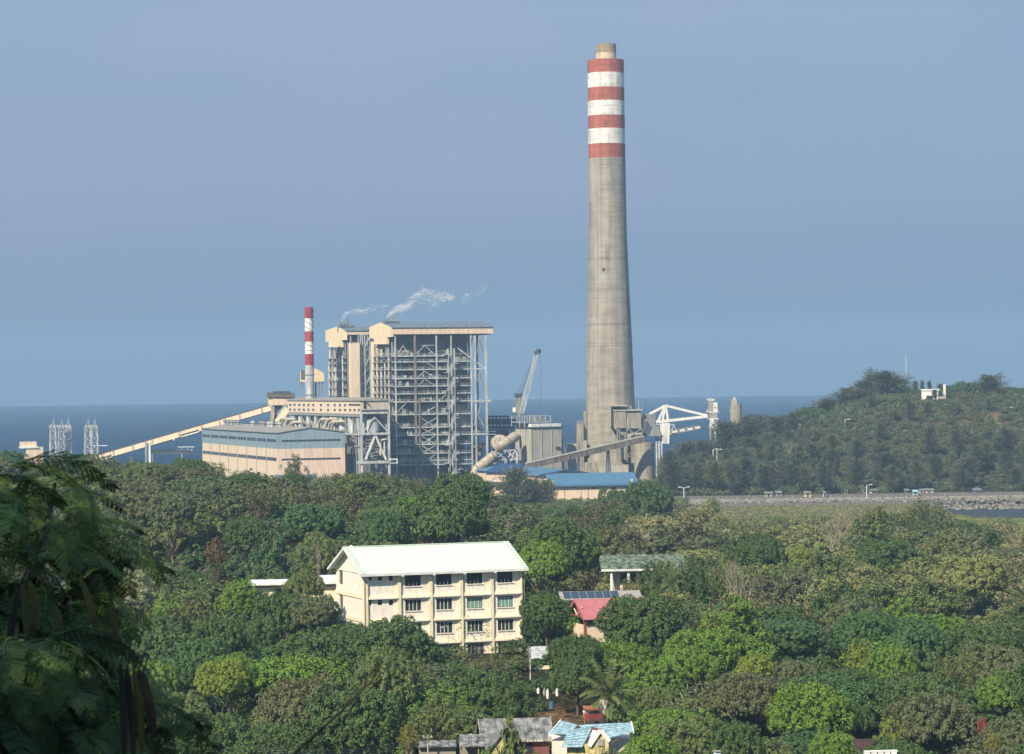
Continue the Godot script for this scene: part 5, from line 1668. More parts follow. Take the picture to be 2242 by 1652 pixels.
func blue_halls() -> void:
	var bp := PV(c2(620, 1400), 1240); bp.y = 4
	var rot := 0.55
	# hall A: low gable facing right-front, long side to the left
	var a := thing("blue_roofed_store", "peach store with a wide blue gabled roof below the chimney", "store building", bp, 0.30)
	var xf := Transform3D(Basis(UP, 0.30), bp)
	var f := func(x: float, y: float) -> Vector3: return hit(xf, c2(x, y).x, c2(x, y).y, 2, 0)
	var s := func(x: float, y: float) -> Vector3: return hit(xf, c2(x, y).x, c2(x, y).y, 0, 0)
	var W: float = f.call(1120, 1340).x
	var ye: float = f.call(620, 1345).y
	var yp: float = f.call(870, 1302).y
	var D := -95.0
	var g := Geo.new()
	g.prism([Vector3(0, 0, 0), Vector3(W, 0, 0), Vector3(W, ye, 0), Vector3(W * 0.5, yp, 0), Vector3(0, ye, 0)], Vector3(0, 0, -0.5))
	put("gable_wall", g, M.cream, a)
	span("side_wall", Vector3(0, 0, D), Vector3(0.5, ye, -0.5), M.peach, a)
	span("far_wall", Vector3(W - 0.5, 0, D), Vector3(W, ye, -0.5), M.peach, a)
	thick_roof("roof", [Vector3(-1, ye - 0.2, 0.8), Vector3(W * 0.5, yp + 0.3, 0.8), Vector3(W * 0.5, yp + 0.3, D), Vector3(-1, ye - 0.2, D)], 0.3, M.blue_roof, a)
	thick_roof("roof", [Vector3(W * 0.5, yp + 0.3, 0.8), Vector3(W + 1, ye - 0.2, 0.8), Vector3(W + 1, ye - 0.2, D), Vector3(W * 0.5, yp + 0.3, D)], 0.3, M.blue_roof, a)
	beam("barge_board", Vector3(-1.0, ye - 0.3, 0.9), Vector3(W * 0.5, yp + 0.2, 0.9), 0.3, M.blue_roof_deep, a, 0.7)
	beam("barge_board", Vector3(W + 1.0, ye - 0.3, 0.9), Vector3(W * 0.5, yp + 0.2, 0.9), 0.3, M.blue_roof_deep, a, 0.7)
	# its lower wing to the left, deep blue roof
	var lp := PV(c2(115, 1400), 1255); lp.y = 4
	var l := thing("deep_blue_roofed_wing", "peach wing with deep blue roof below the flue duct", "building", lp, 0.05)
	var xl := Transform3D(Basis(UP, 0.05), lp)
	var lw: float = hit(xl, c2(470, 1350).x, c2(470, 1350).y, 2, 0).x
	var ly: float = hit(xl, c2(115, 1318).x, c2(115, 1318).y, 2, 0).y
	span("wall", Vector3(0, 0, -12), Vector3(lw, ly, 0), M.peach, l)
	thick_roof("roof", [Vector3(-1, ly + 0.1, 1), Vector3(lw, ly - 0.5, 1), Vector3(lw, ly + 3.2, -12), Vector3(6, ly + 3.2, -12)], 0.4, M.blue_roof_deep, l)
	span("ledge", Vector3(-2.5, ly - 4.8, -2), Vector3(lw, ly - 4.3, 1.8), M.blue_roof, l)
	for k in 5:
		var x := lw * (k + 0.5) / 5.0
		span("window", Vector3(x - 0.9, ly - 8.0, -0.1), Vector3(x + 0.9, ly - 6.4, 0.05), M.glass, l)
	# hall B, in front, long blue mono roof
	var bb := PV(c2(740, 1580), 1228); bb.y = 3.5
	var b := thing("long_blue_roofed_shed", "long peach shed with light blue roof before the chimney", "shed", bb, 0.10)
	var xb := Transform3D(Basis(UP, 0.10), bb)
	var fb := func(x: float, y: float) -> Vector3: return hit(xb, c2(x, y).x, c2(x, y).y, 2, 0)
	var y0: float = fb.call(760, 1442).y
	var wb: float = fb.call(1555, 1405).x
	span("wall", Vector3(0, 0, -0.4), Vector3(wb - 3, y0, 0), M.peach, b)
	span("end_wall", Vector3(0, 0, -15), Vector3(0.4, y0 + 2, -0.4), M.cream, b)
	span("end_wall", Vector3(wb - 3.4, 0, -15), Vector3(wb - 3, y0 + 2, -0.4), M.peach, b)
	var yt := y0 + 4.6
	var zt := -13.0
	for i in 8:
		var xa := lerpf(-1.0, wb, i / 8.0)
		var xc := lerpf(-1.0, wb, (i + 1) / 8.0) - 0.05
		thick_roof("roof_sheet", [Vector3(xa, y0 + 0.2, 1.2), Vector3(xc, y0 + 0.2, 1.2), Vector3(xc - 0.9, yt, zt), Vector3(xa - 0.9, yt, zt)], 0.25, M.blue_roof, b)
	span("gutter", Vector3(-1, y0 - 0.6, 1.2), Vector3(wb, y0 + 0.15, 1.5), M.blue_roof, b)
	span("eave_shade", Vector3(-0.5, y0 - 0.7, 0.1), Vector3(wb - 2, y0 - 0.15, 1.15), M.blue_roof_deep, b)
	for q in [[1105, 1140, 1462, 1482], [1207, 1230, 1460, 1492], [1293, 1335, 1458, 1482], [1420, 1450, 1452, 1472], [933, 952, 1460, 1470]]:
		var lo: Vector3 = fb.call(q[0], q[3])
		var hi: Vector3 = fb.call(q[1], q[2])
		span("window", Vector3(lo.x, lo.y, -0.2), Vector3(hi.x, hi.y, 0.03), M.glass, b)
		span("sill", Vector3(lo.x - 0.1, lo.y - 0.2, 0.0), Vector3(hi.x + 0.1, lo.y, 0.12), M.cream, b)
	for x in [850, 1005, 1070, 1190, 1390]:
		var p: Vector3 = fb.call(x, 1500)
		span("downpipe", Vector3(p.x - 0.1, 0, 0), Vector3(p.x + 0.1, y0 - 0.8, 0.15), M.steel_rust, b)

func steam() -> void:   # drifting drops, far too small to see one by one
	var plumes := [["white steam plume drifting from the nearer boiler house roof", 1468.0, [[812, 240, 5, 0], [822, 230, 7, 0], [835, 215, 9, 0], [846, 206, 10, 0], [858, 198, 11, 0], [880, 182, 14, 0], [905, 165, 16, 0], [930, 165, 16, 0], [955, 148, 16, 1], [985, 150, 18, 0], [965, 170, 16, 1], [1005, 118, 18, 1], [1020, 85, 20, 1], [1045, 62, 22, 1], [1080, 45, 22, 1], [1120, 38, 22, 1], [1160, 48, 20, 1], [1195, 62, 20, 1], [1225, 68, 18, 1], [1255, 65, 16, 1], [1285, 80, 18, 1], [1310, 76, 20, 0], [1320, 88, 14, 1], [1120, 100, 26, 2], [1180, 120, 28, 2], [1200, 145, 22, 2], [1060, 90, 26, 2], [920, 190, 20, 2], [1250, 95, 24, 2]]],
		["fainter steam plume drifting from the farther boiler house roof", 1540.0, [[438, 262, 4, 0], [450, 245, 6, 0], [465, 225, 8, 1], [482, 208, 10, 0], [505, 200, 10, 1], [535, 192, 12, 1], [565, 188, 13, 1], [590, 195, 15, 0], [605, 210, 10, 1], [635, 180, 14, 1], [645, 170, 12, 2], [700, 155, 18, 2], [690, 175, 18, 2], [780, 165, 20, 2], [790, 150, 14, 2]]],
		["thin separate wisp of steam adrift between roof and chimney", 1468.0, [[1440, 95, 18, 2], [1455, 75, 20, 2], [1470, 52, 16, 2], [1545, 50, 14, 2], [1570, 30, 16, 2], [1595, 10, 16, 2], [1610, -12, 12, 2]]]]
	for pl in plumes:
		var t := thing("steam_plume", pl[0], "steam", Vector3.ZERO, 0, "steam over the boiler houses")
		var g := Geo.new(); g.colored = true
		for q in pl[2]:
			var c := PV(c1(q[0], q[1]), pl[1])
			var r: float = q[2] * 0.27 * pl[1] / F * 1.9
			var thick: float = [1.5, 0.6, 0.24][q[3]]
			for i in int(thick * 95.0 * r * r) + 6:
				var p := Vector3(rng.randfn(), rng.randfn() * 0.75, rng.randfn()) * r * 0.62
				p.x += p.y * 0.5
				p.y += noise.get_noise_3d((c.x + p.x) * 30.0, (c.y + p.y) * 30.0, 0.0) * r * 0.8
				g.leaf(c + p, rv(), rv(), 0.26, 0.2, Color.WHITE)
		put("vapour", g, M.steam, t, "stuff")

# ---------- the school and the houses of the valley ----------
func school() -> void:
	var turn := deg_to_rad(20.0)
	var base := P(802.5, 1470, 424)
	var t := thing("school_building", "four-storey cream school building with pale green gabled roof", "school", base, turn)
	var xf := Transform3D(Basis(UP, turn), base)
	var f := func(x: float, y: float) -> Vector3: return hit(xf, c5(x, y).x, c5(x, y).y, 2, 0)
	var s := func(x: float, y: float) -> Vector3: return hit(xf, c5(x, y).x, c5(x, y).y, 0, 0)
	var W: float = f.call(1916, 700).x
	var D: float = s.call(277, 600).z
	# floor lines at the first pilaster from the right, then evenly down
	var fl := []
	for y in [400, 612, 818, 1022, 1230]:
		fl.append(f.call(1650, y).y)
	var top: float = fl[0]
	var low := -3.0
	var piers := [0.0]
	for x in [830, 1108, 1378, 1648]: piers.append(f.call(x, 700).x)
	piers.append(W)
	# openings: [x0, x1, y0, y1]
	var wins := []
	for st in 4:
		var dy: float = fl[1] - fl[0]
		for b in 4:
			var mid: float = lerpf(piers[b + 1], piers[b + 2], 0.455)
			var y1: float = fl[st] - (0.35 if st == 0 else 0.42)
			wins.append([mid - 1.22, mid + 1.22, y1 - 1.62, y1, st, b])
	var smalls := []
	for st in 2:
		for k in [[572, 470], [663, 470], [760, 470]]:
			var p: Vector3 = f.call(k[0], k[1] + (0 if st == 0 else 218))
			smalls.append([p.x - 0.32, p.x + 0.32, p.y - 0.42, p.y + 0.36, st, -1])
	# front wall as pieces round the openings
	var wall := Geo.new()
	for st in 4:
		var ya: float = fl[st + 1] if st < 3 else low
		var yb: float = fl[st]
		var xs := [0.0]
		var holes := []
		for w in wins + smalls:
			if w[4] == st:
				holes.append(w)
		holes.sort_custom(func(p, q): return p[0] < q[0])
		var x := 0.0
		for w in holes:
			wall.box(Vector3((x + w[0]) / 2, (ya + yb) / 2, -0.15), Vector3(w[0] - x, yb - ya, 0.3))
			wall.box(Vector3((w[0] + w[1]) / 2, (ya + w[2]) / 2, -0.15), Vector3(w[1] - w[0], w[2] - ya, 0.3))
			wall.box(Vector3((w[0] + w[1]) / 2, (yb + w[3]) / 2, -0.15), Vector3(w[1] - w[0], yb - w[3], 0.3))
			x = w[1]
		wall.box(Vector3((x + W) / 2, (ya + yb) / 2, -0.15), Vector3(W - x, yb - ya, 0.3))
	put("front_wall", wall, M.school_wall, t)
	# gable end with its windows
	var gy: float = s.call(395, 245).y
	var ridge_z := D * 0.5
	var half := absf(D) * 0.5
	var gable := Geo.new()
	gable.prism([Vector3(0, top, -0.3), Vector3(0, top, D), Vector3(0, top + half * 0.52, ridge_z)], Vector3(0.3, 0, 0))
	put("gable_wall", gable, M.school_wall, t)
	var gw := []
	for q in [[300, 333, 410, 525], [300, 333, 622, 735]]:
		var a: Vector3 = s.call(q[0], q[3])
		var b: Vector3 = s.call(q[1], q[2])
		gw.append([a.z, b.z, a.y, b.y])
	var side := Geo.new()
	var z0: float = gw[0][0]
	var z1: float = gw[0][1]
	side.box(Vector3(0.15, (low + top) / 2, (D + z0) / 2), Vector3(0.3, top - low, absf(D - z0)))
	side.box(Vector3(0.15, (low + top) / 2, (z1 - 0.3) / 2), Vector3(0.3, top - low, absf(z1 + 0.3)))
	var yy := low
	for q in [gw[1], gw[0]]:
		side.box(Vector3(0.15, (yy + q[2]) / 2, (z0 + z1) / 2), Vector3(0.3, q[2] - yy, z1 - z0))
		yy = q[3]
	side.box(Vector3(0.15, (yy + top) / 2, (z0 + z1) / 2), Vector3(0.3, top - yy, z1 - z0))
	put("end_wall", side, M.school_wall, t)
	for q in gw:
		var w := span("window", Vector3(0.2, q[2], z0), Vector3(0.26, q[3], z1), M.glass, t)
	span("back_wall", Vector3(0.3, low, D - 0.3), Vector3(W, top, D), M.school_wall, t)
	span("far_wall", Vector3(W - 0.3, low, D), Vector3(W, top, -0.3), M.school_wall, t)
	# yellow corner strips and bands on the gable end
	span("corner_pier", Vector3(-0.12, low, -1.3), Vector3(0.0, top, 0.06), M.school_yellow, t)
	for k in [1, 2, 3]:
		span("side_band", Vector3(-0.14, fl[k] - 0.10, D), Vector3(0.0, fl[k] + 0.45, -1.32), M.school_yellow, t)
	span("side_band", Vector3(-0.10, s.call(395, 410).y - 0.1, D), Vector3(0.0, s.call(395, 410).y, -1.32), M.school_yellow, t)
	# piers, floor ledges, framed spandrels
	for i in piers.size():
		var x: float = piers[i]
		var a := x - 0.28 if i else 0.0
		var b := x + 0.28 if i < piers.size() - 1 else W
		span("pilaster", Vector3(a, low, 0.002), Vector3(b, top - 0.02, 0.32), M.school_yellow, t)
		if i: span("rain_pipe", Vector3(x + 0.32, low, 0.01), Vector3(x + 0.42, top - 0.3, 0.12), M.wood_grey, t)
	for k in [1, 2, 3, 4]:
		for i in piers.size() - 1:
			span("floor_ledge", Vector3(piers[i] + 0.43, fl[k] - 0.12, 0.004), Vector3(piers[i + 1] - 0.29, fl[k] + 0.10, 0.50), M.school_wall, t)
			span("ledge_band", Vector3(piers[i] + 0.43, fl[k] + 0.102, 0.004), Vector3(piers[i + 1] - 0.29, fl[k] + 0.36, 0.10), M.school_yellow, t)
			span("panel_border", Vector3(piers[i + 1] - 0.62, fl[k] + 0.362, 0.004), Vector3(piers[i + 1] - 0.29, fl[k] + (fl[0] - fl[1]) - 0.5, 0.07), M.school_yellow, t)
			if i == 0:
				span("panel_border", Vector3(0.29, fl[k] + 0.362, 0.004), Vector3(0.5, fl[k] + (fl[0] - fl[1]) - 0.5, 0.07), M.school_yellow, t)
	# windows: dark frame, panes between pale bars, some curtains
	for w in wins:
		var fr := put("window", frame_geo(w[0], w[1], w[2], w[3], 0.06), M.shelf_dark, t)
		var green: bool = (w[4] == 1 and w[5] >= 2)
		for k in 4:
			var xa := lerpf(w[0] + 0.06, w[1] - 0.06, k / 4.0)
			var xb := lerpf(w[0] + 0.06, w[1] - 0.06, (k + 1) / 4.0)
			span("pane", Vector3(xa + 0.02, w[2] + 0.06, -0.2), Vector3(xb - 0.02, w[3] - 0.06, -0.18), M.glass, fr)
			if k:
				var hgt: float = w[3] - 0.06 if w[4] != 0 else lerpf(w[2], w[3], 0.3)
				span("window_bar", Vector3(xa - 0.045, w[2] + 0.06, -0.17), Vector3(xa + 0.045, hgt, -0.10), M.mullion, fr)
			if green:
				for j in 4:
					var c0 := lerpf(xa, xb, j / 4.0)
					span("curtain", Vector3(c0 + 0.03, w[2] + 0.1, -0.165 + 0.02 * (j % 2)), Vector3(c0 + 0.12, w[3] - 0.1, -0.14 + 0.02 * (j % 2)), M.curtain, fr)
		if w[4] == 2 and w[5] == 1:
			for j in 5:
				span("paper_notice", Vector3(w[0] + 0.25 + 0.3 * j, w[3] - 0.5 - 0.2 * (j % 3), -0.17), Vector3(w[0] + 0.45 + 0.3 * j, w[3] - 0.25 - 0.2 * (j % 3), -0.165), M.tarp, fr)
		if w[4] == 3:
			for j in 6:
				span("grille_bar", Vector3(lerpf(w[0], w[1], j / 5.0) - 0.03, w[2], 0.02), Vector3(lerpf(w[0], w[1], j / 5.0) + 0.03, w[3], 0.08), M.steel_rust, fr)
			for j in 3:
				span("grille_bar", Vector3(w[0], lerpf(w[2], w[3], j / 2.0) - 0.03, 0.085), Vector3(w[1], lerpf(w[2], w[3], j / 2.0) + 0.03, 0.12), M.steel_rust, fr)
		span("sill", Vector3(w[0] - 0.1, w[2] - 0.12, 0.004), Vector3(w[1] + 0.1, w[2], 0.14), M.school_wall, t)
	for w in smalls:
		var fr := put("small_window", frame_geo(w[0], w[1], w[2], w[3], 0.05), M.shelf_dark, t)
		span("pane", Vector3(w[0] + 0.05, w[2] + 0.05, -0.2), Vector3(w[1] - 0.05, w[3] - 0.05, -0.18), M.glass, fr)
	span("room_dark", Vector3(0.4, low, D + 0.4), Vector3(W - 0.4, top - 0.1, -0.75), M.shelf_dark, t)
	# roof: two slopes with ribs, barge boards, gutter
	var e0: Vector3 = hit(xf, c5(530, 440).x, c5(530, 440).y, 2, 1.0)
	var ex0 := -1.05
	var ex1: float = hit(xf, c5(1975, 388).x, c5(1975, 388).y, 2, 1.0).x
	var ey: float = e0.y
	var rg: Vector3 = hit(xf, c5(365, 200).x, c5(365, 200).y, 0, ex0)
	var rz := ridge_z
	var ry: float = hit(xf, c5(1000, 179).x, c5(1000, 179).y, 2, rz).y
	var ez := 1.0
	var bz := D - 1.0
	var slope := Vector3(0, ry - ey, rz - ez)
	for i in 20:
		var xa := lerpf(ex0, ex1, i / 20.0)
		var xb := lerpf(ex0, ex1, (i + 1) / 20.0)
		thick_roof("roof_sheet", [Vector3(xa, ey, ez), Vector3(xb - 0.03, ey, ez), Vector3(xb - 0.03, ry, rz), Vector3(xa, ry, rz)], 0.08, M.school_roof, t)
		beam("roof_rib", Vector3(xb - 0.02, ey + 0.02, ez), Vector3(xb - 0.02, ry + 0.02, rz), 0.07, M.school_roof, t)
	thick_roof("rear_roof", [Vector3(ex0, ry, rz), Vector3(ex1, ry, rz), Vector3(ex1, ey, bz), Vector3(ex0, ey, bz)], 0.08, M.school_roof, t)
	beam("ridge_cap", Vector3(ex0, ry + 0.04, rz), Vector3(ex1, ry + 0.04, rz), 0.45, M.school_roof, t, 0.12)
	for x in [ex0, ex1]:
		beam("barge_board", Vector3(x, ey - 0.16, ez), Vector3(x, ry - 0.16, rz), 0.08, M.white, t, 0.36)
		beam("barge_board", Vector3(x, ey - 0.16, bz), Vector3(x, ry - 0.16, rz), 0.08, M.white, t, 0.36)
		for k in 16:
			var p := Vector3(x + (0.42 if x < 0 else -0.42), ey, ez) + slope * (k + 0.5) / 16.0
			box("edge_tile", p + Vector3(0, 0.09, 0), Vector3(0.78, 0.09, 0.42), M.school_roof, t, Geo.along(slope))
	span("gutter", Vector3(ex0, ey - 0.34, ez), Vector3(ex1, ey + 0.02, ez + 0.14), M.white, t)
	span("soffit", Vector3(0.3, ey - 0.3, D), Vector3(W, ey - 0.26, ez - 0.02), M.school_wall, t)
	for i in 4:
		var x: float = piers[i + 1]
		box("gutter_bracket", Vector3(x + 0.3, ey - 0.42, ez + 0.0), Vector3(0.35, 0.2, 0.4), M.white, t)
	tube("drain_pipe", [Vector3(-0.9, ey - 0.3, 1.0), Vector3(-0.3, ey - 1.1, 0.6), Vector3(-0.2, ey - 1.6, 0.2), Vector3(-0.2, low, 0.2)], 0.07, M.wood_grey, t, 6)
	# climbing plant on the lower right bays
	var ivy := Geo.new(); ivy.colored = true
	for i in 900:
		var u := rng.randf_range(0, 1)
		var c: Vector3 = Vector3(lerpf(piers[2] + 2.0, piers[4] + 0.5, rng.randf()), 0, 0.12 + rng.randf() * 0.35)
		var n := noise.get_noise_2d(c.x * 22.0, 40.0)
		c.y = lerpf(low + 2.0, fl[2] - 0.6 + n * 3.0, pow(rng.randf(), 1.7))
		if noise.get_noise_2d(c.x * 60.0, c.y * 30.0) < -0.03 and rng.randf() < 0.85: continue
		ivy.leaf(c, (Vector3(0, 0.3, 1) + rv() * 0.6).normalized(), rv(), 0.22, 0.16, tone(0.7, 1.3, 0.2))
	var iv := put(numbered("climbing_vine"), ivy, tints.olive, self)
	iv.position = base; iv.rotation.y = turn
	tag(iv, "sparse climbing vine on the school's lower bays", "vine")

func frame_geo(x0: float, x1: float, y0: float, y1: float, w: float) -> Geo:
	var g := Geo.new()
	g.box(Vector3((x0 + x1) / 2, y0 + w / 2, -0.16), Vector3(x1 - x0, w, 0.12))
	g.box(Vector3((x0 + x1) / 2, y1 - w / 2, -0.16), Vector3(x1 - x0, w, 0.12))
	g.box(Vector3(x0 + w / 2, (y0 + y1) / 2, -0.16), Vector3(w, y1 - y0 - w * 2, 0.12))
	g.box(Vector3(x1 - w / 2, (y0 + y1) / 2, -0.16), Vector3(w, y1 - y0 - w * 2, 0.12))
	return g

func gabled(t: Node3D, W: float, D: float, wall_h: float, rise: float, over: float, wall_m: Material, roof_m: Material, sheets := 8, trim: Material = null) -> void:
	# ridge along x; front face at z = 0, going back to -D
	span("front_wall", Vector3(0, 0, -0.2), Vector3(W, wall_h, 0), wall_m, t)
	span("back_wall", Vector3(0, 0, -D), Vector3(W, wall_h, -D + 0.2), wall_m, t)
	for x in [0.0, W - 0.2]:
		var g := Geo.new()
		g.prism([Vector3(x, 0, -0.2), Vector3(x, wall_h, -0.2), Vector3(x, wall_h + rise, -D / 2), Vector3(x, wall_h, -D + 0.2), Vector3(x, 0, -D + 0.2)], Vector3(0.2, 0, 0))
		put("gable_wall", g, wall_m, t)
	var k := rise / (D / 2)
	for i in sheets:
		var a := lerpf(-over, W + over, float(i) / sheets)
		var b := lerpf(-over, W + over, float(i + 1) / sheets) - 0.03
		thick_roof("roof_sheet", [Vector3(a, wall_h + 0.1 - over * k, over), Vector3(b, wall_h + 0.1 - over * k, over), Vector3(b, wall_h + rise + 0.1, -D / 2), Vector3(a, wall_h + rise + 0.1, -D / 2)], 0.06, roof_m, t)
	thick_roof("rear_roof", [Vector3(-over, wall_h + rise + 0.1, -D / 2), Vector3(W + over, wall_h + rise + 0.1, -D / 2), Vector3(W + over, wall_h + 0.1 - over * k, -D - over), Vector3(-over, wall_h + 0.1 - over * k, -D - over)], 0.06, roof_m, t)
	if trim:
		for x in [-over, W + over]:
			beam("barge_board", Vector3(x, wall_h + 0.06 - over * k, over), Vector3(x, wall_h + rise + 0.06, -D / 2), 0.07, trim, t, 0.28)
			beam("barge_board", Vector3(x, wall_h + 0.06 - over * k, -D - over), Vector3(x, wall_h + rise + 0.06, -D / 2), 0.07, trim, t, 0.28)
		span("gutter", Vector3(-over, wall_h - over * k - 0.1, over), Vector3(W + over, wall_h - over * k + 0.12, over + 0.1), trim, t)

func valley_houses() -> void:
	# flat yellow annex left of the school
	var ap := P(556, 1296, 440)
	var an := thing("school_annex", "low yellow flat-roofed annex peeping out left of the school", "building", ap, 0.1)
	span("wall", Vector3(0, -4, -8), Vector3(14.6, 0.95, 0), M.school_yellow, an)
	span("roof_slab", Vector3(-0.8, 0.96, -9), Vector3(15, 1.2, 1.0), M.white, an)
	span("window", Vector3(3, -0.9, -0.1), Vector3(5, 0.4, 0.05), M.glass, an)
	span("shade_line", Vector3(0.2, 0.6, 0.01), Vector3(14.4, 0.94, 0.2), M.casing_grey, an)
	var os := thing("orange_stair", "orange and yellow stairwell behind the school's gable end", "stairwell", P(713, 1310, 450), 0.2)
	span("wall", Vector3(0, -3, -3), Vector3(2.2, 3.0, 0), M.yellow_wall, os)
	span("orange_panel", Vector3(0.8, -2.0, 0.0), Vector3(2.2, 1.2, 0.1), M.orange, os)
	span("landing", Vector3(-0.6, 1.6, -2), Vector3(2.2, 1.9, 0.8), M.school_yellow, os)
	span("landing", Vector3(-0.4, -0.4, -2), Vector3(2.2, -0.1, 0.8), M.school_yellow, os)
	span("roof_slab", Vector3(-0.4, 3.0, -4), Vector3(3.4, 3.3, 0.4), M.white, os)
	# red-roofed pavilion
	var q := func(x: float, y: float) -> Vector2: return Vector2(1075.0 + x * 0.21543, 1052.8 + y * 0.21543)
	var rp := PV(q.call(800, 1500), 428)
	var pv := thing("red_roofed_pavilion", "open red pavilion with pink-red gabled roof beside the school", "pavilion", rp, 0.30)
	var xf := Transform3D(Basis(UP, 0.30 ), rp)
	# the gable looks left-front: ridge runs along x, to the right and away
	var hx := func(x: float, y: float, z: float) -> Vector3: return hit(xf, q.call(x, y).x, q.call(x, y).y, 2, z)
	var gz := func(x: float, y: float) -> Vector3: return hit(xf, q.call(x, y).x, q.call(x, y).y, 0, 0)
	var pk: Vector3 = Vector3(0, hx.call(850, 1210, -3.0).y, -3.0)
	var y_e: float = hx.call(1020, 1412, 1.0).y
	var L := 11.0
	var x0: float = hx.call(850, 1212, -3.0).x
	for i in 10:
		var a := x0 + L * i / 10.0
		var b := x0 + L * (i + 1) / 10.0 - 0.02
		var sh := 2.5
		thick_roof("roof_sheet", [Vector3(a + sh * 0.0, y_e, 1.4), Vector3(b, y_e, 1.4), Vector3(b, pk.y, -3.0), Vector3(a, pk.y, -3.0)], 0.07, M.pink_roof, pv)
	thick_roof("rear_roof", [Vector3(x0, pk.y, -3), Vector3(x0 + L, pk.y, -3), Vector3(x0 + L, y_e, -7.4), Vector3(x0, y_e, -7.4)], 0.07, M.pink_roof, pv)
	beam("barge_board", Vector3(x0, y_e - 0.1, 1.4), Vector3(x0, pk.y - 0.1, -3), 0.1, M.pink_roof, pv, 0.35)
	beam("barge_board", Vector3(x0, y_e - 0.1, -7.4), Vector3(x0, pk.y - 0.1, -3), 0.1, M.pink_roof, pv, 0.35)
	beam("tie_beam", Vector3(x0 + 0.4, y_e + 0.3, 0.8), Vector3(x0 + 0.4, y_e + 0.3, -6.8), 0.16, M.red_wood, pv)
	beam("king_post", Vector3(x0 + 0.4, y_e + 0.3, -3), Vector3(x0 + 0.4, pk.y - 0.2, -3), 0.16, M.red_wood, pv)
	beam("truss_strut", Vector3(x0 + 0.4, y_e + 0.3, -3), Vector3(x0 + 0.4, y_e + 1.7, -0.8), 0.13, M.barge_pink, pv)
	beam("truss_strut", Vector3(x0 + 0.4, y_e + 0.3, -3), Vector3(x0 + 0.4, y_e + 1.7, -5.2), 0.13, M.barge_pink, pv)
	for p in [[0.3, 0.6], [0.3, -6.6], [5.0, 0.6], [10.0, 0.6], [10.0, -6.6]]:
		span("post", Vector3(x0 + p[0] - 0.12, -4, p[1] - 0.12), Vector3(x0 + p[0] + 0.12, y_e + 0.3, p[1] + 0.12), M.red_wood, pv)
	span("low_wall", Vector3(x0 + 0.4, -3, -6.4), Vector3(x0 + 0.6, y_e - 0.9, 0.5), M.cream, pv)
	span("low_wall", Vector3(x0 + 0.6, -3, 0.35), Vector3(x0 + 9.6, y_e - 0.9, 0.5), M.cream, pv)
	span("inner_wall", Vector3(x0 + 6, -3, -6.6), Vector3(x0 + 6.3, y_e + 1, 0.3), M.red_wood, pv)
	# long roof with dark panels behind it
	var sp := P(1226, 1312, 452)
	var so := thing("panel_roofed_walk", "long grey canopy with dark solar panels behind the pavilion", "canopy", sp, 0.06)
	thick_roof("canopy_roof", [Vector3(0, 0, 1.5), Vector3(12.8, 0, 1.5), Vector3(12.8, 0.9, -3), Vector3(0, 0.9, -3)], 0.15, M.white_dirty, so)
	for i in 7:
		thick_roof("solar_panel", [Vector3(0.6 + i * 1.25, 0.10, 1.1), Vector3(1.75 + i * 1.25, 0.10, 1.1), Vector3(1.75 + i * 1.25, 0.9, -2.6), Vector3(0.6 + i * 1.25, 0.9, -2.6)], 0.06, M.solar, so)
	for i in 4:
		span("post", Vector3(0.4 + i * 4, -6, 0), Vector3(0.6 + i * 4, -0.1, 0.2), M.steel, so)
	# green-roofed building
	var gp := P(1330, 1290, 510)
	var gb := thing("green_roofed_building", "low building with faded green roof and white columns", "building", gp, 0.05)
	var xg := Transform3D(Basis(UP, 0.05), gp)
	var gyv: float = hit(xg, q.call(1250, 905).x, q.call(1250, 905).y, 2, 1.0).y
	var gx0: float = hit(xg, q.call(1120, 905).x, q.call(1120, 905).y, 2, 1.0).x
	var gx1: float = hit(xg, q.call(1990, 890).x, q.call(1990, 890).y, 2, 1.0).x
	var gtop: float = hit(xg, q.call(1400, 752).x, q.call(1400, 752).y, 2, -5.0).y
	for i in 14:
		var a := lerpf(gx0, gx1, i / 14.0)
		var b := lerpf(gx0, gx1, (i + 1) / 14.0) - 0.03
		thick_roof("roof_sheet", [Vector3(a, gyv, 1.2), Vector3(b, gyv, 1.2), Vector3(b, gtop, -5), Vector3(a, gtop, -5)], 0.1, M.green_roof, gb)
	thick_roof("rear_roof", [Vector3(gx0, gtop, -5), Vector3(gx1, gtop, -5), Vector3(gx1, gyv, -11), Vector3(gx0, gyv, -11)], 0.1, M.green_roof, gb)
	span("eave_board", Vector3(gx0, gyv - 0.3, 1.2), Vector3(gx1, gyv + 0.05, 1.32), M.white, gb)
	span("wall", Vector3(gx0 + 2.8, -3, -10), Vector3(gx1 - 1, gyv - 0.1, -1.2), M.cream, gb)
	for i in 5:
		var x := gx0 + 1.8 + i * 3.0
		span("column", Vector3(x - 0.2, -3, 0.5), Vector3(x + 0.2, gyv - 0.3, 0.9), M.white, gb)
	for i in 6:
		var x := gx0 + 3.6 + i * 1.8
		span("window", Vector3(x, gyv - 2.6, -1.25), Vector3(x + 1.3, gyv - 0.9, -1.1), M.glass, gb)
	# pale broken wall above it
	var bw := thing("white_ruin", "crumbled white wall among the bare trees above the green roof", "wall", P(1430, 1205, 600), 0.1)
	for k in [[-1.2, 3.6, 1.6, 1.2], [0.4, 3.2, 1.4, 1.0], [1.6, 2.6, 1.5, 0.8], [2.8, 2.2, 1.2, 0.7], [-0.6, 1.5, 1.0, 1.2], [2.2, 0.6, 0.9, 1.0], [-6.5, -0.2, 0.7, 1.5]]:
		box("wall_fragment", Vector3(k[0] * 0.75, k[1] * 0.75, rng.randf() * -1.0), Vector3(k[2] * 0.6, k[3] * 0.6, 0.4), M.white_dirty, bw, Basis.from_euler(Vector3(0, 0.2, -0.35)))
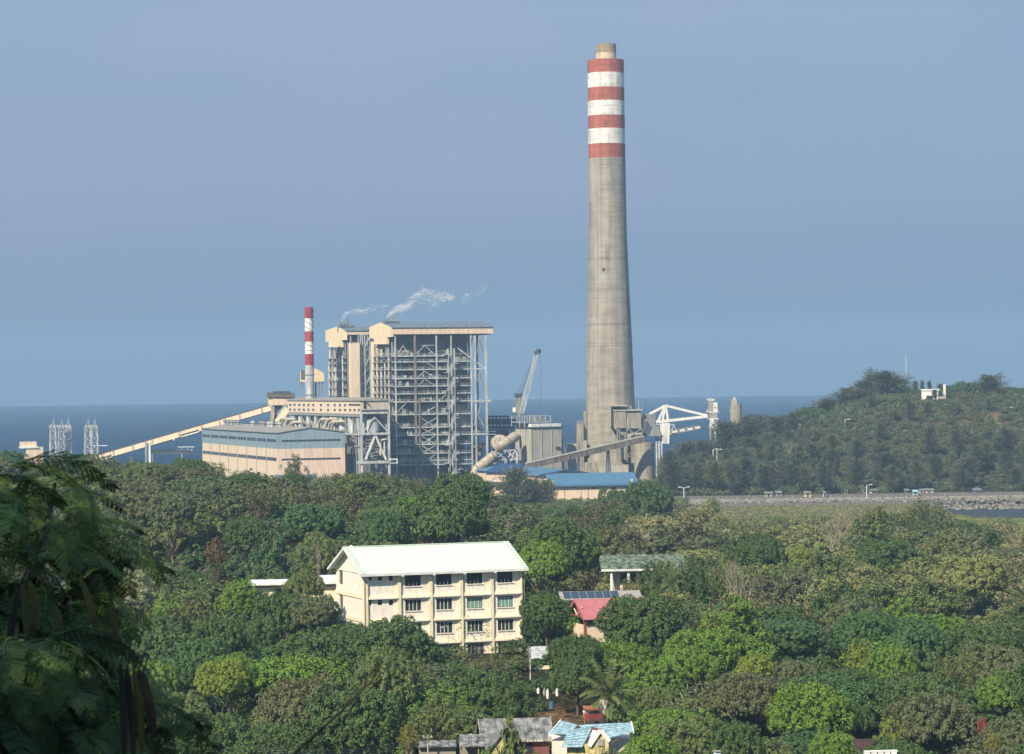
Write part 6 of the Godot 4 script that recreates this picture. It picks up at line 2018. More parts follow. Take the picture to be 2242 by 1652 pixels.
	# foreground houses
	var g0 := PV(c7(690, 1200), 312)
	var gh := thing("grey_roofed_house", "house with long weathered grey sheet roof", "house", Vector3(g0.x, PV(c7(745, 972), 312).y - 2.7, g0.z), 0.10)
	var W1 := (PV(c7(1262, 945), 312).x - PV(c7(745, 972), 312).x) + 0.5
	gabled(gh, W1, 5.6, 2.6, 1.7, 0.5, M.maroon, M.grey_roof, 9, M.white_dirty)
	span("window", Vector3(W1 * 0.62, 0.9, -0.05), Vector3(W1 * 0.75, 2.0, 0.05), M.glass, gh)
	span("door", Vector3(W1 * 0.45, 0, -0.05), Vector3(W1 * 0.53, 2.0, 0.06), M.wood_grey, gh)
	var lr := thing("low_sheet_roof", "low rusty sheet roof left of the grey-roofed house", "shed", PV(c7(450, 1040), 306), 0.1)
	for i in 6:
		thick_roof("roof_sheet", [Vector3(i * 0.66, 0.0, 1.4), Vector3(i * 0.66 + 0.62, 0.02, 1.4), Vector3(i * 0.66 + 0.95, 0.9 + 0.1 * (i % 2), -1.8), Vector3(i * 0.66 + 0.3, 0.9, -1.8)], 0.05, M.grey_roof, lr)
	for x in [0.2, 2.0, 3.8]:
		span("post", Vector3(x, -3, 1.0), Vector3(x + 0.12, 0, 1.12), M.wood_grey, lr)
	span("wall", Vector3(0.3, -3, -1.6), Vector3(3.9, 0.7, -1.4), M.wood_grey, lr)
	var lr2 := thing("long_low_shed", "narrow grey shed roof by the utility pole", "shed", PV(c7(100, 1048), 300), 0.05)
	for i in 5:
		thick_roof("roof_sheet", [Vector3(i * 0.8, 0, 1.0), Vector3(i * 0.8 + 0.76, 0, 1.0), Vector3(i * 0.8 + 0.76, 0.4, -1.2), Vector3(i * 0.8, 0.4, -1.2)], 0.05, M.grey_roof, lr2)
	span("wall", Vector3(0.1, -3, -1.0), Vector3(3.9, 0.0, 0.5), M.wood_grey, lr2)
	var ye := thing("yellow_gabled_house", "small yellow gable end before the grey-roofed house", "house", PV(c7(735, 1190), 300) , 0.05)
	var hy2: float = PV(c7(785, 960), 300).y - ye.position.y
	var g := Geo.new()
	g.prism([Vector3(0, -1, 0), Vector3(2.1, -1, 0), Vector3(2.1, hy2 - 1.4, 0), Vector3(1.05, hy2, 0), Vector3(0, hy2 - 1.4, 0)], Vector3(0, 0, -5))
	put("gable_wall", g, M.yellow_wall, ye)
	thick_roof("roof", [Vector3(-0.4, hy2 - 1.75, 0.3), Vector3(1.05, hy2 + 0.15, 0.3), Vector3(1.05, hy2 + 0.15, -5), Vector3(-0.4, hy2 - 1.75, -5)], 0.07, M.grey_roof, ye)
	thick_roof("roof", [Vector3(1.05, hy2 + 0.15, 0.3), Vector3(2.5, hy2 - 1.75, 0.3), Vector3(2.5, hy2 - 1.75, -5), Vector3(1.05, hy2 + 0.15, -5)], 0.07, M.grey_roof, ye)
	# blue-roofed house: L-shaped, with a front gable
	var b0 := PV(c7(1390, 945), 306)
	var bh := thing("blue_roofed_house", "house with light blue tiled roof and white gable trim", "house", Vector3(b0.x, b0.y - 3.0, b0.z), 0.0)
	var at := func(x: float, y: float, z: float) -> Vector3: return hit(Transform3D(Basis(), bh.position), c7(x, y).x, c7(x, y).y, 2, z)
	var r1: Vector3 = at.call(1500, 862, -4.5)
	var r2: Vector3 = at.call(1955, 840, -4.5)
	var e1: Vector3 = at.call(1975, 925, -1.0)
	var zl := -4.5
	# long slope facing the viewer, in tile courses
	var courses := func(called: String, tl: Vector3, tr: Vector3, br: Vector3, bl: Vector3, n: int, m: int) -> void:
		for i in n:
			for j in m:
				var a: Vector3 = tl.lerp(tr, float(j) / m).lerp(bl.lerp(br, float(j) / m), float(i) / n)
				var b: Vector3 = tl.lerp(tr, float(j + 1) / m).lerp(bl.lerp(br, float(j + 1) / m), float(i) / n)
				var c: Vector3 = tl.lerp(tr, float(j + 1) / m).lerp(bl.lerp(br, float(j + 1) / m), float(i + 1) / n)
				var d: Vector3 = tl.lerp(tr, float(j) / m).lerp(bl.lerp(br, float(j) / m), float(i + 1) / n)
				var s := (b - a) * 0.03
				thick_roof(called, [a, b - s, c - s + UP * 0.07, d + UP * 0.07], 0.05, M.sky_blue_roof, bh)
	var ridge_l: Vector3 = at.call(1352, 826, -6.0)
	courses.call("roof_tile", r1, r2, e1, at.call(1640, 1010, 0.6), 6, 9)
	courses.call("roof_tile", ridge_l, r1 + Vector3(0, 0, 0.02), at.call(1400, 945, -0.5), at.call(1247, 945, -1.2), 5, 4)
	courses.call("roof_tile", at.call(1395, 943, -0.5), at.call(1620, 890, -2.5), at.call(1530, 1060, 1.6), at.call(1352, 1060, 1.6), 6, 5)
	courses.call("roof_tile", at.call(1400, 905, -2.0), at.call(1640, 875, -4.0), at.call(1625, 895, -2.4), at.call(1395, 945, -0.5), 2, 5)
	var wl: float = at.call(1270, 960, -1.5).x
	var wr: float = at.call(1960, 930, -1.5).x
	span("wall", Vector3(wl, -1, -8), Vector3(wr, 2.2, -1.6), M.barge_pink, bh)
	span("front_wing", Vector3(at.call(1400, 1000, 1).x, -1, -1.6), Vector3(at.call(1760, 1000, 1).x, 2.0, 0.9), M.yellow_wall, bh)
	span("eave_board", Vector3(wl - 0.4, at.call(1247, 947, -1.1).y - 0.18, -1.15), Vector3(at.call(1395, 947, -1).x, at.call(1247, 947, -1.1).y + 0.03, -1.05), M.white, bh)
	beam("barge_board", ridge_l + Vector3(-0.05, 0, 0), at.call(1245, 947, -1.2), 0.14, M.white, bh, 0.3)
	beam("barge_board", r2 + Vector3(0.05, 0, 0), e1 + Vector3(0.05, 0, 0), 0.16, M.white, bh, 0.3)
	var pk2: Vector3 = at.call(1690, 906, 1.2)
	var el: Vector3 = at.call(1592, 1050, 1.2)
	var er: Vector3 = at.call(1772, 1005, 1.2)
	beam("barge_board", pk2, el, 0.12, M.white, bh, 0.42)
	beam("barge_board", pk2, er, 0.12, M.white, bh, 0.42)
	var gg := Geo.new()
	gg.prism([pk2 + Vector3(0, -0.1, -0.2), el + Vector3(0.2, -0.1, -0.2), Vector3(el.x + 0.2, el.y - 2, el.z - 0.2), Vector3(er.x - 0.1, el.y - 2, er.z - 0.2), er + Vector3(-0.1, -0.1, -0.2)], Vector3(0, 0, -0.2))
	put("gable_wall", gg, M.yellow_wall, bh)
	span("gable_vent", Vector3(pk2.x - 0.3, pk2.y - 1.7, pk2.z - 0.19), Vector3(pk2.x + 0.4, pk2.y - 1.0, pk2.z - 0.1), M.casing_grey, bh)
	for k in 7:   # pale ridge tiles down the little gable
		var a: Vector3 = at.call(1622, 888, -3.0).lerp(pk2, k / 7.0)
		thick_roof("porch_roof_tile", [a, a + (pk2 - at.call(1622, 888, -3.0)) / 7.4, a + (pk2 - at.call(1622, 888, -3.0)) / 7.4 + (el - pk2), a + (el - pk2)], 0.08, M.barge_pink if k % 2 else M.white, bh)
		thick_roof("porch_roof_tile", [a, a + (pk2 - at.call(1622, 888, -3.0)) / 7.4, a + (pk2 - at.call(1622, 888, -3.0)) / 7.4 + (er - pk2), a + (er - pk2)], 0.08, M.sky_blue_roof, bh)
	beam("porch_ridge", at.call(1618, 886, -3.0), pk2, 0.3, M.maroon, bh, 0.14)
	# banner and low wall by the school's corner
	var tp := P(1160, 1444, 405)
	var tb := thing("hanging_banner", "white and blue printed banner at the school's right corner", "banner", tp, 0.05)
	span("cloth", Vector3(0.15, 0, -0.05), Vector3(2.5, 1.75, 0), M.tarp, tb)
	span("blue_edge", Vector3(-0.1, 0, -0.05), Vector3(0.148, 1.72, 0.0), M.blue_roof, tb)
	for k in 5:
		span("printed_line", Vector3(0.7 + 0.25 * (k % 3), 1.45 - 0.26 * k, 0.001), Vector3(1.3 + 0.3 * (k % 4), 1.53 - 0.26 * k, 0.004), M.casing_grey, tb)
	span("post", Vector3(-0.16, -2.2, -0.12), Vector3(-0.06, 1.75, -0.03), M.wood_grey, tb)
	span("post", Vector3(2.5, -2.2, -0.12), Vector3(2.6, 1.75, -0.03), M.wood_grey, tb)
	var lw := thing("yellow_boundary_wall", "stained yellow boundary wall below the banner", "wall", P(1128, 1476, 402), 0.06)
	for k in 4:
		span("wall_panel", Vector3(k * 1.2, -1.5, -0.25), Vector3(k * 1.2 + 1.16, 1.15 - 0.12 * (k % 2), 0), M.school_yellow, lw)
	span("coping", Vector3(2.4, -1.0, -2.0), Vector3(5.2, -0.75, 0.5), M.white_dirty, lw)
	for q2 in [["utility_pole", "white utility pole in front of the banner", 1161.0, 1420.0, 1485.0, 392.0, 0.1], ["utility_pole", "utility pole with crossarm by the long low shed", 936.5, 1610.0, 1662.0, 298.0, 0.09]]:
		var fp := P(q2[2], q2[4], q2[5])
		var hd := P(q2[2], q2[3], q2[5])
		var up := thing(q2[0], q2[1], "utility pole", Vector3(fp.x, fp.y - 2.0, fp.z), 0, "utility poles")
		var h := hd.y - up.position.y
		tube("pole", [Vector3.ZERO, Vector3(0.05, h, 0)], q2[6], M.white_dirty, up, 8)
		beam("crossarm", Vector3(-0.5, h - 0.25, 0), Vector3(0.5, h - 0.25, 0), 0.09, M.wood_grey, up)
		for dx in [-0.4, 0.0, 0.4]:
			box("insulator", Vector3(dx, h - 0.14, 0), Vector3(0.08, 0.14, 0.08), M.white, up)
	for k in 4:
		var a := P(560 + 10 * k, 1642 + 5 * k, 240)
		var b := P(936.5, 1613.0 + 4.0 * k, 298)
		var pts := []
		for i in 13:
			pts.append(a.lerp(b, i / 12.0) - UP * sin(PI * i / 12.0) * 0.7)
		var w := tube(numbered("power_cable"), pts, 0.011, M.steel, self, 4)
		tag(w, "%s of four power cables slung to the near utility pole" % ["topmost", "second", "third", "lowest"][k], "cable", "power cables to the utility pole")
	# clutter on the clearing
	var rt := thing("red_tricycle_cab", "small red cab parked under the coconut palm", "vehicle", PV(c7(1640, 845), 335) , 0.4)
	span("cab_body", Vector3(-1.0, 0.3, -0.6), Vector3(0.8, 1.1, 0.6), M.dull_red, rt)
	span("cab_roof", Vector3(-0.9, 1.5, -0.6), Vector3(0.7, 1.6, 0.6), M.dull_red, rt)
	for x in [-0.9, 0.65]:
		for z in [-0.55, 0.5]:
			span("cab_post", Vector3(x, 1.1, z), Vector3(x + 0.06, 1.5, z + 0.06), M.steel_dark, rt)
	for x in [-0.7, 0.5]:
		var wg := Geo.new()
		wg.tube([Vector3(x, 0.3, 0.62), Vector3(x, 0.3, 0.74)], [0.3, 0.3], 14)
		put("wheel", wg, M.shelf_dark, rt)
	var st := thing("orange_awning", "orange tarpaulin awning beside the coconut palm", "awning", PV(c7(1540, 840), 336), 0.1)
	for k in 3:
		thick_roof("awning_sheet", [Vector3(0, 0.5 + 0.55 * k, 0.8), Vector3(1.5, 0.5 + 0.55 * k, 0.8), Vector3(1.5, 0.75 + 0.55 * k, -0.4), Vector3(0, 0.8 + 0.55 * k, -0.4)], 0.05, M.orange if k != 1 else M.peach, st)
	for x in [0.05, 1.4]:
		span("post", Vector3(x, -0.5, 0.6), Vector3(x + 0.07, 1.9, 0.67), M.wood_grey, st)
	var lean := thing("leaning_board", "tall pale board leaning beside the red cab", "board", PV(c7(1700, 845), 336), 0.2)
	box("board", Vector3(0, 1.3, 0), Vector3(0.9, 2.8, 0.08), M.white_dirty, lean, Basis(Vector3(0, 0, 1), -0.25))
	var dr := thing("blue_drum", "blue drum standing on the bare clearing", "drum", PV(c7(1265, 715), 352))
	var dg := Geo.new()
	dg.lathe([[0.3, -0.1], [0.33, 0.35], [0.3, 0.75]], 14)
	put("barrel", dg, M.drum_blue, dr)
	for k in 5:
		var lx := 1150 + k * 41 + 13 * (k % 2)
		var lg := thing("white_sack", "white bundle in the row below the banner, %s from the left" % ORDER[k], "sack", PV(c7(lx, 575 + 22 * (k % 3)), 364 + 3 * (k % 3)), 0, "white bundles below the banner")
		var sg := Geo.new()
		sg.lathe([[0.16, -0.2], [0.22, 0.2], [0.2, 0.35 + 0.22 * (k % 3)], [0.06, 0.55 + 0.25 * (k % 3)]], 9)
		put("bundle", sg, M.white_dirty if k % 2 else M.white, lg)
	# roofs at the lower right
	var rr := thing("brown_roofed_house", "dark red-brown roof half hidden in the trees", "house", P(1905, 1655, 280), 0.2)
	thick_roof("roof", [Vector3(-1.0, -1.5, 0), Vector3(3.0, -1.5, 0), Vector3(2.2, 1.1, -4), Vector3(-0.4, 1.1, -4)], 0.1, M.old_roof, rr)
	span("wall", Vector3(-0.6, -5, -4), Vector3(2.6, -1.5, -0.6), M.steel_rust, rr)
	var wr2 := thing("white_rail_roof", "white slatted roof edge at the picture's lower margin", "roof edge", P(1893, 1656, 268), 0.1)
	for k in 5:
		span("slat", Vector3(k * 0.62, -0.25, -0.3), Vector3(k * 0.62 + 0.5, 0.35, 0.3), M.white, wr2)
	span("rail", Vector3(0, 0.36, -0.3), Vector3(3.1, 0.46, 0.32), M.white, wr2)
	var wb := thing("white_shed_corner", "white shed corner glimpsed among dark trees", "shed", P(1575, 1656, 282), 0.4)
	span("wall", Vector3(-0.3, -2, -0.6), Vector3(0.2, 0.4, 0), M.tarp, wb)
	span("roof", Vector3(-0.4, 0.4, -0.7), Vector3(0.3, 0.47, 0.1), M.white_dirty, wb)

# ---------- the flame tree close to the camera ----------
func feather(pinnae: int, length: float) -> ArrayMesh:   # one twice-feathered leaf, hanging outwards along +x
	var g := Geo.new(); g.colored = true
	var pts := []
	var p := Vector3.ZERO
	var d := Vector3(1, 0.25, 0).normalized()
	for i in 12:
		pts.append(p)
		p += d * length / 11.0
		d = (d + Vector3(0, -0.085 - 0.012 * i, 0)).normalized()
	var rad := []
	for i in 12: rad.append(lerpf(0.006, 0.002, i / 11.0))
	g.col = Color(1.1, 1.0, 0.8)
	g.tube(pts, rad, 4, false)
	for k in pinnae:
		var s := lerpf(0.12, 1.0, float(k) / (pinnae - 1)) * 11.0
		var i := mini(int(s), 10)
		var q: Vector3 = pts[i].lerp(pts[i + 1], s - i)
		var along: Vector3 = (pts[i + 1] - pts[i]).normalized()
		var side := along.cross(UP).normalized()
		var pl := length * 0.24 * (0.5 + 0.5 * sin(PI * clampf(float(k) / pinnae + 0.12, 0.0, 1.0)))
		for sg in [-1.0, 1.0]:
			var dir: Vector3 = (side * sg + along * 0.55 + Vector3.DOWN * rng.randf_range(0.1, 0.45)).normalized()
			var nrm := dir.cross(along).normalized()
			if nrm.y < 0: nrm = -nrm
			var across := nrm.cross(dir).normalized()
			var n := 9
			for j in n:   # leaflets in pairs along the pinna
				var c := q + dir * pl * (j + 0.8) / n - UP * 0.02 * pow(float(j) / n, 2.0) * 4.0 * pl
				for sd in [-1.0, 1.0]:
					var ld: Vector3 = (across * sd + dir * 0.5).normalized()
					g.leaf(c + ld * 0.011, (nrm + rv() * 0.2).normalized(), ld, 0.028, 0.0095, tone(0.8, 1.2))
	return g.mesh()

func flame_tree() -> void:
	var D := 18.0
	var foot := Vector3(-6.2, ground(-6.2, 15.0), -15.0)
	var t := thing("flame_tree", "dark feathery-leaved flame tree with hanging pods, close at the left edge", "tree", Vector3.ZERO)
	var kinds := []
	for i in 5: kinds.append(feather(10 + i, 0.5))
	var bark := Geo.new()
	limbs(bark, foot, Vector3(-5.4, 51.0, -16.0), 0.32, 0.22, 0.03, 8, 10)
	put("trunk", bark, M.bark_dark, t)
	# boughs: pixel paths at depths around 18 m, and some that reach up out of the frame
	var boughs := []
	var root := Vector3(-5.4, 51.0, -16.0)
	var paths := [
		[[-160, 1560, 17.0], [60, 1290, 17.6], [95, 1180, 18.0], [120, 1060, 18.4]],
		[[-160, 1450, 17.0], [-40, 1220, 17.4], [0, 1110, 18.0], [20, 1040, 18.2]],
		[[-160, 1560, 17.0], [60, 1480, 17.2], [150, 1330, 17.6], [215, 1240, 18.2]],
		[[-160, 1600, 16.6], [80, 1560, 17.2], [200, 1525, 17.4], [290, 1500, 17.8]],
		[[-100, 1700, 16.6], [120, 1640, 17.0], [260, 1610, 17.4], [420, 1590, 17.8]],
		[[-160, 1400, 17.0], [20, 1350, 17.4], [120, 1330, 18.0], [190, 1330, 18.2]],
		[[-160, 1500, 16.0], [-20, 1440, 16.6], [80, 1430, 17.0], [170, 1450, 17.4]],
		[[-160, 1640, 15.6], [0, 1610, 16.2], [90, 1600, 16.6], [200, 1640, 17.0]],
		[[-400, 1400, 15.0], [-380, 1250, 14.5], [-360, 1150, 14.0], [-340, 1100, 13.5]],
	]
	for q in paths:
		var pts := [root]
		for p in q: pts.append(P(p[0], p[1], p[2]))
		var rad := [0.17, 0.11, 0.06, 0.03, 0.014]
		# smooth the path
		var curve := Curve3D.new()
		for i in pts.size():
			var tn: Vector3 = (pts[mini(i + 1, pts.size() - 1)] - pts[maxi(i - 1, 0)]) * 0.2
			curve.add_point(pts[i], -tn, tn)
		var fine := []
		var fr := []
		for i in 17:
			var f := i / 16.0
			fine.append(curve.sample_baked(f * curve.get_baked_length()))
			fr.append(lerpf(0.12, 0.012, pow(f, 0.7)))
		var g := Geo.new()
		g.tube(fine, fr, 7, false)
		var b := put("bough", g, M.bark_dark, t)
		boughs.append(fine)
	var place := func(at: Vector3, out: Vector3, k: float, m: String) -> void:
		var o := put("frond", kinds[rng.randi() % kinds.size()], tints[m], t)
		var yaw := atan2(-out.z, out.x)
		o.transform = Transform3D(Basis(UP, yaw) * Basis(Vector3(0, 0, 1), rng.randf_range(-0.75, 0.35)) * Basis(Vector3.RIGHT, rng.randf_range(-0.5, 0.5)) * Basis.from_scale(Vector3.ONE * k), at)
	for bi in boughs.size():
		var fine: Array = boughs[bi]
		for i in range(6, 17):
			for k in (2 if i < 13 else 3):
				var out := Vector3(rng.randf_range(-0.6, 1.0), 0, rng.randf_range(-1, 1)).normalized()
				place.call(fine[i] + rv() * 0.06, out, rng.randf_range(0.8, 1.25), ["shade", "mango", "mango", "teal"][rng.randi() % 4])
	# the dark body of leaves in the lower corner
	for i in 90:
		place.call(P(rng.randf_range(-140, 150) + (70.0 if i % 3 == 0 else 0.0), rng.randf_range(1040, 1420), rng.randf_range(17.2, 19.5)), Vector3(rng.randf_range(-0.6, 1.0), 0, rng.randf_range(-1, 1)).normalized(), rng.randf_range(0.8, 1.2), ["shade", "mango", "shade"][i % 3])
	for i in 230:
		var px := rng.randf_range(-140, 260) * (1.0 if i % 3 else 0.75)
		var py := rng.randf_range(1390, 1720)
		if px > 150 and py < 1480: continue
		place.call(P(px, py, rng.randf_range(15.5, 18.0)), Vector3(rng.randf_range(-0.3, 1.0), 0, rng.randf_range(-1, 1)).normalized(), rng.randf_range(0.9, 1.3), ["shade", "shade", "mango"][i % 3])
	# the crown goes on above and to the left, outside the picture; it is what shades the lower leaves
	for i in 210:
		var c := Vector3(rng.randf_range(-8.6, -4.3), 0, rng.randf_range(-13.6, -9.0))
		c.y = 57.6 + 1.6 * (1.0 - pow((c.x + 6.4) / 2.6, 2.0)) + rng.randf_range(-0.9, 0.5)
		var edge: float = absf(c.z) * 1121.0 / F
		if c.x > -edge - 1.0: c.x = -edge - 1.0 - rng.randf() * 1.5
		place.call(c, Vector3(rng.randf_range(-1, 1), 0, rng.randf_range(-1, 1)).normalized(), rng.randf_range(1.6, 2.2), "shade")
	# pods: long flat hanging blades
	var pods := [[48, 1278, 128, 0], [36, 1300, 150, -0.25], [62, 1272, 110, 0.1], [178, 1272, 95, 0.2], [240, 1310, 130, 0.06], [262, 1455, 200, 0.0], [276, 1465, 190, 0.03], [292, 1470, 180, 0.05], [303, 1468, 150, 0.16], [312, 1475, 130, 0.12], [120, 1330, 80, 0.0]]
	for q in pods:
		var d := 16.6 if q[1] < 1400 else 15.2
		var top := P(q[0], q[1], d)
		var len: float = q[2] * d / F
		var g := Geo.new()
		var poly := []
		var wv := 0.021
		for i in 9:
			var s := i / 8.0
			poly.append(Vector3(-wv * pow(sin(PI * clampf(s * 0.94 + 0.03, 0, 1)), 0.32) + sin(s * 2.0) * 0.02, -s * len, 0))
		for i in 9:
			var s := 1.0 - i / 8.0
			poly.append(Vector3(wv * pow(sin(PI * clampf(s * 0.94 + 0.03, 0, 1)), 0.32) + sin(s * 2.0) * 0.02 + 0.001, -s * len, 0))
		g.prism(poly, Vector3(0, 0, -0.007))
		var o := put("seed_pod", g, M.pod if rng.randf() < (0.6 if q[1] < 1400 else 0.25) else M.pod_brown, t)
		o.transform = Transform3D(Basis(Vector3(0, 0, 1), q[3]) * Basis(UP, rng.randf_range(-0.7, 0.7)), top)
		beam("pod_stalk", top, top + Vector3(0.03, 0.09, -0.03), 0.007, M.bark_dark, t)
	# a lone bare twig across the lower middle
	var tw := thing("bare_twig", "thin dark bare twig slanting across the trees in the foreground", "twig", Vector3.ZERO)
	var pts := []
	var rad := []
	for q in [[585, 1720], [650, 1645], [700, 1602], [745, 1560], [790, 1515], [815, 1490], [826, 1470], [836, 1452]]:
		pts.append(P(q[0], q[1], 14.0)); rad.append(0.011 * (1.0 - pts.size() * 0.1))
	var g := Geo.new()
	g.tube(pts, rad, 6, false)
	put("stem", g, M.bark_dark, tw)
	for q in [[815, 1490, 828, 1458], [700, 1602, 668, 1640], [745, 1560, 770, 1525], [790, 1515, 806, 1488], [650, 1645, 640, 1700]]:
		beam("side_shoot", P(q[0], q[1], 14.0), P(q[2], q[3], 14.0), 0.007, M.bark_dark, tw)
	for q in [[822, 1478], [826, 1468], [818, 1488], [810, 1496]]:
		var lf := Geo.new(); lf.colored = true
		lf.leaf(P(q[0], q[1], 14.0), rv(), Vector3(0.6, 0.7, 0), 0.07, 0.02, Color(0.8, 1, 0.7))
		put("leaf", lf, tints.shade, tw)

# ---------- land, sea, sky ----------
func land() -> void:
	var g := Geo.new(); g.colored = true
	var ds := []
	var d := -60.0
	while d < 1860.0:
		ds.append(d)
		d += 4.0 if d < 100.0 else (8.0 if d < 1320.0 else 12.0)
	var xs := []
	var x := -620.0
	while x <= 620.0:
		xs.append(x)
		x += 8.0 if absf(x) < 330.0 else 24.0
	var cols := xs.size()
	for dd in ds:
		for xx in xs:
			var h := ground(xx, dd)
			g.v.append(Vector3(xx, h, -dd))
			var e := 3.0
			g.n.append(Vector3(ground(xx - e, dd) - ground(xx + e, dd), 2.0 * e, ground(xx, dd + e) - ground(xx, dd - e)).normalized())
			var c := Color(0.058, 0.056, 0.028)
			var n := noise.get_noise_2d(xx * 2.0, dd * 2.0)
			if dd > 640.0 and xx > 40.0 and dd < 1240.0:
				c = c.lerp(Color(0.34, 0.27, 0.125), smoothstep(640, 820, dd) * smoothstep(40, 90, xx) * clampf(0.75 + n * 0.6, 0, 1))
			if dd > 730.0 and dd < 1060.0 and xx / dd * F > 900.0: c = Color(0.42, 0.33, 0.145)
			if dd > 1150.0 and dd < 1275.0 and xx > 60.0: c = Color(0.30, 0.27, 0.23)
			if dd >= 1275.0 and xx > 60.0: c = Color(0.15, 0.13, 0.09).lerp(Color(0.09, 0.095, 0.055), clampf(0.5 + n, 0, 1))
			var q := seen_at(Vector3(xx, h, -dd))
			if dd > 335.0 and dd < 372.0 and xx > 1.5 and xx < 10.5: c = Color(0.25, 0.16, 0.09)
			if dd > 455.0 and dd < 520.0 and xx < -26.0 and xx > -40.0: c = Color(0.24, 0.10, 0.06)
			if dd > 1390.0 and dd < 1450.0 and xx > 205.0 and xx < 240.0: c = Color(0.30, 0.20, 0.14)
			g.c.append(c)
	for i in ds.size() - 1:
		for k in cols - 1:
			var a := i * cols + k
			g.ix.append(a); g.ix.append(a + cols); g.ix.append(a + 1)
			g.ix.append(a + 1); g.ix.append(a + cols); g.ix.append(a + cols + 1)
	struct("ground", g, M.ground)
	var s := Geo.new()
	s.quad(Vector3(-7000, 0, -1300), Vector3(7000, 0, -1300), Vector3(7000, 0, -9000), Vector3(-7000, 0, -9000))
	struct("sea", s, M.sea)
	var b := Geo.new()
	b.quad(Vector3(60, 0.0, -990), Vector3(640, 0.0, -990), Vector3(640, 0.0, -1232), Vector3(60, 0.0, -1232))
	struct("bay_water", b, M.bay)
	# a few white crests
	for q in [[401, 987, 0], [406, 980, 1], [217, 977, 2], [1440, 931, 3], [1463, 931, 3], [945, 934, 4], [1480, 868, 5], [1328, 932, 6]]:
		var p := P(q[0], q[1], 100)
		var dir := (p - EYE)
		var hitp := EYE + dir * (-EYE.y / dir.y)
		var wg := Geo.new()
		for k in 5:
			wg.quad(Vector3(-7 + k * 3, 0.05, 2 - k % 2), Vector3(-4.2 + k * 3, 0.05, 2 - k % 2), Vector3(-4.2 + k * 3, 0.6, -k % 2), Vector3(-7 + k * 3, 0.6, -k % 2))
		var wv := struct("wave_crest", wg, M.white)
		wv.position = hitp

func sky_and_light() -> void:
	var cam := Camera3D.new()
	cam.name = "camera"
	cam.basis = cam_basis
	cam.position = EYE
	cam.fov = rad_to_deg(2.0 * atan(826.0 / F))
	cam.near = 0.5; cam.far = 16000.0
	add_child(cam); cam.current = true
	var lens := CameraAttributesPhysical.new()   # the far view is sharp, the branch close by a little soft
	lens.frustum_focal_length = 12.0 * F / 826.0
	lens.frustum_near = 0.5; lens.frustum_far = 16000.0
	lens.frustum_focus_distance = 700.0
	lens.exposure_aperture = 8.5
	cam.attributes = lens
	var w := 1024
	var h := 512
	var im := Image.create(w, h, false, Image.FORMAT_RGBF)
	var nz := FastNoiseLite.new(); nz.seed = 4; nz.frequency = 0.9; nz.fractal_octaves = 4
	var stops := [[0.0, Color(0.1093, 0.1688, 0.2560)], [1.5, Color(0.1364, 0.2017, 0.2964)], [4.0, Color(0.2166, 0.2755, 0.3911)], [7.0, Color(0.2251, 0.2998, 0.4147)], [10.0, Color(0.2031, 0.3093, 0.4288)], [30.0, Color(0.1697, 0.2931, 0.4712)], [90.0, Color(0.1164, 0.2402, 0.4712)]]
	for y in h:
		var el := 90.0 - (y + 0.5) / h * 180.0
		var c: Color = stops[0][1]
		if el > 0.0:
			for i in stops.size() - 1:
				if el >= stops[i][0] and el <= stops[i + 1][0]:
					c = (stops[i][1] as Color).lerp(stops[i + 1][1], (el - stops[i][0]) / (stops[i + 1][0] - stops[i][0]))
		for x in w:
			var az := TAU * x / w
			var n := nz.get_noise_3d(cos(az) * 6.0, el * 0.28, sin(az) * 6.0)
			var k := clampf(el / 2.0, 0.0, 1.0)
			im.set_pixel(x, y, Color(c.r * (1.0 + 0.11 * n * k + 0.05 * sin(5.0 * (az - PI))), c.g * (1.0 + 0.02 * n * k), c.b * (1.0 + 0.015 * n * k)))
	var pano := PanoramaSkyMaterial.new()
	pano.panorama = ImageTexture.create_from_image(im)
	var sky := Sky.new()
	sky.sky_material = pano
	var e := Environment.new()
	e.background_mode = Environment.BG_SKY
	e.sky = sky
	e.tonemap_mode = Environment.TONE_MAPPER_LINEAR
	e.tonemap_exposure = EXPOSURE
	e.sdfgi_enabled = true; e.ssao_enabled = true; e.ssil_enabled = true
	e.fog_enabled = true
	e.fog_mode = Environment.FOG_MODE_EXPONENTIAL
	e.fog_density = HAZE
	e.fog_light_color = Color(0.72, 0.87, 1.0)
	var we := WorldEnvironment.new()
	we.name = "environment"
	we.environment = e
	add_child(we)
	var sun := DirectionalLight3D.new()
	sun.name = "sun"
	sun.light_energy = SUN
	sun.light_color = Color(1.0, 0.945, 0.84)
	sun.light_angular_distance = 0.5
	sun.shadow_enabled = true
	add_child(sun)
	var el := deg_to_rad(SUN_UP)
	var az := deg_to_rad(SUN_SIDE)
	sun.look_at_from_position(Vector3.ZERO, -Vector3(-sin(az) * cos(el), sin(el), cos(az) * cos(el)), UP)

const EXPOSURE := 1.40
const HAZE := 0.000135
const SUN := 1.55
const SUN_UP := 40.0
const SUN_SIDE := 32.0

# ---------- planting ----------
func skyline(px: float) -> float:   # how high the middle-distance trees may stand in front of the plant
	var k := [[-50, 985], [120, 985], [215, 985], [240, 1008], [330, 1005], [443, 1012], [520, 1032], [600, 1040], [700, 1038], [760, 1030], [860, 1038], [1040, 1040], [1075, 1092], [1200, 1098], [1400, 1092], [1460, 1112], [1700, 1128], [1850, 1118], [2080, 1128], [2300, 1150]]
	for i in k.size() - 1:
		if px <= k[i + 1][0]:
			return lerpf(k[i][1], k[i + 1][1], clampf((px - k[i][0]) / float(k[i + 1][0] - k[i][0]), 0, 1))
	return 1150.0

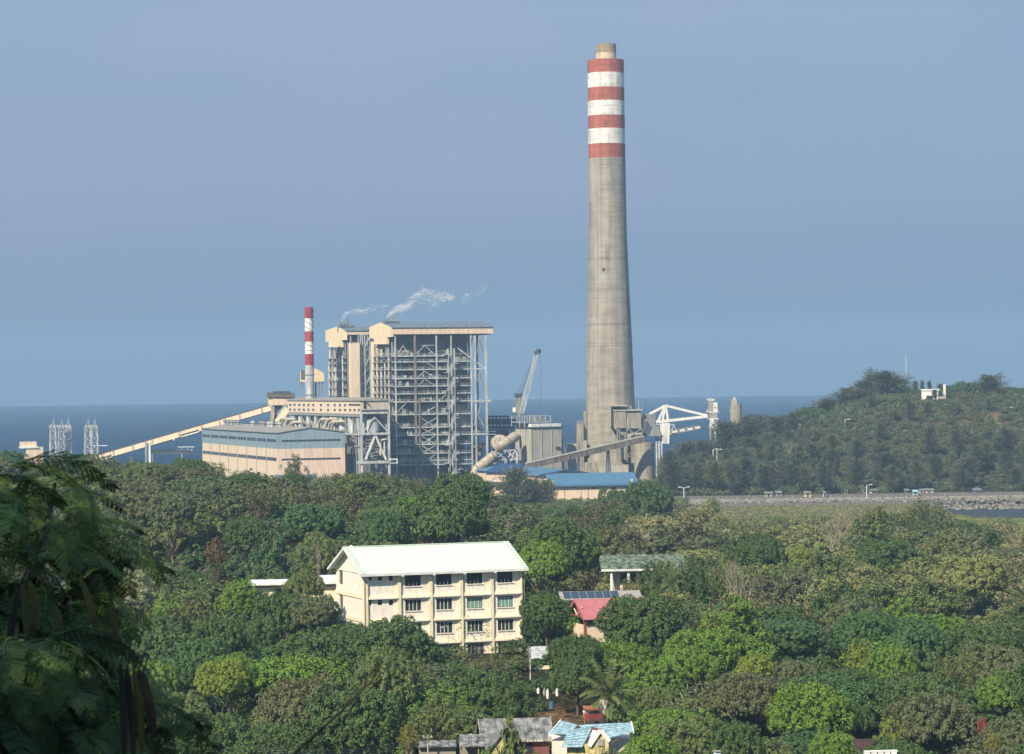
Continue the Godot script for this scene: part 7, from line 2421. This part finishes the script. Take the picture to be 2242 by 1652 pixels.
# things the trees must leave in sight: [x0, x1, top, bottom, distance]
const CLEAR := [[2012, 2076, 845, 873, 1474], [716, 1160, 1185, 1335, 424], [940, 1148, 1330, 1375, 424], [995, 1146, 1370, 1440, 424], [1316, 1410, 1205, 1300, 510], [1410, 1480, 1205, 1235, 510], [1226, 1400, 1290, 1312, 452], [1246, 1312, 1308, 1385, 428], [1145, 1180, 1412, 1480, 400], [1160, 1260, 1515, 1590, 340],
	[1195, 1395, 1570, 1660, 306], [1060, 1215, 1575, 1625, 312], [1000, 1075, 1600, 1635, 306], [1270, 1350, 1445, 1590, 336], [1895, 1965, 1610, 1660, 280], [545, 640, 1265, 1285, 440], [700, 740, 1270, 1310, 446], [690, 735, 1205, 1255, 500], [925, 945, 1605, 1655, 298]]

func fits(px0: float, px1: float, py: float, d: float) -> bool:
	for q in CLEAR:
		if d < q[4] and px1 > q[0] and px0 < q[1] and py < q[3]:
			return false
	return true

func undergrowth(called: String, boxes: Array, count: int, tint: String, lo: float, hi: float) -> void:
	var g := Geo.new(); g.colored = true
	for k in 7:
		var c := Vector3(rng.randf_range(-0.6, 0.6), rng.randf_range(0.25, 0.75), rng.randf_range(-0.6, 0.6))
		clump(g, c, 0.42, (c + UP * 0.4).normalized(), 26, 0.26, 0.12, tone(0.75, 1.25, 0.2), 0.8)
	var mm := MultiMesh.new()
	mm.transform_format = MultiMesh.TRANSFORM_3D
	mm.use_colors = true
	var where := []
	var tries := 0
	while where.size() < count and tries < count * 6:
		tries += 1
		var b: Array = boxes[rng.randi() % boxes.size()]
		var d := sqrt(lerpf(b[2] * b[2], b[3] * b[3], rng.randf()))
		var px := rng.randf_range(b[0], b[1])
		var x := (px - 1121.0) / F * d
		var gy := ground(x, d)
		if gy < 0.6: continue
		if d > 333.0 and d < 374.0 and x > 1.0 and x < 11.0: continue
		if d > 300.0 and d < 318.0 and x > -4.0 and x < 14.0: continue
		var s := rng.randf_range(lo, hi)
		var q := seen_at(Vector3(x, gy + s, -d))
		if not fits(q.x - s * F / d, q.x + s * F / d, q.y, d): continue
		where.append(Transform3D(Basis(UP, rng.randf() * TAU) * Basis.from_scale(Vector3(s * 1.2, s, s * 1.2)), Vector3(x, gy - 0.1, -d)))
	mm.mesh = g.mesh(tints[tint])
	mm.instance_count = where.size()
	for i in where.size():
		mm.set_instance_transform(i, where[i])
		var k := rng.randf_range(0.75, 1.3)
		var t := rng.randf_range(-0.15, 0.12)
		mm.set_instance_color(i, Color(k * (1.0 + t), k, k * (1.0 - t * 0.4)))
	var o := MultiMeshInstance3D.new()
	o.name = numbered(called)
	o.multimesh = mm
	o.material_override = tints[tint]
	o.set_meta("kind", "stuff")
	add_child(o)

var kept := []

func in_sight(px: float, py: float, d: float) -> bool:   # a tree in the wood does not hide one that the photograph singles out
	for q in kept:
		if d < q[5] and absf(px - q[2]) < q[4] * 0.5 and py < q[3] + q[4] * 0.42:
			return false
	return true

func planting() -> void:
	# trees that can be told apart in the photograph: kind, tone, x, top, width, distance
	var by_hand := [
		["dome", "mango", 868, 1344, 220, 372], ["dome", "mango", 700, 1374, 190, 380], ["dome", "mango", 775, 1362, 150, 395], ["broad", "bright", 655, 1424, 270, 342], ["broad", "brown", 660, 1468, 230, 305], ["dome", "olive", 842, 1412, 170, 332],
		["dome", "mango", 775, 1500, 230, 300], ["scrub", "mango", 580, 1588, 150, 272], ["scrub", "olive", 960, 1505, 100, 312], ["dome", "mango", 1060, 1452, 190, 345], ["broad", "brown", 1062, 1436, 150, 352], ["scrub", "mango", 1120, 1480, 110, 338], ["scrub", "yellow", 893, 1578, 50, 292],
		["dome", "mango", 345, 1368, 250, 355], ["dome", "teal", 420, 1390, 170, 345], ["dome", "bright", 285, 1352, 130, 372], ["dome", "bright", 510, 1425, 130, 338], ["dome", "lime", 480, 1440, 110, 330], ["dome", "bright", 528, 1264, 112, 428], ["bushy", "mango", 580, 1286, 90, 428], ["scrub", "olive", 425, 1272, 120, 430], ["scrub", "silver", 303, 1230, 96, 420],
		["dome", "mango", 620, 1290, 150, 415], ["dome", "olive", 662, 1246, 92, 430], ["bushy", "mango", 625, 1282, 70, 428], ["dome", "greygreen", 690, 1300, 110, 408], ["dome", "mango", 480, 1345, 130, 385], ["scrub", "bright", 250, 1262, 90, 425], ["dome", "mango", 560, 1350, 130, 395], ["broad", "olive", 370, 1500, 200, 318], ["dome", "mango", 470, 1560, 190, 295], ["dome", "bright", 330, 1440, 150, 335],
		["dome", "greygreen", 376, 1072, 112, 520], ["scrub", "olive", 268, 1040, 118, 560], ["scrub", "greygreen", 330, 1030, 100, 580], ["twiggy", "brown", 560, 1060, 130, 545], ["scrub", "olive", 470, 1090, 120, 530], ["dome", "mango", 210, 1010, 90, 610], ["scrub", "rust", 470, 1170, 50, 470], ["scrub", "teal", 590, 1155, 120, 465], ["dome", "mango", 540, 1130, 100, 500],
		["dome", "mango", 975, 1052, 190, 520], ["dome", "mango", 1010, 1030, 120, 600], ["broad", "bright", 930, 1075, 130, 540], ["dome", "mango", 640, 1035, 70, 640], ["dome", "mango", 425, 1000, 100, 700], ["scrub", "olive", 480, 1012, 110, 700], ["bushy", "greygreen", 530, 1026, 100, 695], ["scrub", "greygreen", 585, 1040, 110, 690], ["bushy", "olive", 700, 1040, 110, 690], ["bushy", "mango", 755, 1036, 90, 680], ["scrub", "olive", 390, 1005, 90, 705], ["scrub", "brown", 815, 1030, 100, 700], ["scrub", "olive", 860, 1038, 90, 690], ["bushy", "greygreen", 905, 1045, 100, 660], ["scrub", "olive", 340, 1012, 100, 690], ["bushy", "mango", 300, 1008, 90, 700], ["scrub", "greygreen", 250, 1010, 80, 700], ["dome", "mango", 175, 992, 110, 700], ["scrub", "greygreen", 648, 992, 76, 760], ["scrub", "olive", 800, 1035, 110, 640], ["scrub", "olive", 730, 1085, 120, 560], ["dome", "teal", 845, 1110, 110, 520],
		["dome", "mango", 1215, 1130, 185, 492], ["dome", "bright", 1190, 1175, 130, 470], ["dome", "mango", 1195, 1292, 110, 412], ["dome", "shade", 1190, 1335, 96, 422], ["broad", "mango", 1262, 1385, 140, 372], ["dome", "mango", 1265, 1430, 120, 362],
		["casuarina", "greygreen", 1125, 1018, 100, 1120], ["casuarina", "greygreen", 1165, 1042, 80, 1130], ["casuarina", "greygreen", 1198, 1048, 64, 1125], ["casuarina", "greygreen", 1070, 1050, 50, 1110],
		["dome", "mango", 1410, 1046, 122, 900], ["dome", "mango", 1350, 1066, 84, 890], ["twiggy", "straw", 1525, 1100, 130, 640], ["scrub", "straw", 1528, 1108, 110, 645], ["bare", "straw", 1378, 1136, 120, 590], ["twiggy", "brown", 1330, 1092, 150, 660], ["scrub", "brown", 1290, 1115, 110, 620], ["scrub", "bright", 1305, 1155, 36, 540], ["bushy", "olive", 1005, 1428, 90, 408], ["scrub", "olive", 1088, 1428, 84, 404], ["bushy", "brown", 1050, 1440, 110, 400], ["bushy", "olive", 1132, 1446, 64, 400], ["bushy", "mango", 960, 1420, 80, 402],
		["broad", "mango", 1655, 1162, 140, 560], ["scrub", "lime", 1752, 1190, 74, 545], ["bare", "straw", 1826, 1105, 100, 600], ["dome", "mango", 1945, 1175, 190, 560], ["scrub", "olive", 1915, 1105, 130, 640], ["bamboo", "olive", 2020, 1078, 110, 700], ["scrub", "greygreen", 2060, 1095, 70, 690], ["bamboo", "straw", 2110, 1185, 120, 600], ["bamboo", "straw", 2080, 1220, 90, 570],
		["weeping", "mango", 1520, 1222, 125, 480], ["weeping", "olive", 1575, 1215, 90, 500], ["bare", "straw", 1612, 1212, 96, 470], ["scrub", "brown", 1660, 1245, 140, 480], ["scrub", "greygreen", 1740, 1235, 150, 490], ["dome", "mango", 1400, 1300, 190, 398], ["scrub", "lime", 1560, 1330, 90, 400], ["dome", "greygreen", 1480, 1335, 110, 400],
		["broad", "bright", 1775, 1486, 205, 318], ["dome", "lime", 1740, 1490, 130, 326], ["broad", "bright", 1515, 1398, 165, 368], ["dome", "bright", 1440, 1440, 150, 360], ["broad", "brown", 1630, 1464, 190, 332], ["dome", "lime", 1655, 1428, 106, 356], ["dome", "teal", 1720, 1352, 180, 415], ["scrub", "lime", 1855, 1335, 60, 400], ["dome", "bright", 1950, 1408, 125, 360], ["scrub", "lime", 1880, 1395, 80, 372],
		["scrub", "greygreen", 2050, 1500, 215, 312], ["broad", "greygreen", 2045, 1506, 200, 310], ["dome", "bright", 2200, 1470, 120, 340], ["dome", "greygreen", 2215, 1560, 140, 292], ["dome", "olive", 1500, 1566, 160, 300], ["dome", "mango", 1610, 1575, 130, 296], ["dome", "bright", 1415, 1602, 130, 276], ["scrub", "red", 2152, 1568, 34, 300], ["scrub", "lime", 1945, 1555, 90, 300], ["scrub", "yellow", 2175, 1595, 40, 280],
		["dome", "bright", 1830, 1600, 110, 288], ["broad", "mango", 1870, 1540, 110, 322], ["twiggy", "olive", 2095, 1430, 120, 355], ["scrub", "olive", 2110, 1415, 130, 365], ["scrub", "olive", 1700, 1600, 130, 286], ["dome", "olive", 1435, 1500, 90, 338], ["scrub", "olive", 1335, 1630, 110, 268], ["scrub", "bright", 1070, 1632, 120, 262], ["scrub", "olive", 1180, 1640, 120, 258],
		["bamboo", "straw", 2190, 1140, 150, 760], ["bamboo", "straw", 2250, 1165, 120, 700], ["dome", "bright", 2230, 1215, 90, 600], ["scrub", "bright", 1560, 1085, 40, 960], ["scrub", "olive", 1590, 1135, 110, 700], ["scrub", "greygreen", 1700, 1130, 140, 720],
		["palm", "olive", 1330, 1452, 120, 338], ["palm", "olive", 1470, 1235, 50, 470], ["palm", "mango", 1440, 1230, 44, 480], ["banana", "olive", 1118, 1556, 56, 296], ["banana", "bright", 1060, 1632, 30, 262], ["bare", "straw", 697, 1165, 24, 490], ["scrub", "straw", 1390, 1268, 60, 470], ["scrub", "mango", 1420, 1224, 84, 492], ["bushy", "olive", 1466, 1226, 90, 490], ["scrub", "olive", 1376, 1262, 56, 488], ["scrub", "olive", 1448, 1236, 76, 488], ["bushy", "mango", 1478, 1240, 70, 480], ["twiggy", "straw", 232, 1002, 40, 800], ["twiggy", "straw", 288, 998, 46, 780],
	]
	for q in by_hand:
		if q[5] < 450.0: kept.append(q)
		tree_at(q[0], q[1], q[2], q[3], q[4], q[5])
	# and the wood between them
	var spots := []
	for b in [[285.0, 445.0, 13.0], [452.0, 700.0, 15.5], [700.0, 1010.0, 22.0]]:
		var d: float = b[0]
		while d < b[1]:
			var half := 1190.0 / F * d
			var x := -half + rng.randf_range(0, b[2])
			while x < half:
				spots.append([x + rng.randf_range(-0.3, 0.3) * b[2], d + rng.randf_range(-0.35, 0.35) * b[2], b[2]])
				x += b[2]
			d += b[2] * 1.05
	for s in spots:
		var x: float = s[0]
		var d: float = s[1]
		var gy := ground(x, d)
		if gy < 1.5: continue
		if d > 330.0 and d < 376.0 and x > 0.5 and x < 11.5: continue
		if d > 415.0 and d < 442.0 and x > -23.0 and x < 4.5: continue
		if d > 296.0 and d < 320.0 and x > -7.0 and x < 14.5: continue
		if d > 1195.0: continue
		if d > 735.0 and d < 980.0 and x / d * F > 940.0: continue
		var right: bool = x / d * F > 250.0
		var r := rng.randf()
		var kind := "dome"
		var tint := "mango"
		if d < 445.0:
			kind = "dome" if r < 0.4 else ("bushy" if r < 0.62 else ("scrub" if r < 0.82 else "broad"))
			tint = ["mango", "mango", "bright", "olive", "teal", "greygreen", "mango", "bright"][rng.randi() % 8]
		elif right:
			kind = "scrub" if r < 0.4 else ("bushy" if r < 0.66 else "dome" if r < 0.78 else ("twiggy" if r < 0.9 else "bamboo"))
			tint = ["hay", "olive", "hay", "mango", "olive", "straw", "hay", "greygreen"][rng.randi() % 8]
			if kind == "bamboo": tint = ["straw", "olive"][rng.randi() % 2]
		else:
			kind = "scrub" if r < 0.34 else ("bushy" if r < 0.58 else "dome" if r < 0.85 else ("twiggy" if r < 0.95 else "weeping"))
			tint = ["olive", "mango", "greygreen", "brown", "mango", "olive", "teal", "olive"][rng.randi() % 8]
		var wide: float = rng.randf_range(0.85, 1.35) * s[2] * (0.62 if d > 690.0 else 0.78)
		var ht := rng.randf_range(6.5, 11.5) * (0.8 if right and d > 640.0 else 1.0)
		var ok := false
		for k in 6:
			var q := seen_at(Vector3(x, gy + ht, -d))
			var wp: float = wide * 0.5 * F / d
			if q.y > skyline(q.x) and fits(q.x - wp, q.x + wp, q.y, d) and (d > 445.0 or in_sight(q.x, q.y, d)):
				ok = true
				break
			ht -= 1.6
			wide *= 0.88
		if ok and ht > 2.4:
			tree(kind, tint, x, -d, gy + ht, wide)
	# trees at the power station's foot
	for i in 26:
		var px := rng.randf_range(230, 1480)
		var d := rng.randf_range(1020, 1200)
		var p := P(px, 1100, d)
		var ht := rng.randf_range(5.0, 9.0)
		if px > 1050 and px < 1450: ht *= 0.3
		tree("scrub" if i % 3 else "casuarina", ["olive", "greygreen", "brown"][i % 3], p.x, p.z, ground(p.x, d) + ht, rng.randf_range(6, 10))
	# casuarinas and scrub on the hill across the bay
	var tops := [["casuarina", 1470, 985, 60, 1420], ["casuarina", 1500, 960, 64, 1440], ["casuarina", 1545, 962, 60, 1430], ["casuarina", 1588, 915, 66, 1440], ["casuarina", 1612, 918, 60, 1446], ["casuarina", 1640, 908, 60, 1450], ["casuarina", 1660, 903, 56, 1470], ["casuarina", 1705, 905, 66, 1460], ["casuarina", 1735, 900, 50, 1470], ["dome", 1780, 890, 90, 1470],
		["casuarina", 1812, 866, 60, 1490], ["casuarina", 1858, 846, 74, 1490], ["casuarina", 1900, 832, 80, 1495], ["casuarina", 1942, 800, 100, 1500], ["casuarina", 1925, 815, 80, 1505], ["casuarina", 1968, 825, 60, 1505], ["casuarina", 1885, 850, 70, 1480], ["dome", 2000, 850, 66, 1500], ["casuarina", 2005, 830, 16, 1520], ["casuarina", 2020, 832, 14, 1520], ["casuarina", 2035, 833, 14, 1520], ["casuarina", 2047, 852, 20, 1462],
		["dome", 2110, 835, 90, 1490], ["dome", 2085, 842, 60, 1500], ["dome", 2140, 836, 70, 1500], ["casuarina", 2170, 815, 70, 1490], ["casuarina", 2190, 850, 60, 1480], ["dome", 2225, 848, 60, 1490], ["casuarina", 2060, 838, 20, 1525], ["dome", 2230, 895, 80, 1430], ["dome", 2130, 870, 90, 1465], ["scrub", 1965, 876, 60, 1455], ["casuarina", 1810, 930, 50, 1430], ["bare", 1730, 955, 40, 1390], ["casuarina", 1875, 905, 60, 1460]]
	for q in tops:
		if q[0] == "casuarina" and q[3] > 45: q[3] *= 1.35
		tree_at(q[0], "fir" if q[0] == "casuarina" else ("mango" if q[0] == "dome" else "brown"), q[1], q[2], q[3], q[4])
	for i in 270:
		var f := rng.randf()
		var d := lerpf(1272.0, 1460.0, f)
		var px := rng.randf_range(1445, 2290)
		var x := (px - 1121.0) / F * d
		var gy := ground(x, d)
		var q := seen_at(Vector3(x, gy, -d))
		var high: bool = gy > 18.0
		if not fits(q.x - 20.0, q.x + 20.0, q.y - 34.0, d): continue
		var kind := "casuarina" if rng.randf() < (0.16 if high else 0.8) else ("bushy" if rng.randf() < 0.7 else "scrub")
		if high and rng.randf() < 0.1: kind = "twiggy"
		var ht := rng.randf_range(8.0, 17.0) if kind == "casuarina" else rng.randf_range(3.0, 8.5)
		if high: ht *= 0.72
		if px < 1600 and d > 1380: ht *= 0.8
		tree(kind, ["greygreen", "brown", "fir", "brown", "olive"][rng.randi() % 5] if kind != "casuarina" else ["fir", "fir", "greygreen"][rng.randi() % 3], x, -d, gy + ht, ht * (0.78 if kind == "casuarina" else 1.5) * rng.randf_range(0.8, 1.2))
	label_trees()
	undergrowth("undergrowth", [[-60, 2300, 270, 460]], 3200, "mango", 0.9, 2.2)
	undergrowth("undergrowth", [[-60, 2300, 445, 1000], [-60, 1500, 700, 1240]], 9000, "olive", 1.1, 2.6)
	undergrowth("undergrowth", [[1440, 2300, 1275, 1560]], 2600, "greygreen", 1.0, 3.2)
	undergrowth("undergrowth", [[1440, 2300, 1275, 1560]], 2200, "brown", 0.9, 2.4)
	undergrowth("dry_grass", [[2060, 2300, 740, 1060]], 3000, "hay", 0.6, 1.8)
	undergrowth("dry_grass", [[1560, 2300, 780, 1060], [1560, 2075, 1060, 1150]], 5600, "straw", 0.5, 1.3)

func _ready() -> void:
	rng.seed = 20240311
	noise.seed = 17; noise.frequency = 0.011; noise.fractal_octaves = 3
	cam_basis = Basis.from_euler(Vector3(PITCH, 0, ROLL))
	sky_and_light()
	make_materials()
	land()
	chimney()
	boiler(true)
	boiler(false)
	turbine_hall()
	bunker_bay()
	red_stack()
	conveyors()
	pylons()
	concrete_works()
	crane()
	harbour()
	blue_halls()
	steam()
	school()
	valley_houses()
	make_prototypes()
	planting()
	flame_tree()

# the sea ends 9 km out, 0.35 degrees below the level line; the photograph's horizon then lies right
const PITCH := 0.00164
const ROLL := -0.01353
